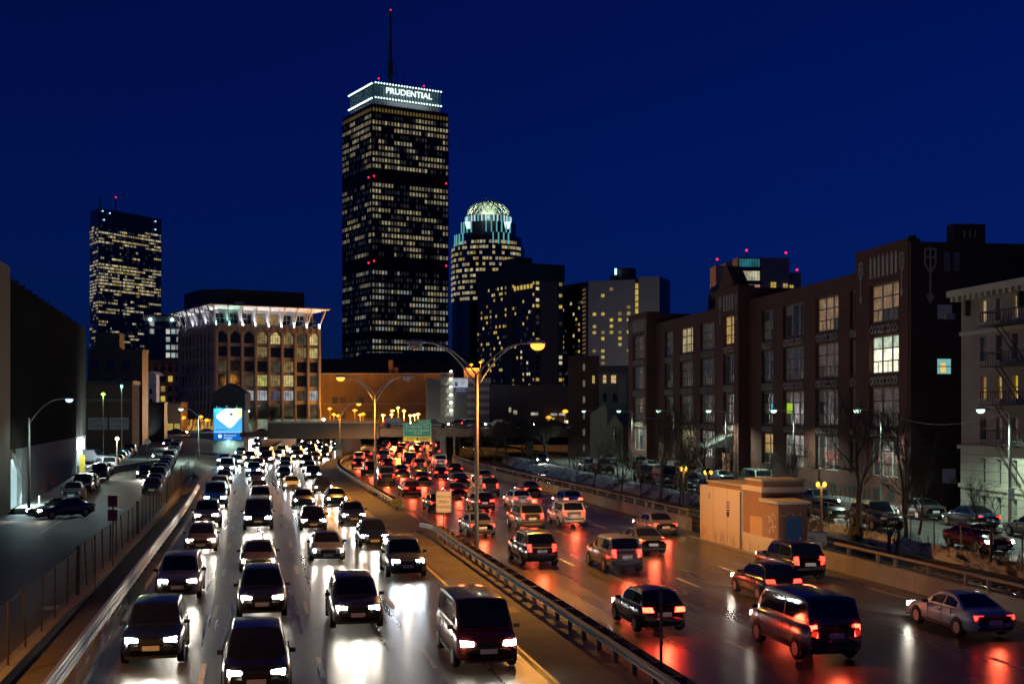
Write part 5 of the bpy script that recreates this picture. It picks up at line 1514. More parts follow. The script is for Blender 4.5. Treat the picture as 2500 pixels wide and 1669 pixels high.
lits = {(2, 0): Lr('amber', (0.9, 0.5, 0.15), 0.45), (2, 1): L_gold, (2, 2): Lr('yellow', (1.0, 0.72, 0.08), 0.7), (0, 0): L_cream, (0, 1): L_grey, (0, 2): L_cream, (3, 1): L_pink, (3, 2): L_pink, (4, 0): L_grey, (4, 1): L_grey, (4, 2): L_grey}
for ci, (a, e) in enumerate(cols_):
    for r, (z0_, z1_) in enumerate(PR):
        top = PR[r-1][0] if r else HT
        stone = r >= 4
        MB().box(a, e, -0.06 if stone else 0, 0.5, z1_, top if not (r == 4) else 4.9).build('lintel_panel', M_lime if stone else M_pale, PB)
        if r == 4: MB().box(a, e, 0, 0.5, 4.9, top).build('lintel_panel', M_pale, PB)
        b = MB(); b.box(a, e, 0.22, 0.3, z0_, z1_)
        wo = MB().box(a, e, 0.2, 0.26, (z0_+z1_)/2-0.04, (z0_+z1_)/2+0.04).build('window', M_frame, PB)
        MB().box(a-0.06, e+0.06, -0.12, 0.3, z0_-0.12, z0_).build('sill', M_lime, wo)
        m = lits.get((r, ci), M_curt[random.choice((0, 2, 2))])
        if r == 5: m = mat('basement_louvre', (0.16, 0.16, 0.13), rough=0.7)
        zm = (z0_+z1_)/2
        MB().box(a+0.02, e-0.02, 0.27, 0.32, z0_, zm-0.045).build('pane', m, wo)
        MB().box(a+0.02, e-0.02, 0.255, 0.30, zm+0.045, z1_).build('pane', m, wo)
    MB().box(a, e, -0.06, 0.5, 0, PR[5][0]).build('lintel_panel', M_lime, PB)
for z, o_ in ((4.9, 0.28), (2.15, 0.2), (12.95, 0.12)): MB().box(-0.1, LEN, -o_, 0.0, z-0.12, z+0.16).build('belt_course', M_lime, PB)
for z in (3.3, 3.9, 4.4, 2.7, 1.6, 1.1): MB().box(0, LEN, -0.072, -0.058, z-0.015, z+0.015).build('stone_joint', M_concd, PB)
MB().box(-0.5, LEN, -0.9, 0.5, HT-0.1, HT+0.35).build('cornice', M_lime, PB)
for k in range(40): MB().box(-0.3+k*0.75, 0.0+k*0.75, -0.7, 0, HT-0.42, HT-0.1).build('cornice_bracket', M_lime, PB)
MB().box(-0.01, 0.3, 0.5, 16, 0, HT).build('side_wall', MATS['end_brick'], PB)
for x in (pu(2367), pu(2497)): MB().box(x-0.12, x+0.12, -0.35, 0, HT-1.5, HT-0.2).build('console', M_dark, PB)
for z in (12.95, 10.2, 7.6, 5.0):
    b = MB(); x0, x1 = pu(2436), pu(2436)+9
    b.box(x0, x1, -1.3, -0.02, z+0.2, z+0.27)
    for k in range(30): x = x0+(x1-x0)*k/29; b.box(x-0.015, x+0.015, -1.3, -1.27, z+0.25, z+1.15)
    b.box(x0, x1, -1.32, -1.26, z+1.12, z+1.18); b.box(x0, x0+0.04, -1.3, 0, z+1.12, z+1.18)
    b.bar((x0+1.5, -1.1, z+0.2), (x0+4.5, -1.1, z-2.4), 0.06, 0.06); b.bar((x0+1.5, -0.7, z+0.2), (x0+4.5, -0.7, z-2.4), 0.06, 0.06)
    b.build('fire_escape', M_black, PB)

# ---------------------------------------------------------------- town houses and stone chapel at the far end of the right street
random.seed(75)
g, w, h = simple_block('dark_brownstone', 'narrow dark brick townhouse side with one column of dim windows', 1387, 1463, 868, 204, 14, brick_mat('dark_house_brick', (0.075, 0.03, 0.025), (0.09, 0.037, 0.03), (0.07, 0.045, 0.04)), R(-3), 0.6)
for k in range(6): put('window', pane_mesh(0.36, 1.05, W_dim[2] if k < 3 else W_dim[0]), g, (2.6, -0.02, h-1.9-k*2.65))
MB().box(-0.3, w*0.45, -0.1, 14, h-2.6, h-2.3).build('string_course', M_dark, g)
put('window', pane_mesh(0.4, 1.25, W_gold[1]), g, (w-0.95, -0.02, h-3.9))
g, w, h = simple_block('grey_townhouse', 'grey rendered townhouse with two warm attic windows behind the chapel', 1463, 1562, 900, 200, 12, mat('grey_render', (0.13, 0.12, 0.10), rough=0.85), R(-3), 0.6, roof=0.5)
MB().box(-0.1, w, -0.25, 12, h-0.6, h+0.2).build('mansard', M_dark, g)
for x, s in ((0.85, 0.5), (2.3, 0.75)):
    o = put('window', pane_mesh(s, 1.25, Lr('attic', (1.0, 0.66, 0.28), 0.75)), g, (x, -0.02, h-1.65))
    MB().box(-s/2, s/2, -0.18, -0.12, -0.04, 0.04).build('window_bar', M_sash, o)
for x in (0.9, 2.5): put('window', pane_mesh(0.6, 1.3, M_glassd), g, (x, -0.02, h-4.6))
MB().box(3.2, 4.4, -0.5, 1, h-5.5, h-1.6).build('chimney_stack', M_concd, g)
CH = thing('stone_chapel', 'small rough stone chapel gable with slate roof by the street lamp', 'chapel', (*at(1482, 1005, 184).xy, 0.6), R(-4))
def cz(py): return CAMZ - (py-1005)/3035*184 - 0.6
wc = (1521-1482)/3035*184
M_rubble = mat('rubble_stone', (0.20, 0.19, 0.13), rough=0.9, noise=(3.5, 0.2, (0.34, 0.32, 0.22)), bump=0.8)
b = MB(); b.vprism([(0, 0), (wc, 0), (wc, cz(1040)), (wc/2, cz(1011)), (0, cz(1040))], 0, 0.6); b.build('gable_wall', M_rubble, CH)
b = MB(); b.quad((wc/2, 0.02, cz(1010)), (wc/2+4.6, 3.2, cz(1010)), (wc/2+4.8, 1.4, cz(1041)), (wc+0.1, 0.02, cz(1041))); b.build('slate_roof', mat('slate', (0.05, 0.055, 0.075), rough=0.55), CH)
b = MB(); b.box(wc, wc+2.4, 0.35, 3, 0, cz(1040)); b.build('side_aisle', brick_mat('chapel_brick', (0.16, 0.08, 0.055), (0.2, 0.1, 0.07), (0.15, 0.12, 0.1)), CH)
b = MB(); b.box(wc/2-0.16, wc/2+0.16, -0.05, 0.02, cz(1070), cz(1043)); b.vprism([(wc/2-0.16, cz(1043)), (wc/2+0.16, cz(1043)), (wc/2, cz(1037))], -0.05, 0.02); b.build('lancet_window', M_glassd, CH)
b = MB(); b.vprism([(-2.5, 0), (0, 0), (0, cz(1000)), (-0.3, cz(985)), (-2.5, cz(1010))], 0.8, 3); b.build('nave_wall', M_rubble, CH)

# shops and bright street seen through the trees
g, w, h = simple_block('shop_block', 'distant red lit corner shops glimpsed through the bare trees', 1195, 1392, 945, 262, 14, M_dark, R(0), 2.7, roof=0.5)
for (px, py, ww, hh, m) in ((1305, 1010, 1.5, 0.6, W_white[0]), (1352, 1011, 1.4, 0.5, W_white[2]), (1372, 1011, 1.2, 0.5, W_white[0]), (1383, 1031, 0.9, 0.9, emat('globe_sign', (1.0, 0.85, 0.6), 1.4)), (1327, 1037, 1.2, 1.4, W_cream[1]),
                           (1351, 1028, 0.5, 1.6, W_gold[0]), (1365, 1038, 0.45, 0.9, W_gold[0]), (1356, 1046, 0.5, 0.7, emat('red_sign', (1.0, 0.2, 0.1), 1.4)), (1300, 1040, 0.8, 1.5, W_gold[2]), (1258, 1006, 0.8, 0.8, W_cream[2]), (1245, 1000, 0.5, 1.0, W_cream[2]),
                           (1342, 1042, 1.1, 1.2, W_gold[1]), (1374, 1046, 1.0, 1.1, W_gold[2])):
    q = at(px, py, 262); put('shop_window', pane_mesh(ww, hh, m), g, (q.x-g.location.x, -0.03, q.z-2.7))
light('POINT', 'shop_glow', g, (13.5, -2, 2.5), 200, (1.0, 0.45, 0.15), 0.3)

# ---------------------------------------------------------------- small service building by the tracks
random.seed(77)
PD_ = Vector((14.4-11.95, 67.4-79.0, 0)).normalized()
PH_ = thing('service_building', 'small cream and brick service building with a blue door beside the tracks', 'building', (11.95, 79.0, -0.05), atan2(PD_.y, PD_.x))
def stucco():
    m = bpy.data.materials.new('stained_stucco'); m.use_nodes = True; nt = m.node_tree; N = nt.nodes; K = nt.links.new
    b = N['Principled BSDF']; b.inputs['Roughness'].default_value = 0.85
    tc = N.new('ShaderNodeTexCoord'); sp = N.new('ShaderNodeSeparateXYZ'); K(tc.outputs['Object'], sp.inputs[0])
    mp = N.new('ShaderNodeMapping'); mp.inputs['Scale'].default_value = (1.5, 1, 0.35); K(tc.outputs['Object'], mp.inputs[0])
    n1 = N.new('ShaderNodeTexNoise'); n1.inputs['Scale'].default_value = 2.2; n1.inputs['Detail'].default_value = 8; n1.inputs['Roughness'].default_value = 0.7; K(mp.outputs[0], n1.inputs['Vector'])
    h = N.new('ShaderNodeMapRange'); h.inputs['From Min'].default_value = 0.45; h.inputs['From Max'].default_value = 1.05; h.inputs['To Min'].default_value = 0.62; h.inputs['To Max'].default_value = 0.0; K(sp.outputs['Z'], h.inputs['Value'])
    mu = N.new('ShaderNodeMath'); mu.operation = 'MULTIPLY'; K(h.outputs[0], mu.inputs[0])
    r2 = N.new('ShaderNodeMapRange'); r2.inputs['From Min'].default_value = 0.42; r2.inputs['From Max'].default_value = 0.62; K(n1.outputs['Fac'], r2.inputs['Value']); K(r2.outputs[0], mu.inputs[1])
    rp = N.new('ShaderNodeValToRGB'); rp.color_ramp.elements[0].color = (0.46, 0.38, 0.29, 1); rp.color_ramp.elements[1].color = (0.14, 0.10, 0.05, 1)
    K(mu.outputs[0], rp.inputs['Fac']); K(rp.outputs[0], b.inputs['Base Color'])
    bp_ = N.new('ShaderNodeBump'); bp_.inputs['Strength'].default_value = 0.25; bp_.inputs['Distance'].default_value = 0.03; K(n1.outputs['Fac'], bp_.inputs['Height']); K(bp_.outputs['Normal'], b.inputs['Normal'])
    return m
M_stuc = stucco()
M_tanb = brick_mat('service_brick', (0.26, 0.14, 0.07), (0.31, 0.17, 0.085), (0.20, 0.13, 0.08))
M_redb = brick_mat('service_brick_red', (0.15, 0.06, 0.04), (0.18, 0.075, 0.05), (0.12, 0.08, 0.06))
MB().box(0, 6.95, 0, 2.6, 0, 3.45).build('rendered_block', M_stuc, PH_)
MB().box(1.2, 6.9, 0.1, 2.5, 3.45, 3.72).build('parapet', M_tanb, PH_)
MB().box(1.1, 7.0, 0.0, 2.6, 3.72, 3.80).build('coping', M_conc, PH_)
MB().box(6.96, 9.6, 0.06, 2.6, 1.1, 3.55).build('brick_block', M_tanb, PH_)
MB().box(6.97, 11.86, 0, 1.7, 0, 1.1).build('rendered_base', M_stuc, PH_)
MB().box(6.9, 9.75, -0.02, 2.7, 3.55, 3.85).build('cornice_band', M_stuc, PH_)
MB().box(7.4, 9.6, 0.1, 2.6, 3.85, 4.15).build('roof_lantern', M_tanb, PH_)
MB().box(7.3, 9.7, 0.0, 2.7, 4.15, 4.27).build('coping', M_conc, PH_)
MB().box(9.61, 11.84, 0.06, 1.7, 1.1, 3.05).build('brick_block', M_tanb, PH_)
b = MB(); b.hexa([(9.5, -0.1, 3.05), (12.05, -0.1, 3.05), (12.05, 1.85, 3.05), (9.5, 1.85, 3.05), (9.5, -0.1, 3.25), (12.05, -0.1, 3.17), (12.05, 1.85, 3.17), (9.5, 1.85, 3.25)]); b.build('roof_slab', M_conc, PH_)
MB().box(11.85, 11.95, 0.02, 1.68, 0, 3.04).build('end_wall', M_redb, PH_)
MB().box(11.95, 12.0, 0.42, 1.36, 0.1, 2.3).build('blue_door', mat('door_blue', (0.015, 0.06, 0.17), rough=0.5), PH_)
MB().box(12.0, 12.05, 1.2, 1.28, 1.15, 1.25).build('door_handle', M_galv, bpy.data.objects['blue_door']).matrix_parent_inverse.identity()
MB().box(8.05, 9.75, 0.0, 0.07, 1.1, 2.15).build('boarded_window', mat('board_tan', (0.42, 0.25, 0.12), rough=0.8), PH_)
b = MB()
for z in (2.72, 2.84, 2.96): b.box(1.55, 1.75, -0.02, 0.02, z, z+0.05)
b.build('wall_vent', M_black, PH_)
b = MB()
for z in (2.15, 2.3, 2.45, 2.6): b.box(4.5, 4.95, -0.02, 0.02, z, z+0.07)
b.box(4.55, 4.9, -0.03, 0.02, 1.8, 2.1); b.build('wall_vent', M_black, PH_)
# pale scrawl on brick and end wall
b = MB(); random.seed(4)
M_spray = mat('spray_paint', (0.55, 0.48, 0.42), rough=0.6)
for row_, z in ((0, 2.35), (1, 1.95), (2, 1.55)):
    p = Vector((10.55, 0.045, z))
    for k in range(16):
        q = p + Vector((random.uniform(-0.03, 0.13), 0, random.uniform(-0.22, 0.22))); q.z = max(z-0.2, min(z+0.22, q.z)); q.x = min(q.x, 11.7)
        b.bar(p, q, 0.02, 0.022, up=(0, 1, 0)); p = q
b.build('graffiti', M_spray, PH_)
MB().tube([(6.8, -0.06, 3.4), (6.8, -0.06, 0.1)], 0.05, 6).build('downpipe', M_rust, PH_)
for x in (2.3, 4.6): MB().box(x-0.012, x+0.012, -0.006, 0.0, 0.2, 3.42).build('render_crack', M_rust, PH_)
b = MB()
p = Vector((11.96, 0.1, 2.55))
for k in range(26):
    q = p + Vector((0, random.uniform(0.0, 0.11), random.uniform(-0.14, 0.14))); q.z = max(2.42, min(2.7, q.z)); q.y = min(q.y, 1.6)
    b.bar(p, q, 0.02, 0.022, up=(1, 0, 0)); p = q
b.build('graffiti', mat('spray_paint_dark', (0.30, 0.26, 0.25), rough=0.6), PH_)
# ---------------------------------------------------------------- highway lamps
def cobra_head(g, p, d, lit, m, name='lamp_head', sc=1.0):
    """p: end of the arm, d: unit direction the head points"""
    d = Vector(d).normalized(); s = Vector((-d.y, d.x, 0))
    b = MB(); L = 0.85*sc; w = 0.19*sc
    prof = [(0, 0.06, 0.06), (0.25, 0.8, 0.12), (0.6, 1.0, 0.16), (0.9, 0.85, 0.12), (1.0, 0.4, 0.05)]
    base = len(b.v); n = 8
    for (t, ws, hs) in prof:
        c = Vector(p) + d*(L*t)
        for j in range(n):
            a = 2*pi*j/n
            b.v.append(tuple(c + s*(cos(a)*w*ws) + Vector((0, 0, max(-0.03*sc, sin(a)*hs*sc)))))
    for k in range(len(prof)-1):
        for j in range(n):
            a = base+k*n+j; e = base+k*n+(j+1) % n
            b.f.append((a, e, e+n, a+n)); b.m.append(0)
    b.f.append(tuple(base+(len(prof)-1)*n+j for j in range(n))); b.m.append(0)
    h = b.build(name, M_polec, g, smooth=True)
    c = Vector(p) + d*(L*0.58)
    lb = MB(); pts = []
    lb.v = []; nn = 10
    ringp = []
    for k, (rr, zz_) in enumerate(((1.0, -0.02), (0.95, -0.14), (0.7, -0.24), (0.35, -0.29))):
        for j in range(nn):
            a = 2*pi*j/nn
            lb.v.append(tuple(c + d*(cos(a)*L*0.36*rr) + s*(sin(a)*w*1.05*rr) + Vector((0, 0, zz_*sc))))
    for k in range(3):
        for j in range(nn):
            a = k*nn+j; e = k*nn+(j+1) % nn
            lb.f.append((a, a+nn, e+nn, e)); lb.m.append(0)
    lb.f.append(tuple(3*nn+j for j in reversed(range(nn)))); lb.m.append(0)
    lb.build('lens', m if lit else mat('lens_off', (0.35, 0.33, 0.30), rough=0.3), h)
    return c

def double_lamp(label, base, zj, heads, m, energy, color, thick=0.13, off_ground=0.0, armdir=None):
    """heads: list of (dx, dy, z, lit) relative to the base"""
    g = thing('street_lamp', label, 'street lamp', base)
    MB().tube([(0, 0, 0), (0, 0, zj)], [thick, thick*0.7], 10).build('pole', M_pole, g, smooth=True)
    MB().box(-thick*1.9, thick*1.9, -thick*1.9, thick*1.9, 0, 0.35).build('pole_base', M_concd, g)
    for (dx, dy, z, lit) in heads:
        d = Vector((dx, dy, 0)); L = d.length; d.normalize()
        e = Vector((dx, dy, z))
        for z0, r in ((zj-0.05, 0.045), (zj-0.75, 0.05)):
            pts = []
            for k in range(9):
                t = k/8.0; pts.append(Vector((0, 0, z0)).lerp(Vector((dx, dy, z0)), t) + Vector((0, 0, (z-z0)*(1-(1-t)**2.0))))
            MB().tube(pts, r, 6).build('arm', M_polec, g, smooth=True)
        c = cobra_head(g, e, d, lit, m, sc=1.35)
        if lit: light('SPOT', 'lamp_light', g, c + Vector((0, 0, -0.5)), energy, color, 0.15, aim=(0, 0, -1), cone=152, blend=0.4)
    return g
nx = Vector((0.98, 0.2, 0))
double_lamp('tall twin arm highway lamp in the near median, its right head glowing orange', (-1.97, 69.4, 0), 10.1, [(2.75, 0.35, 11.85, True), (-2.75, -0.35, 11.85, False)], M_lampo, 14000, SODIUM)
double_lamp('twin arm highway lamp further along the median, its left head glowing orange', (-13.0, 118.3, 0), 9.6, [(-2.6, -0.3, 11.3, True), (2.4, 0.3, 11.3, False)], M_lampo, 14000, SODIUM)
double_lamp('distant single arm median lamp lit orange just before the bridge', (-27.3, 197, 0), 7.7, [(2.3, 0.3, 9.35, True)], M_lampo, 7000, SODIUM, thick=0.1)

q_ = Vector((-20.5, 29.0, 0))
double_lamp('single arm orange lamp in the left street nearest the overpass', (q_.x, q_.y, 0.3), 8.6, [(1.6, 0.3, 9.4, True)], M_lampo, 8000, SODIUM, thick=0.1)
# sodium lamps of the square beyond the bridge
random.seed(81)
SQ = [(805, 999), (815, 1013), (825.5, 1016), (866, 1003), (879, 1014), (886, 1012), (935, 1014.5), (957, 1004), (956, 1013), (972, 996.6), (986, 1004), (1002, 1016), (1012, 1014.5), (1021, 1012), (1065.6, 1016), (1100, 1032), (1134.6, 1021), (1148.6, 1019.6),
      (437, 1025), (400, 1029), (448, 1021), (490, 1019), (505, 1027), (1339, 1021), (1380, 1006)]
WHERE = ['at the left end of the bridge', 'second along the bridge', 'close to the single arm median lamp', 'in front of the hall grilles', 'under the hall grilles', 'right beside the paired square lamp', 'left of the sign gantry', 'before the middle of the brick hall', 'below the middle hall lamp', 'highest against the brick hall', 'just above the green sign', 'behind the green sign top', 'over the green sign', 'right above the exit number', 'between the green sign and the garage stair', 'low under the lit garage stair', 'right of the garage stair', 'beside the tall median pole',
         'left by the gothic entrance', 'by the low shops', 'under the gothic entrance canopy', 'left of the billboard', 'just beside the billboard', 'behind the bare tree by the shops', 'at the corner of the dark townhouse']
for (px, py), wh in zip(SQ, WHERE):
    Y = (random.uniform(335, 355) if px > 900 else random.uniform(322, 345)) if px > 600 and px < 1200 else (296 if px < 600 else 245)
    q = at(px, py, Y)
    g = thing('square_lamp', 'small orange square lamp ' + wh, 'street lamp', (q.x, q.y, 2.7), 0, 'orange lamps of the square')
    hh = q.z-2.7
    MB().tube([(0, 0, 0), (0, 0, hh-0.1)], 0.07, 6).build('pole', M_pole, g)
    b = MB(); b.lathe([(0.14, hh-0.15), (0.6, hh+0.05), (0.6, hh+0.25), (0.25, hh+0.55)], 10); b.build('lantern', M_lampo2, g, smooth=True)
    light('POINT', 'square_light', g, (0, -0.75, hh+0.1), (600 if px < 900 else 11000) if 600 < px < 1200 else 220, SODIUM, 0.2)

# ---------------------------------------------------------------- cool white lamps of the right street
POS = [(1454.7, 'by the dark townhouse, farthest along the right street'), (1544, 'beside the stone chapel on the right street'), (1645, 'at the far corner of the brick loft block'), (1772.7, 'at the brick block centre door'), (1938.7, 'in front of the middle brick bays'), (2151.6, 'before the brightest brick block window'), (2465.8, 'in front of the pale apartment house')]
prev = None
for i, (px, wh) in enumerate(POS):
    Y = 136073.0/(px-743); x = (px-1250)/3035*Y
    g = thing('street_lamp', 'cool white arm lamp ' + wh, 'street lamp', (x, Y, SZ+0.13), 0, 'white lamps along the right street')
    zt = 8.05 - SZ - 0.13
    MB().tube([(0, 0, 0), (0, 0, zt-0.25), (-0.12, 0, zt-0.05), (-0.35, 0, zt)], [0.12, 0.09, 0.07, 0.05], 10).build('pole', M_polec, g, smooth=True)
    MB().tube([(-0.3, 0, zt), (-1.45, 0, zt+0.12)], 0.035, 6).build('arm', M_polec, g)
    c = cobra_head(g, (-1.4, 0, zt+0.13), (-1, 0, 0), True, M_lampw, sc=0.95)
    light('SPOT', 'white_street_light', g, c + Vector((0, 0, -0.4)), 3000, COOL, 0.12, aim=(0, 0, -1), cone=150, blend=0.6)
    if i in (1, 3, 6): MB().cbox(0.0, -0.16, 2.2, 0.42, 0.04, 0.65).build('pole_notice', M_white, g)
    cur = Vector((x, Y, 8.0))
    if i in (2, 6):
        pts = []
        for k in range(13):
            t = k/12; p = prev.lerp(cur, t); p.z -= 0.9*sin(pi*t); pts.append(p)
        tag(MB().tube(pts, 0.02, 4).build('span_wire', M_polec), 'thin sagging cable between lamps ' + ('beside the chapel' if i == 2 else 'across the alley by the pale house'), 'cable')
    prev = cur
# small yellow twin lanterns along the bank
for px, py, wh in ((2005, 1185, 'on a dark post right of the service building'), (1926, 1177, 'behind the service building roof'), (1729, 1155, 'left of the parked pale van'), (1669, 1147, 'by the parked cars left of the van')):
    Y = 3035*4.9/(py-1005); x = (px-1250)/3035*Y
    a_, c_ = bank_edge(Y)
    g = thing('post_lantern', 'low yellow twin lantern ' + wh, 'lantern', (x, Y, 0.35), 0, 'yellow lanterns on the bank')
    MB().tube([(0, 0, -0.4), (0, 0, 2.75)], [0.11, 0.09], 8).build('post', M_rust, g)
    MB().box(-0.28, 0.28, -0.03, 0.03, 2.6, 2.68).build('cross_arm', M_rust, g)
    for s in (-0.22, 0.22): b = MB(); b.lathe([(0.05, 2.68), (0.13, 2.75), (0.13, 2.92), (0.03, 3.02)], 8, cx=s); b.build('lantern_glass', emat('yellow_lens', (1.0, 0.58, 0.05), 2.6), g)
    light('POINT', 'lantern_light', g, (0, -0.45, 2.85), 60, (1.0, 0.66, 0.18), 0.1)

# ---------------------------------------------------------------- left street lamps
def arm_lamp(label, base, pole_h, head, lit, m, energy, color, bend=0.55, sc=1.0):
    g = thing('street_lamp', label, 'street lamp', base)
    MB().tube([(0, 0, 0), (0, 0, pole_h)], [0.12, 0.09], 10).build('pole', M_polec, g, smooth=True)
    hx, hy, hz = head; pts = []
    for k in range(9):
        t = k/8; pts.append((hx*t, hy*t, (pole_h-0.5) + (hz-pole_h+0.5)*(1-(1-t)**2.2)))
    MB().tube(pts, 0.05, 6).build('arm', M_polec, g, smooth=True)
    c = cobra_head(g, pts[-1], (hx, hy, 0), lit, m, sc=sc)
    if lit: light('SPOT', 'arm_lamp_light', g, c + Vector((0, 0, -0.45)), energy, color, 0.12, aim=(0, 0, -1), cone=160, blend=0.5)
    return g
b0 = ls(96.6, 1.2)
arm_lamp('bent arm street lamp in front of the dark warehouse', (b0.x, b0.y, 0.43), 7.1, (2.55, 0.25, 8.6), True, emat('dim_cool_lens', (0.6, 0.85, 1.0), 1.5), 700, (0.70, 0.95, 0.85))
b1 = ls(176, 12.6)
arm_lamp('cool white arm lamp beside the parked row and the billboard', (b1.x+1.0, b1.y, lz(176)), 6.6, (-2.0, 0.0, 7.4), True, M_lampw, 4500, COOL, sc=1.2)
def globe_lamp(label, px, py, Y, m, energy, color, r=0.32, zb=None):
    q = at(px, py, Y); zb = lz(Y) if zb is None else zb
    g = thing('street_lamp', label, 'street lamp', (q.x, q.y, zb)); hh = q.z-zb
    MB().tube([(0, 0, 0), (0, 0, hh-0.1)], [0.09, 0.06], 8).build('pole', M_pole, g)
    b = MB(); b.lathe([(0.1, hh-0.15), (r, hh), (r, hh+0.1), (0.12, hh+0.3)], 12); b.build('lantern', m, g, smooth=True)
    light('POINT', 'globe_light', g, (0, -r-0.3, hh-0.1), energy, color, 0.15)
    return g
globe_lamp('tall green tinted lamp in front of the red brick parking building', 252, 963, 178, M_lampg, 350, (0.5, 1.0, 0.25))
globe_lamp('slim teal lamp mast beside the red brick parking building', 297, 944, 182, emat('teal_lens', (0.3, 1.0, 0.85), 3.0), 200, (0.3, 1.0, 0.85), r=0.2)
globe_lamp('low warm white lamp above the raised car park', 286, 1072, 150, emat('warm_lens', (1.0, 0.75, 0.38), 6.0), 350, (1.0, 0.8, 0.5), r=0.25)
globe_lamp('blue white lamp right beside the billboard', 606, 1004, 268, M_lampb, 4200, (0.85, 0.95, 1.0), zb=2.0)
globe_lamp('blue white lamp at the left end of the bridge parapet', 790, 1024, 224, M_lampb, 1300, (0.85, 0.95, 1.0), zb=0.0)
globe_lamp('small white lamp over the trees left of the garage stair', 1052, 978, 285, M_lampw, 300, COOL, r=0.25, zb=2.7)

# ---------------------------------------------------------------- signs
M_sgreen = mat('sign_green', (0.0, 0.30, 0.16), rough=0.45, noise=(0.8, 0.3, (0.0, 0.34, 0.18)))
M_syel = mat('sign_yellow', (0.85, 0.58, 0.02), rough=0.45)
M_swh = mat('sign_reflective_white', (0.7, 0.7, 0.64), rough=0.4)
GS = thing('exit_sign_gantry', 'green and yellow overhead exit sign on a steel post before the bridge', 'road sign', (*at(1019, 1005, 190).xy, 0))
def sz_(py): return CAMZ - (py-1005)/3035*190
hw_ = 34/3035*190
MB().tube([(hw_+0.35, 0.35, -0.1), (hw_+0.35, 0.35, sz_(1043))], 0.24, 10).build('post', M_rust, GS)
for py in (1045, 1060): MB().bar((-hw_, 0.3, sz_(py)), (hw_+0.5, 0.3, sz_(py)), 0.18, 0.18).build('cross_beam', M_rust, GS)
gp = MB().box(-hw_, hw_, -0.05, 0.05, sz_(1064.5), sz_(1033)).build('green_panel', M_sgreen, GS)
yp = MB().box(-hw_, hw_, -0.05, 0.05, sz_(1076), sz_(1064.6)).build('yellow_panel', M_syel, GS)
tp = MB().box(hw_-2.2, hw_, -0.05, 0.05, sz_(1032.8), sz_(1024)).build('exit_number_tab', M_sgreen, GS)
for (a, e, z) in ((-hw_+.05, hw_-.05, 1034), ): MB().box(a, e, -0.065, -0.052, sz_(z)-0.03, sz_(z)+0.03).build('sign_border', M_swh, gp)
for x in (-hw_+0.06, hw_-0.06): MB().box(x-0.03, x+0.03, -0.065, -0.052, sz_(1064), sz_(1034)).build('sign_border', M_swh, gp)
text('sign_words', 'Prudential Ctr', 0.62, M_swh, gp, (0, -0.07, sz_(1040.5)), ext=0.006)
text('sign_words', 'Copley Square', 0.62, M_swh, gp, (0, -0.07, sz_(1049.3)), ext=0.006)
text('sign_words', '1/2 MILE', 0.40, M_swh, gp, (0, -0.07, sz_(1057.5)), ext=0.006)
text('sign_words', 'EXIT', 0.52, M_black, yp, (-1.05, -0.07, sz_(1070.2)), ext=0.006)
text('sign_words', 'ONLY', 0.52, M_black, yp, (1.08, -0.07, sz_(1070.2)), ext=0.006)
b = MB(); zc = sz_(1070.2); b.vprism([(-0.32, zc+0.1), (-0.1, zc+0.02), (-0.06, zc+0.22), (0.06, zc+0.22), (0.1, zc+0.02), (0.32, zc+0.1), (0, zc-0.24)], -0.075, -0.055); b.build('sign_arrow', M_black, yp)
text('sign_words', 'EXIT 22', 0.46, M_swh, tp, (hw_-1.1, -0.07, sz_(1028.5)), ext=0.006)
SS = thing('warning_sign', 'white rectangular reduce speed tunnel sign on a thin post in the median', 'road sign', (-4.42, 80.4, 0))
MB().tube([(0, 0.03, -0.1), (0, 0.03, 2.8)], 0.035, 6).build('post', M_rust, SS)
b = MB(); w2, z0_, z1_ = 0.49, 1.5, 2.87
b.vprism([(-w2+.06, z0_), (w2-.06, z0_), (w2, z0_+.06), (w2, z1_-.06), (w2-.06, z1_), (-w2+.06, z1_), (-w2, z1_-.06), (-w2, z0_+.06)], -0.03, -0.01); pn = b.build('sign_plate', mat('sign_cream', (0.60, 0.55, 0.46), rough=0.5), SS)
for t_, z in (('REDUCE', 2.52), ('SPEED', 2.19), ('TUNNEL', 1.86)): text('sign_words', t_, 0.25, M_black, pn, (0, -0.034, z), ext=0.003)
b = MB()
for (a, e, c, d) in ((-w2+.04, w2-.04, z1_-.06, z1_-.045), (-w2+.04, w2-.04, z0_+.045, z0_+.06), (-w2+.04, -w2+.055, z0_+.06, z1_-.06), (w2-.055, w2-.04, z0_+.06, z1_-.06)): b.box(a, e, -0.034, -0.031, c, d)
b.build('sign_border', M_black, pn)
s2 = thing('road_sign_back', 'small grey sign seen from behind near the distant median lamp', 'road sign', hw(190, -0.4))
MB().tube([(0, 0.03, 0), (0, 0.03, 2.2)], 0.04, 6).build('post', M_rust, s2); MB().box(-0.42, 0.42, -0.03, 0.0, 1.25, 2.25).build('sign_plate', M_polec, s2)
q = hw(66, -18.45); s3 = thing('road_sign_back', 'two small red plates on a post along the left chain link fence', 'road sign', (q.x, q.y, 0.3))
MB().tube([(0, 0.03, 0), (0, 0.03, 3.45)], 0.04, 6).build('post', M_rust, s3)
for z in (2.95, 2.25): MB().box(-0.24, 0.24, -0.03, 0.0, z-0.0, z+0.55).build('sign_plate', mat('sign_red', (0.32, 0.06, 0.05), rough=0.5), s3)
q = gr(1614, 1620); tag(MB().tube([(q.x, q.y, -0.1), (q.x, q.y, 2.42)], 0.05, 6).build('marker_post', M_rust), 'plain dark steel post standing alone beside the red carriageway', 'post')
q = ls(165, 13.2); s4 = thing('warning_sign', 'small pale diamond sign at the far end of the left pavement', 'road sign', (*at(360, 1068, 168).xy, lz(168)))
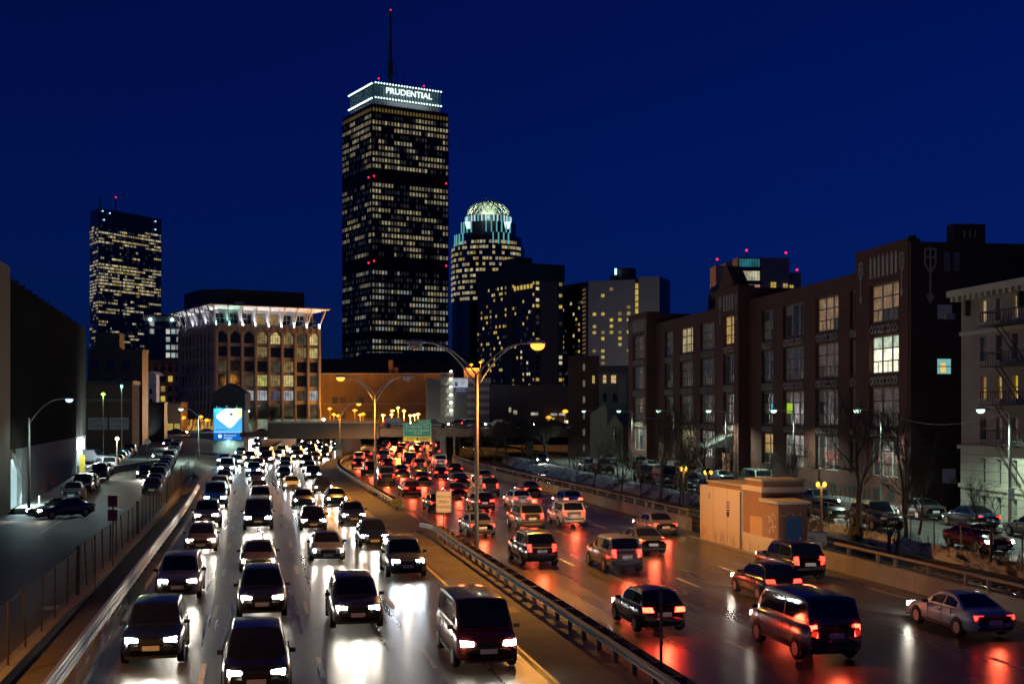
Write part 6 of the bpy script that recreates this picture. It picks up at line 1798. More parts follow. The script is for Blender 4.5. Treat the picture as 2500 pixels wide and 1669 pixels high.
MB().tube([(0, 0, 0), (0, 0, 3.0)], 0.04, 6).build('post', M_rust, s4); b = MB(); b.vprism([(-0.5, 3.0), (0, 2.5), (0.5, 3.0), (0, 3.5)], -0.05, -0.03); b.build('sign_plate', M_polec, s4)
for (px, py, lab) in ((96, 1233, 'short white bollard on the pavement by the warehouse'), (209, 1214, 'short white bollard beside the silver parked sedan')):
    q = gr(px, py, 0.35); tag(MB().tube([(q.x, q.y, 0.25), (q.x, q.y, 1.15)], 0.07, 8).build('bollard', M_white), lab, 'bollard')
for (px, py, lab) in ((285, 1243.5, 'round manhole cover in the left street near the fence'), (135, 1482, 'round manhole cover in the left street near the bottom corner')):
    q = gr(px, py, 0.305); b = MB(); b.lathe([(0.5, 0.30), (0.48, 0.312)], 20, cx=q.x, cy=q.y); tag(b.build('manhole_cover', mat('manhole_iron', (0.30, 0.29, 0.27), rough=0.35, metal=0.6)), lab, 'manhole cover')
b = MB(); p0, p1 = gr(100, 1300, .306), gr(200, 1238, .306); d = (p1-p0).normalized(); s = Vector((d.y, -d.x, 0))*0.06
b.quad(p0+s, p1+s, p1-s, p0-s); b.build('lane_line', M_paintw, bpy.data.objects['left_street'])
# raised car park rail on the left
g = thing('car_park_rail', 'steel guard rail sloping up to the raised car park on the left', 'guardrail', (0, 0, 0))
for k in range(6):
    p = at(214+k*12, 1149-k*5.2, 142+k*4); MB().tube([(p.x, p.y, p.z-1.0), tuple(p)], 0.07, 6).build('post', M_galv, g)
pa, pb = at(212, 1143, 141), at(280, 1113, 163); MB().bar(pa, pb, 0.1, 0.34).build('rail', M_galv, g); MB().bar(pa-Vector((0,0,.55)), pb-Vector((0,0,.55)), 0.08, 0.2).build('rail', M_galv, g)
b = MB(); b.box(-66, -47.4, 148, 172, -0.3, 1.55); b2 = b.build('car_park_deck', M_concd); struct(b2)
# ---------------------------------------------------------------- vehicles
def loft(sts):
    b = MB(); n = 0
    for (y, zl, zt, h) in sts:
        half = [(0, zl), (h*0.80, zl), (h*0.97, zl+0.13), (h, zl+0.33), (h*0.985, zt-0.17), (h*0.91, zt-0.04), (h*0.55, zt+0.012), (0, zt+0.02)]
        rg = half + [(-x, z) for (x, z) in reversed(half[1:-1])]
        n = len(rg)
        for (x, z) in rg: b.v.append((x, y, max(z, zl)))
    for k in range(len(sts)-1):
        for j in range(n):
            a = k*n+j; e = k*n+(j+1) % n
            b.f.append((a, e, e+n, a+n)); b.m.append(0)
    b.f.append(tuple(range(n))); b.m.append(0)
    e = (len(sts)-1)*n; b.f.append(tuple(e+j for j in reversed(range(n)))); b.m.append(0)
    return b
KIND = {
 'sedan': dict(L=2.35, st=[(-2.36,.40,.60,.62),(-2.28,.26,.70,.78),(-2.0,.20,.78,.87),(-1.4,.20,.87,.91),(-.8,.20,.94,.91),(0,.20,.96,.91),(.9,.20,.97,.91),(1.5,.20,.99,.90),(2.0,.22,.99,.87),(2.28,.28,.95,.80),(2.36,.42,.84,.66)],
              cab=(-1.0, -.22, .80, 1.62, .92, .97, 1.42, .83, .62), wb=1.36, r=.325, hz=.63, tz=.78),
 'hatchback': dict(L=2.05, st=[(-2.05,.40,.62,.62),(-1.97,.26,.74,.78),(-1.7,.20,.84,.86),(-1.1,.20,.93,.89),(-.6,.20,.98,.89),(0,.20,1.0,.89),(.9,.20,1.02,.89),(1.5,.20,1.02,.88),(1.85,.24,1.0,.84),(2.02,.34,.92,.72)],
              cab=(-.95, -.25, 1.35, 1.93, .96, 1.0, 1.50, .81, .63), wb=1.26, r=.31, hz=.68, tz=.88),
 'suv': dict(L=2.35, st=[(-2.35,.48,.80,.68),(-2.28,.34,.95,.84),(-2.0,.28,1.05,.92),(-1.2,.28,1.10,.95),(-.6,.28,1.12,.95),(0,.28,1.13,.95),(.9,.28,1.14,.95),(1.6,.28,1.14,.94),(2.15,.32,1.12,.90),(2.34,.42,1.02,.78)],
              cab=(-.98, -.45, 1.75, 2.24, 1.09, 1.12, 1.76, .87, .71), wb=1.40, r=.37, hz=.86, tz=1.02),
 'van': dict(L=2.5, st=[(-2.5,.45,.80,.70),(-2.42,.32,1.0,.88),(-2.1,.28,1.15,.96),(-1.5,.28,1.22,.98),(-.6,.28,1.24,.98),(0,.28,1.25,.98),(.9,.28,1.25,.98),(1.8,.28,1.25,.98),(2.35,.30,1.24,.95),(2.5,.42,1.15,.86)],
              cab=(-1.9, -1.15, 2.15, 2.44, 1.20, 1.23, 2.05, .92, .82), wb=1.55, r=.36, hz=.88, tz=1.05),
}
def inset(q, f, off):
    q = [Vector(p) for p in q]; c = sum(q, Vector())/len(q)
    nrm = (q[1]-q[0]).cross(q[2]-q[0]).normalized()
    return [c + (p-c)*f + nrm*off for p in q]
def glass_panel(q, f=0.86, off=0.012):
    b = MB(); a = inset(q, f, off); c = inset(q, f, -0.02)
    b.poly(a); n = len(a)
    for k in range(n): b.quad(c[k], c[(k+1) % n], a[(k+1) % n], a[k])
    return b
M_tyre = mat('tyre_rubber', (0.012, 0.012, 0.012), rough=0.85)
M_rim = mat('alloy_rim', (0.35, 0.35, 0.36), rough=0.35, metal=0.8)
M_cglass = mat('car_glass', (0.008, 0.009, 0.011), rough=0.06, spec=0.9)
M_trim = mat('car_trim', (0.015, 0.015, 0.016), rough=0.6)
M_hon = emat('headlight_on', (1.0, 0.92, 0.74), 150.0)
M_honb = emat('headlight_on_blue', (0.80, 0.91, 1.0), 160.0)
M_hoff = mat('headlight_off', (0.45, 0.46, 0.48), rough=0.12, spec=0.9)
M_ton = emat('taillight_on', (1.0, 0.022, 0.012), 9.0)
M_brake = emat('brake_light', (1.0, 0.03, 0.014), 22.0)
M_toff = mat('taillight_off', (0.16, 0.012, 0.012), rough=0.2, spec=0.7)
for m_ in (M_hon, M_honb, M_ton, M_brake): m_.cycles.emission_sampling = 'AUTO'
M_plate = mat('number_plate', (0.55, 0.56, 0.58), rough=0.5)
PAINT = {n: mat('paint_'+n, c, rough=0.28, metal=mt, coat=0.6, spec=0.5) for n, c, mt in (
    ('black', (0.008, 0.008, 0.009), .1), ('silver', (0.30, 0.31, 0.32), .5), ('grey', (0.09, 0.095, 0.10), .4), ('white', (0.55, 0.55, 0.54), 0), ('dark blue', (0.012, 0.022, 0.06), .3), ('maroon', (0.09, 0.012, 0.014), .2),
    ('dark green', (0.012, 0.035, 0.025), .2), ('gold', (0.28, 0.24, 0.16), .5), ('yellow', (0.62, 0.36, 0.02), 0), ('pale green', (0.34, 0.38, 0.30), .2), ('blue', (0.02, 0.12, 0.36), .2))}
CARM = {}
def car_meshes(kind):
    if kind in CARM: return CARM[kind]
    K = KIND[kind]; y0, y1, y2, y3, zb0, zb1, zr, hb, hr = K['cab']; out = {}
    b = loft(K['st'])
    # cabin: one smooth surface, the glass follows it
    yb = (y1+y2)/2+.05
    def zt(y):
        if y <= y1: t = max(0, (y-y0)/(y1-y0)); return zb0 + (zr-zb0)*(t*1.12-0.12*t*t)
        if y <= y2: t = (y-y1)/(y2-y1); return zr + .035*sin(pi*t)
        t = min(1, (y-y2)/(y3-y2)); return zr - (zr-zb1)*(0.78*t+0.22*t*t)
    def surf(y, u, off=0.0):
        # u from -1 (left belt) over 0 (roof) to 1 (right belt)
        zbv = zb0 + (zb1-zb0)*(y-y0)/(y3-y0); z1_ = max(zbv, zt(y)); f = min(1, (z1_-zbv)/(zr-zb0))
        hbv = hb*(1-.05*abs((y-(y0+y3)/2)/((y3-y0)/2))**3); hrt = hbv + (hr-hbv)*f
        a = abs(u); sg = 1 if u >= 0 else -1
        if a < .5:
            t = a/.5; x = hrt*(t*.9); z = z1_ - .045*f*t**3; nx_, nz_ = .25*t**3, 1
        elif a < .62:
            t = (a-.5)/.12; x = hrt*(.9+.1*sin(t*pi/2)); z = z1_ - .045*f - .07*f*(1-cos(t*pi/2)); nx_, nz_ = .3+.6*t, 1-.6*t
        else:
            t = (a-.62)/.38; x = hrt + (hbv-hrt)*t; z = (z1_-.115*f)*(1-t) + zbv*t; nx_, nz_ = .95, .3
        return (sg*(x+nx_*off), y + (0 if y1 <= y <= y2 else (-1 if y < y1 else 1)*.5*off), z+nz_*off)
    US = [-1, -.81, -.62, -.58, -.54, -.5, -.25, 0, .25, .5, .54, .58, .62, .81, 1]
    YS = [y0+(y1-y0)*t for t in (0, .25, .5, .75, 1)] + [y1+(y2-y1)*t for t in (.12, .35, .6, .85, 1)] + [y2+(y3-y2)*t for t in (.25, .5, .75, 1)]
    def patch(bb, ys, us, off):
        i0 = len(bb.v)
        for y in ys:
            for u in us: bb.v.append(surf(y, u, off))
        w = len(us)
        for i in range(len(ys)-1):
            for j in range(w-1):
                q = i0+i*w+j; bb.f.append((q, q+1, q+1+w, q+w)); bb.m.append(0)
        return bb
    patch(b, YS, US, 0)
    def lin(a_, e_, n): return [a_+(e_-a_)*k/n for k in range(n+1)]
    for i, sg in ((0, -1), (1, 1)):
        us = lin(.65, .95, 3) if sg > 0 else lin(-.95, -.65, 3)
        out['side%d0' % i] = patch(MB(), lin(y0+(y1-y0)*.62, yb-.04, 5), us, .008).mesh('side_window', M_cglass, smooth=True)
        out['side%d1' % i] = patch(MB(), lin(yb+.04, y2+(y3-y2)*(.45 if kind == 'sedan' else .35), 5), us, .008).mesh('side_window', M_cglass, smooth=True)
    out['body'] = b.mesh('body', PAINT['black'], smooth=True)
    out['windscreen'] = patch(MB(), lin(y0+.05, y1-.03, 4), lin(-.49, .49, 6), .008).mesh('windscreen', M_cglass, smooth=True)
    out['rear_window'] = patch(MB(), lin(y2+.05, y3-.08*(y3-y2)-.03, 4), lin(-.47, .47, 6), .008).mesh('rear_window', M_cglass, smooth=True)
    L = K['L']; r = K['r']; hwid = max(s[3] for s in K['st'])
    t = MB(); nn = 18
    for sgn in (1,):
        prof = [(r*.62, .11), (r*.93, .11), (r, .07), (r, -.07), (r*.93, -.11), (r*.62, -.11)]
        for (rr, x) in prof:
            for j in range(nn): a = 2*pi*j/nn; t.v.append((x, rr*cos(a), rr*sin(a)))
        for k in range(len(prof)-1):
            for j in range(nn): a = k*nn+j; e = k*nn+(j+1) % nn; t.f.append((a, e, e+nn, a+nn)); t.m.append(0)
    out['tyre'] = t.mesh('wheel', M_tyre, smooth=True)
    t = MB(); t.v = [(x, r*.63*cos(2*pi*j/nn), r*.63*sin(2*pi*j/nn)) for x in (.085, -.085) for j in range(nn)]
    t.f = [tuple(range(nn)), tuple(reversed(range(nn, 2*nn)))]; t.m = [0, 0]; out['rim'] = t.mesh('rim', M_rim)
    t = MB()
    for sx in (-1, 1):
        for y in (-K['wb'], K['wb']+.04):
            x = sx*(hwid-.02); t.v += []; i = len(t.v)
            t.v += [(x+sx*.028, y+(r+.07)*cos(2*pi*j/20), max(.17, r+(r+.07)*sin(2*pi*j/20))) for j in range(20)]
            t.f.append(tuple(range(i, i+20)) if sx < 0 else tuple(reversed(range(i, i+20)))); t.m.append(0)
    zl = K['st'][1][1]
    fz0 = K['hz']-.30; t.box(-.62, .62, -L-.03, -L+.2, fz0, fz0+.12); t.box(-.40, .40, -L-.012, -L+.2, K['hz']-.13, K['hz']+.02)
    t.box(-.66, .66, L-.2, L+.035, K['tz']-.42, K['tz']-.34)
    sx = hwid+.001
    for sg in (-1, 1):      # door seams, sill and handles
        for y in (K['cab'][0]+.42, (K['cab'][1]+K['cab'][2])/2+.05, min(K['wb']-.38, K['cab'][2]+.35)):
            t.cbox(sg*sx*.985, y, (K['hz']+.28)/1.35, .03, .014, .52)
        t.cbox(sg*sx*.985, 0, K['st'][3][1]+.10, .04, 2*K['wb']-.85, .10)
        for y in ((K['cab'][1]+K['cab'][2])/2-.1, (K['cab'][1]+K['cab'][2])/2+.75): t.cbox(sg*sx*.985, y, K['hz']+.16, .05, .16, .03)
    t.box(-.78, .78, -L-.03, -L+.1, K['st'][2][1]+.02, K['st'][2][1]+.09)
    out['trim'] = t.mesh('trim', M_trim)
    hx = .52 if kind != 'van' else .6
    h = MB(); h.hexa([(-.19,-.02,-.075),(.19,-.02,-.065),(.2,.22,-.065),(-.17,.22,-.075),(-.18,.0,.06),(.19,.03,.085),(.2,.25,.085),(-.16,.2,.06)]); out['head'] = h.mesh('headlight', M_hoff)
    h = MB(); h.hexa([(.19,-.02,-.075),(-.19,-.02,-.065),(-.2,.22,-.065),(.17,.22,-.075),(.18,.0,.06),(-.19,.03,.085),(-.2,.25,.085),(.16,.2,.06)][::1]); h.f = [tuple(reversed(f)) for f in h.f]; out['head_l'] = h.mesh('headlight', M_hoff)
    th = .2 if kind in ('van', 'suv') else .085
    h = MB(); tw = .11 if th > .1 else .2; h.hexa([(-tw,-.2,-th),(tw,-.2,-th*.8),(tw,.01,-th*.8),(-tw*.9,.025,-th)][0:0] or [(-tw*.9,.025,-th),(-tw,-.2,-th),(tw,-.2,-th*.8),(tw,.01,-th*.8),(-tw*.6,.015,th),(-tw*.7,-.2,th),(tw,-.2,th*.9),(tw,-.01,th*.9)]); h.f = [tuple(reversed(f)) for f in h.f]; out['tail'] = h.mesh('taillight', M_toff)
    h = MB(); h.box(-.26, .26, -.015, .015, -.075, .075); out['plate'] = h.mesh('licence_plate', M_plate)
    h = MB(); h.box(-.09, .09, -.06, .06, -.06, .06); out['mirror'] = h.mesh('mirror', M_trim)
    out['K'] = K; out['hx'] = hx; out['hw'] = hwid
    CARM[kind] = out
    return out
def setm(o, m):
    o.material_slots[0].link = 'OBJECT'; o.material_slots[0].material = m; return o
NCAR = [0]
def car(kind, colour, pos, heading, label, group, head=None, tail=None, full=True, beam=0, redglow=0, roof_sign=False, name=None, cat='car', pitch=0.0):
    M = car_meshes(kind); K = M['K']; L = K['L']
    g = thing(name or ('parked_car' if head is None and tail is None else 'car'), label, cat, pos, atan2(heading[1], heading[0])+pi/2, group)
    if pitch: g.rotation_euler = (pitch, 0, g.rotation_euler[2])
    setm(put('body', M['body'], g), PAINT[colour])
    put('windscreen', M['windscreen'], g); put('rear_window', M['rear_window'], g)
    for s, hm in ((-1, 'head_l'), (1, 'head')):
        o = put('headlight', M[hm], g, (s*(M['hx']+.06), -L+.02, K['hz'])); setm(o, head or M_hoff)
        o = put('taillight', M['tail'], g, (s*(M['hx']+(.12 if kind in ('suv', 'van') else .05)), L-.02, K['tz']), scale=(s, 1, 1)); setm(o, tail or M_toff)
    for s in (-1, 1):
        for y in (-K['wb'], K['wb']+.04):
            w = put('wheel', M['tyre'], g, (s*(M['hw']-.09), y, K['r']))
            if full: put('rim', M['rim'], w, (s*.03, 0, 0))
    put('trim', M['trim'], g)['kind'] = 'stuff'
    if full:
        for k in ('side00', 'side01', 'side10', 'side11'): put('side_window', M[k], g)
        put('licence_plate', M['plate'], g, (0, -L-.035, K['hz']-.24)); put('licence_plate', M['plate'], g, (0, L+.04, K['tz']-.16))
        for s in (-1, 1): put('mirror', M['mirror'], g, (s*(K['cab'][7]+.14), K['cab'][0]+.35, K['cab'][4]+.06))
    if roof_sign: MB().box(-.28, .28, -.08, .08, K['cab'][6]-.02, K['cab'][6]+.16).build('roof_sign', emat('taxi_sign', (1.0, 0.8, 0.3), 2.0), g)
    if beam:
        light('SPOT', 'headlight_beam', g, (0, -L-.08, K['hz']), beam, (1.0, 0.93, 0.80), 0.12, aim=(0, -1, -0.055), cone=70, blend=0.7)
    if redglow:
        light('SPOT', 'taillight_glow', g, (0, L+.1, K['tz']), redglow, (1.0, 0.10, 0.04), 0.3, aim=(0, 1, -0.35), cone=150, blend=0.6)
    NCAR[0] += 1
    return g

ORD = ['nearest', 'second', 'third', 'fourth', 'fifth', 'sixth', 'seventh', 'eighth', 'ninth', 'tenth', 'eleventh', 'twelfth', 'thirteenth', 'fourteenth', 'fifteenth', 'sixteenth', 'seventeenth', 'eighteenth', 'nineteenth', 'twentieth',
       'twenty-first', 'twenty-second', 'twenty-third', 'twenty-fourth', 'twenty-fifth', 'twenty-sixth', 'twenty-seventh', 'twenty-eighth', 'twenty-ninth', 'thirtieth', 'thirty-first', 'thirty-second', 'thirty-third', 'thirty-fourth', 'thirty-fifth', 'thirty-sixth']
random.seed(101)
CW = ['black', 'white', 'grey', 'dark blue', 'black', 'gold', 'maroon', 'silver', 'dark green', 'silver', 'blue', 'grey']
KW = ['sedan', 'sedan', 'hatchback', 'suv', 'sedan', 'suv', 'van', 'hatchback']
WL = [(-14.65, 'leftmost oncoming lane'), (-11.2, 'second oncoming lane from left'), (-7.65, 'third oncoming lane from left'), (-4.5, 'oncoming lane beside the median')]
RL = [(2.85, 'departing lane beside the median'), (6.55, 'second departing lane'), (10.2, 'third departing lane'), (13.95, 'rightmost departing lane')]
for li, (o, nm) in enumerate(WL):
    Y = (44, 38.5, 49, 41.5)[li]; k = 0
    while Y < 318 and k < len(ORD):
        p = hw(Y, o + random.uniform(-.25, .25), 0.02); d = -hdir(Y)
        cl = random.choice(CW); kd = random.choice(KW)
        car(kd, cl, p, d, '%s %s facing the camera, %s nearest in the %s' % (cl, kd, ORD[k] if k else 'the', nm), 'oncoming traffic with white headlights', head=random.choice((M_hon, M_hon, M_honb)), full=Y < 105, beam=220)
        Y += random.uniform(13.0, 23.0); k += 1
for li, (o, nm) in enumerate(RL):
    Y = (46, 40.5, 52, 43)[li]; k = 0
    while Y < 300 and k < len(ORD):
        p = hw(Y, o + random.uniform(-.25, .25), 0.02); d = hdir(Y)
        cl = random.choice(CW); kd = random.choice(KW)
        br_ = random.random() < 0.3
        car(kd, cl, p, d, '%s %s seen from behind, %s nearest in the %s' % (cl, kd, ORD[k] if k else 'the', nm), 'departing traffic with red tail lights', head=M_hon, tail=M_brake if br_ else M_ton, full=Y < 105, beam=600, redglow=190 if br_ else 120)
        Y += random.uniform(13.0, 23.0); k += 1
# cars coming down the exit ramp
for k, i in enumerate((22, 33, 44, 55, 66)):
    p = RP[i] + Vector((0, 0, .03)); d = (RP[i-1]-RP[i+1]); d.z = 0
    cl = random.choice(CW); car('sedan' if k % 2 else 'suv', cl, p, d.normalized(), '%s %s with headlights on, %s along the curved exit ramp' % (cl, 'sedan' if k % 2 else 'suv', ORD[k]), 'cars on the exit ramp', head=M_hon, full=False, beam=1200)
# bridge traffic
BO = ['leftmost', 'second from left', 'third from left', 'third from right', 'second from right', 'leftmost', 'second from left', 'middle', 'second from right', 'rightmost', 'rightmost']
for k, (x, lane, hd) in enumerate(((-19.5, 0, 1), (-13, 0, 1), (-6.5, 0, 1), (1.5, 0, 1), (7.5, 0, 1), (-16, 1, -1), (-9.5, 1, -1), (-2.5, 1, -1), (5, 1, -1), (13, 0, 1), (18, 1, -1))):
    cl = random.choice(CW); kd = random.choice(KW[:6])
    car(kd, cl, (x, 211+lane*4, 5.26), (hd, 0.02, 0), '%s %s crossing the bridge, %s in its %s lane' % (cl, kd, BO[k], 'near' if lane == 0 else 'far'), 'cars crossing the bridge', head=M_hon, tail=M_brake, full=False, beam=0)
car('sedan', 'yellow', (21.5, 213.5, 5.26), (-1, 0, 0), 'yellow taxi waiting at the right end of the bridge', 'cars crossing the bridge', head=M_hon, tail=M_brake, full=True, roof_sign=True, name='taxi', cat='taxi')
# ---- parked row and moving cars in the left street
lhd = Vector((-LDX, -1, 0)).normalized()
LROW = [(110, 'sedan', 'silver'), (118.2, 'suv', 'black'), (124.6, 'sedan', 'gold'), (137, 'suv', 'black'), (144.5, 'sedan', 'silver'), (151, 'suv', 'white'), (157.5, 'sedan', 'grey'), (164, 'sedan', 'silver'), (170.5, 'hatchback', 'grey'), (177, 'sedan', 'blue'), (184, 'sedan', 'black'), (191, 'suv', 'grey')]
for k, (Y, kd, cl) in enumerate(LROW):
    p = ls(Y, 3.15); p.z += .02
    car(kd, cl, p, lhd, '%s %s parked %s in the row along the warehouse wall' % (cl, kd, ORD[k] if k else 'first'), 'cars parked along the warehouse', full=Y < 150)
RROW = [('sedan', 'black'), ('sedan', 'gold'), ('suv', 'grey'), ('suv', 'silver'), ('sedan', 'silver'), ('sedan', 'black'), ('hatchback', 'dark green'), ('sedan', 'grey'), ('suv', 'black'), ('sedan', 'dark blue'), ('sedan', 'silver'), ('hatchback', 'grey'), ('sedan', 'black'), ('suv', 'white'), ('sedan', 'maroon'), ('sedan', 'grey'), ('sedan', 'black')]
for k, (kd, cl) in enumerate(RROW):
    Y = 118.5 + k*6.3; x = -34.3-.2455*(Y-118.6)
    car(kd, cl, (x, Y, lz(Y)+.02), lhd, '%s %s parked %s in the row beside the fence, left street' % (cl, kd, ORD[k] if k else 'first'), 'cars parked beside the left fence', full=Y < 150)
q = gr(150, 1262, .32); car('sedan', 'grey', (q.x, q.y, .32), Vector((-0.75, -1, 0)).normalized(), 'grey sedan with headlights on turning at the foot of the left street', 'moving cars in the left street', head=M_hon, beam=900)
for k, Y in enumerate((139, 178, 222)):
    p = ls(Y, 7.9); p.z += .02
    car('sedan', ('black', 'grey', 'silver')[k], p, lhd, '%s sedan with headlights on, driving down the left street, %s' % (('black', 'grey', 'silver')[k], ('nearest of three', 'middle of three', 'farthest of three')[k]), 'moving cars in the left street', head=M_hon, beam=900, full=Y < 150)
for k, (x, y, kd, cl) in enumerate(((-51.5, 153, 'suv', 'silver'), (-55, 160, 'suv', 'dark green'), (-59, 162, 'sedan', 'black'))):
    car(kd, cl, (x, y, 1.57), (1, -.3, 0), '%s %s on the raised car park left of the street' % (cl, kd), 'cars on the raised car park', full=False)
for k in range(7):
    x = -58-k*6.5; car('sedan', CW[k], (x, 287+k*0.4, 2.72), (1 if k % 2 else -1, 0, 0), '%s sedan crossing below the gothic block, %s from the billboard' % (CW[k], ORD[k]), 'cars in the cross street', head=M_hon, tail=M_ton, full=False)
# ---- right street
rhd_near = Vector((-RDX, -1, 0)).normalized(); rhd_far = Vector((RDX, 1, 0)).normalized()
NEAR = [(67.5, 'sedan', 'maroon', True), (79.5, 'suv', 'black', False), (87.0, 'sedan', 'dark green', False), (104, 'sedan', 'black', False), (111.5, 'hatchback', 'grey', False), (118.5, 'suv', 'black', False), (125.5, 'van', 'black', False), (133, 'suv', 'black', False), (152, 'suv', 'grey', False), (160, 'sedan', 'silver', False)]
for k, (Y, kd, cl, on) in enumerate(NEAR):
    p = rs(Y, 1.2); p.z += .02
    car(kd, cl, p, rhd_near, '%s %s parked on the railway side, %s from the right edge' % (cl, kd, ORD[k] if k else 'first'), 'cars parked on the railway side', head=M_hon if on else None, full=Y < 120)
FAR = [(72.5, 'sedan', 'grey', M_brake), (79.8, 'sedan', 'dark blue', M_ton), (86.5, 'sedan', 'grey', None), (113.0, 'sedan', 'blue', None), (118.5, 'van', 'pale green', None), (128.5, 'sedan', 'silver', None), (134.0, 'sedan', 'silver', None), (139.5, 'sedan', 'grey', None), (144.5, 'suv', 'white', None), (155, 'sedan', 'silver', None), (161, 'suv', 'silver', None), (177, 'sedan', 'silver', None)]
for k, (Y, kd, cl, tl) in enumerate(FAR):
    p = rs(Y, 7.9); p.z += .02
    car(kd, cl, p, rhd_far, '%s %s parked by the brick block pavement, %s from the right edge' % (cl, kd, ORD[k] if k else 'first'), 'cars parked on the building side', tail=tl, full=Y < 120)
q = gr(1323, 1131, .5); car('sedan', 'grey', (q.x, q.y, .52), Vector((0.02, -1, 0)), 'car with dazzling headlights entering the far end of the right street', None, head=M_honb, beam=2500, full=False)
p = rs(97, 4.9); car('sedan', 'grey', (p.x, p.y, .52), rhd_near, 'grey sedan with headlights on rolling down the right street', None, head=M_hon, beam=900)
# ---------------------------------------------------------------- bare trees, brush
M_bark = mat('winter_bark', (0.045, 0.036, 0.028), rough=0.9, noise=(6.0, 0.3, (0.08, 0.064, 0.05)), bump=0.4)
def bare_tree(label, base, h, spread, seed, r0=None, levels=5, group='bare trees along the railway bank', lean=(0, 0), kids=(2, 3)):
    rnd = random.Random(seed)
    g = thing('bare_tree', label, 'tree', base, 0, group)
    tb = MB(); cb = MB()
    r0 = r0 or h*0.022
    def grow(p, d, L, r, lev, mb):
        n = 4 if lev < 2 else 3
        pts = [p]; q = Vector(p); dd = Vector(d); rads = [r]
        for k in range(n):
            dd = (dd + Vector((rnd.uniform(-.18, .18), rnd.uniform(-.18, .18), rnd.uniform(-.04, .12)))).normalized()
            q = q + dd*(L/n); pts.append(q.copy()); rads.append(max(0.006, r*(1-0.42*(k+1)/n)))
        mb.tube(pts, rads, (8, 6, 5, 4, 3, 3)[min(lev, 5)], cap=lev < 2)
        if lev >= levels: return
        nk = rnd.randint(*kids) + (1 if lev >= 1 else 0)
        for c in range(nk):
            t = rnd.uniform(0.35, 1.0) if lev > 0 else rnd.uniform(0.55, 1.0)
            i = min(n-1, int(t*n)); f = t*n-i
            s = pts[i].lerp(pts[i+1], f)
            az = rnd.uniform(0, 2*pi); tilt = rnd.uniform(0.35, 0.95)*spread
            a = dd.orthogonal().normalized(); b_ = dd.cross(a)
            nd = (dd*cos(tilt) + (a*cos(az)+b_*sin(az))*sin(tilt)); nd.z += 0.12; nd.normalize()
            grow(s, nd, L*rnd.uniform(0.55, 0.8), max(0.008, rads[i]*rnd.uniform(0.5, 0.7)), lev+1, cb)
        if lev > 0 or True:
            grow(pts[-1], (dd+Vector((rnd.uniform(-.25, .25), rnd.uniform(-.25, .25), .1))).normalized(), L*0.72, rads[-1], lev+1, cb if lev > 0 else tb)
    grow(Vector((0, 0, -0.2)), Vector((lean[0], lean[1], 1)).normalized(), h*0.33, r0, 0, tb)
    tb.build('trunk', M_bark, g); cb.build('crown', M_bark, g)
    return g
TREES = [(2095, 1310, 8.6, 0.9, 'largest forked bare tree on the bank right of the service building'), (2215, 1330, 7.6, 0.75, 'tall slim bare tree on the bank before the dark end wall'), (2240, 1318, 5.5, 0.7, 'thin bare sapling beside the tall slim tree'),
         (1945, 1262, 5.6, 0.75, 'bare tree just behind the blue door building'), (1888, 1250, 4.6, 0.8, 'small bare tree over the service building roof'), (1740, 1250, 7.2, 1.0, 'wide dark bare tree left of the service building'),
         (1660, 1235, 5.8, 1.0, 'spreading bare tree behind the long parapet'), (1612, 1228, 7.6, 0.9, 'tall bare tree before the far brick bays'), (1520, 1210, 5.6, 0.95, 'bare tree in front of the stone chapel'), (1452, 1195, 4.6, 0.9, 'low bare tree in front of the dark townhouse'),
         (1565, 1216, 4.0, 0.8, 'small bare tree between chapel and brick block'), (1405, 1186, 4.2, 0.8, 'small bare tree at the far end of the bank'), (2395, 1345, 4.2, 0.9, 'small leaning bare tree by the pale apartment house')]
for k, (px, py, h, sp, lab) in enumerate(TREES):
    q = gr(px, py, 0.15); q.z = 0.1
    bare_tree(lab, q, h*1.3, sp, 300+k, levels=5 if h > 5 else 4, r0=h*(0.027 if k == 0 else 0.019), kids=(2, 3))
# two pollarded stumps
for k, (px, py, h) in enumerate(((2170, 1338, 2.7), (2188, 1345, 2.2))):
    q = gr(px, py, 0.15)
    bare_tree(('thicker' if k == 0 else 'thinner') + ' lopped tree stump between the two bank trees', (q.x, q.y, 0.1), h, 0.8, 500+k, levels=2, r0=0.13, kids=(1, 2))
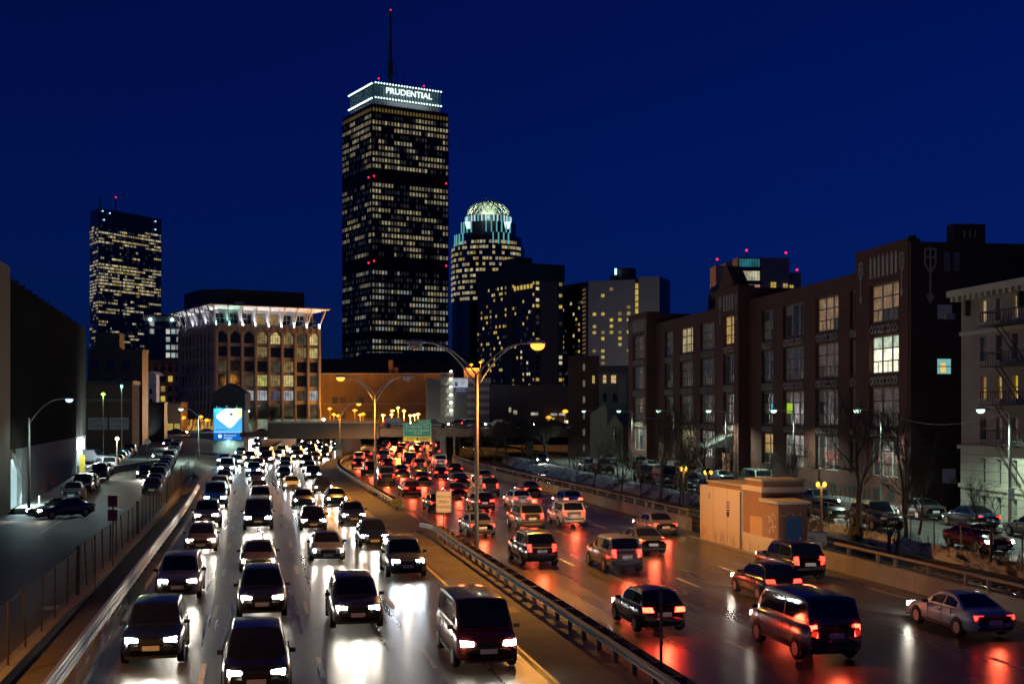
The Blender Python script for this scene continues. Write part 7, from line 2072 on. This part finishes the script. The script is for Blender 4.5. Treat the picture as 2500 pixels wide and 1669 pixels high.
# darker trees by the rail tunnel and in front of the gothic block
for k, (px, py, Y, h, lab) in enumerate(((1205, 1088, 200, 7.8, 'dense dark tree left of the rail tunnel mouth'), (1240, 1090, 196, 8.8, 'dense dark tree over the rail tunnel'), (1275, 1085, 205, 8.4, 'dark tree right of the rail tunnel'), (1335, 1095, 190, 10.2, 'big dark bare tree in front of the red lit shops'), (1180, 1085, 206, 6.5, 'small dark tree beside the tall median pole'), (1302, 1090, 202, 7.2, 'dark tree between the shops and the rail tunnel'))):
    x = (px-1250)/3035*Y
    bare_tree(lab, (x, Y, 0.2), h, 1.0, 600+k, levels=5, group='dark trees by the bridge', kids=(2, 4))
for k, (px, Y, h) in enumerate(((620, 292, 7.2), (660, 294, 7.8))):
    x = (px-1250)/3035*Y
    bare_tree(('left' if k == 0 else 'right') + ' bare street tree in front of the gothic block', (x, Y, 2.7), h, 0.7, 700+k, levels=5, group='street trees at the gothic block', kids=(3, 4))
# dry brush on the bank
rnd = random.Random(9); b = MB()
for k in range(2600):
    Y = rnd.uniform(48, 190); a, c = bank_edge(Y); t = rnd.uniform(0.1, 1.05); p = a.lerp(c, t); p.z = 0.05+0.5*t
    L = rnd.uniform(0.25, 1.0) * (1.4 if rnd.random() < 0.15 else 1); d = Vector((rnd.uniform(-.5, .5), rnd.uniform(-.5, .5), 1)).normalized()*L
    w = Vector((0.010, 0, 0)); m_ = p + d*0.55 + Vector((rnd.uniform(-.08, .08), 0, 0)); e = p+d+Vector((rnd.uniform(-.15, .15), rnd.uniform(-.1, .1), -0.05))
    b.quad(p-w, p+w, m_+w*.8, m_-w*.8); b.poly([m_-w*.8, m_+w*.8, e])
o = stuff(b.build('dry_brush', mat('dry_stalks', (0.10, 0.075, 0.045), rough=0.95))); o['label'] = 'dry stalks and brush on the railway bank'; o['category'] = 'brush'
# chain link fence between bank and right street
fence('chain_link_fence', 'thin chain link fence between the railway bank and the right street', lambda Y, o, z=0: rs(Y, -0.35+o), 58, 170, lambda Y: 0.42, 1.55, gap=2.8, lean=0.06, wires=False, m=M_rust)
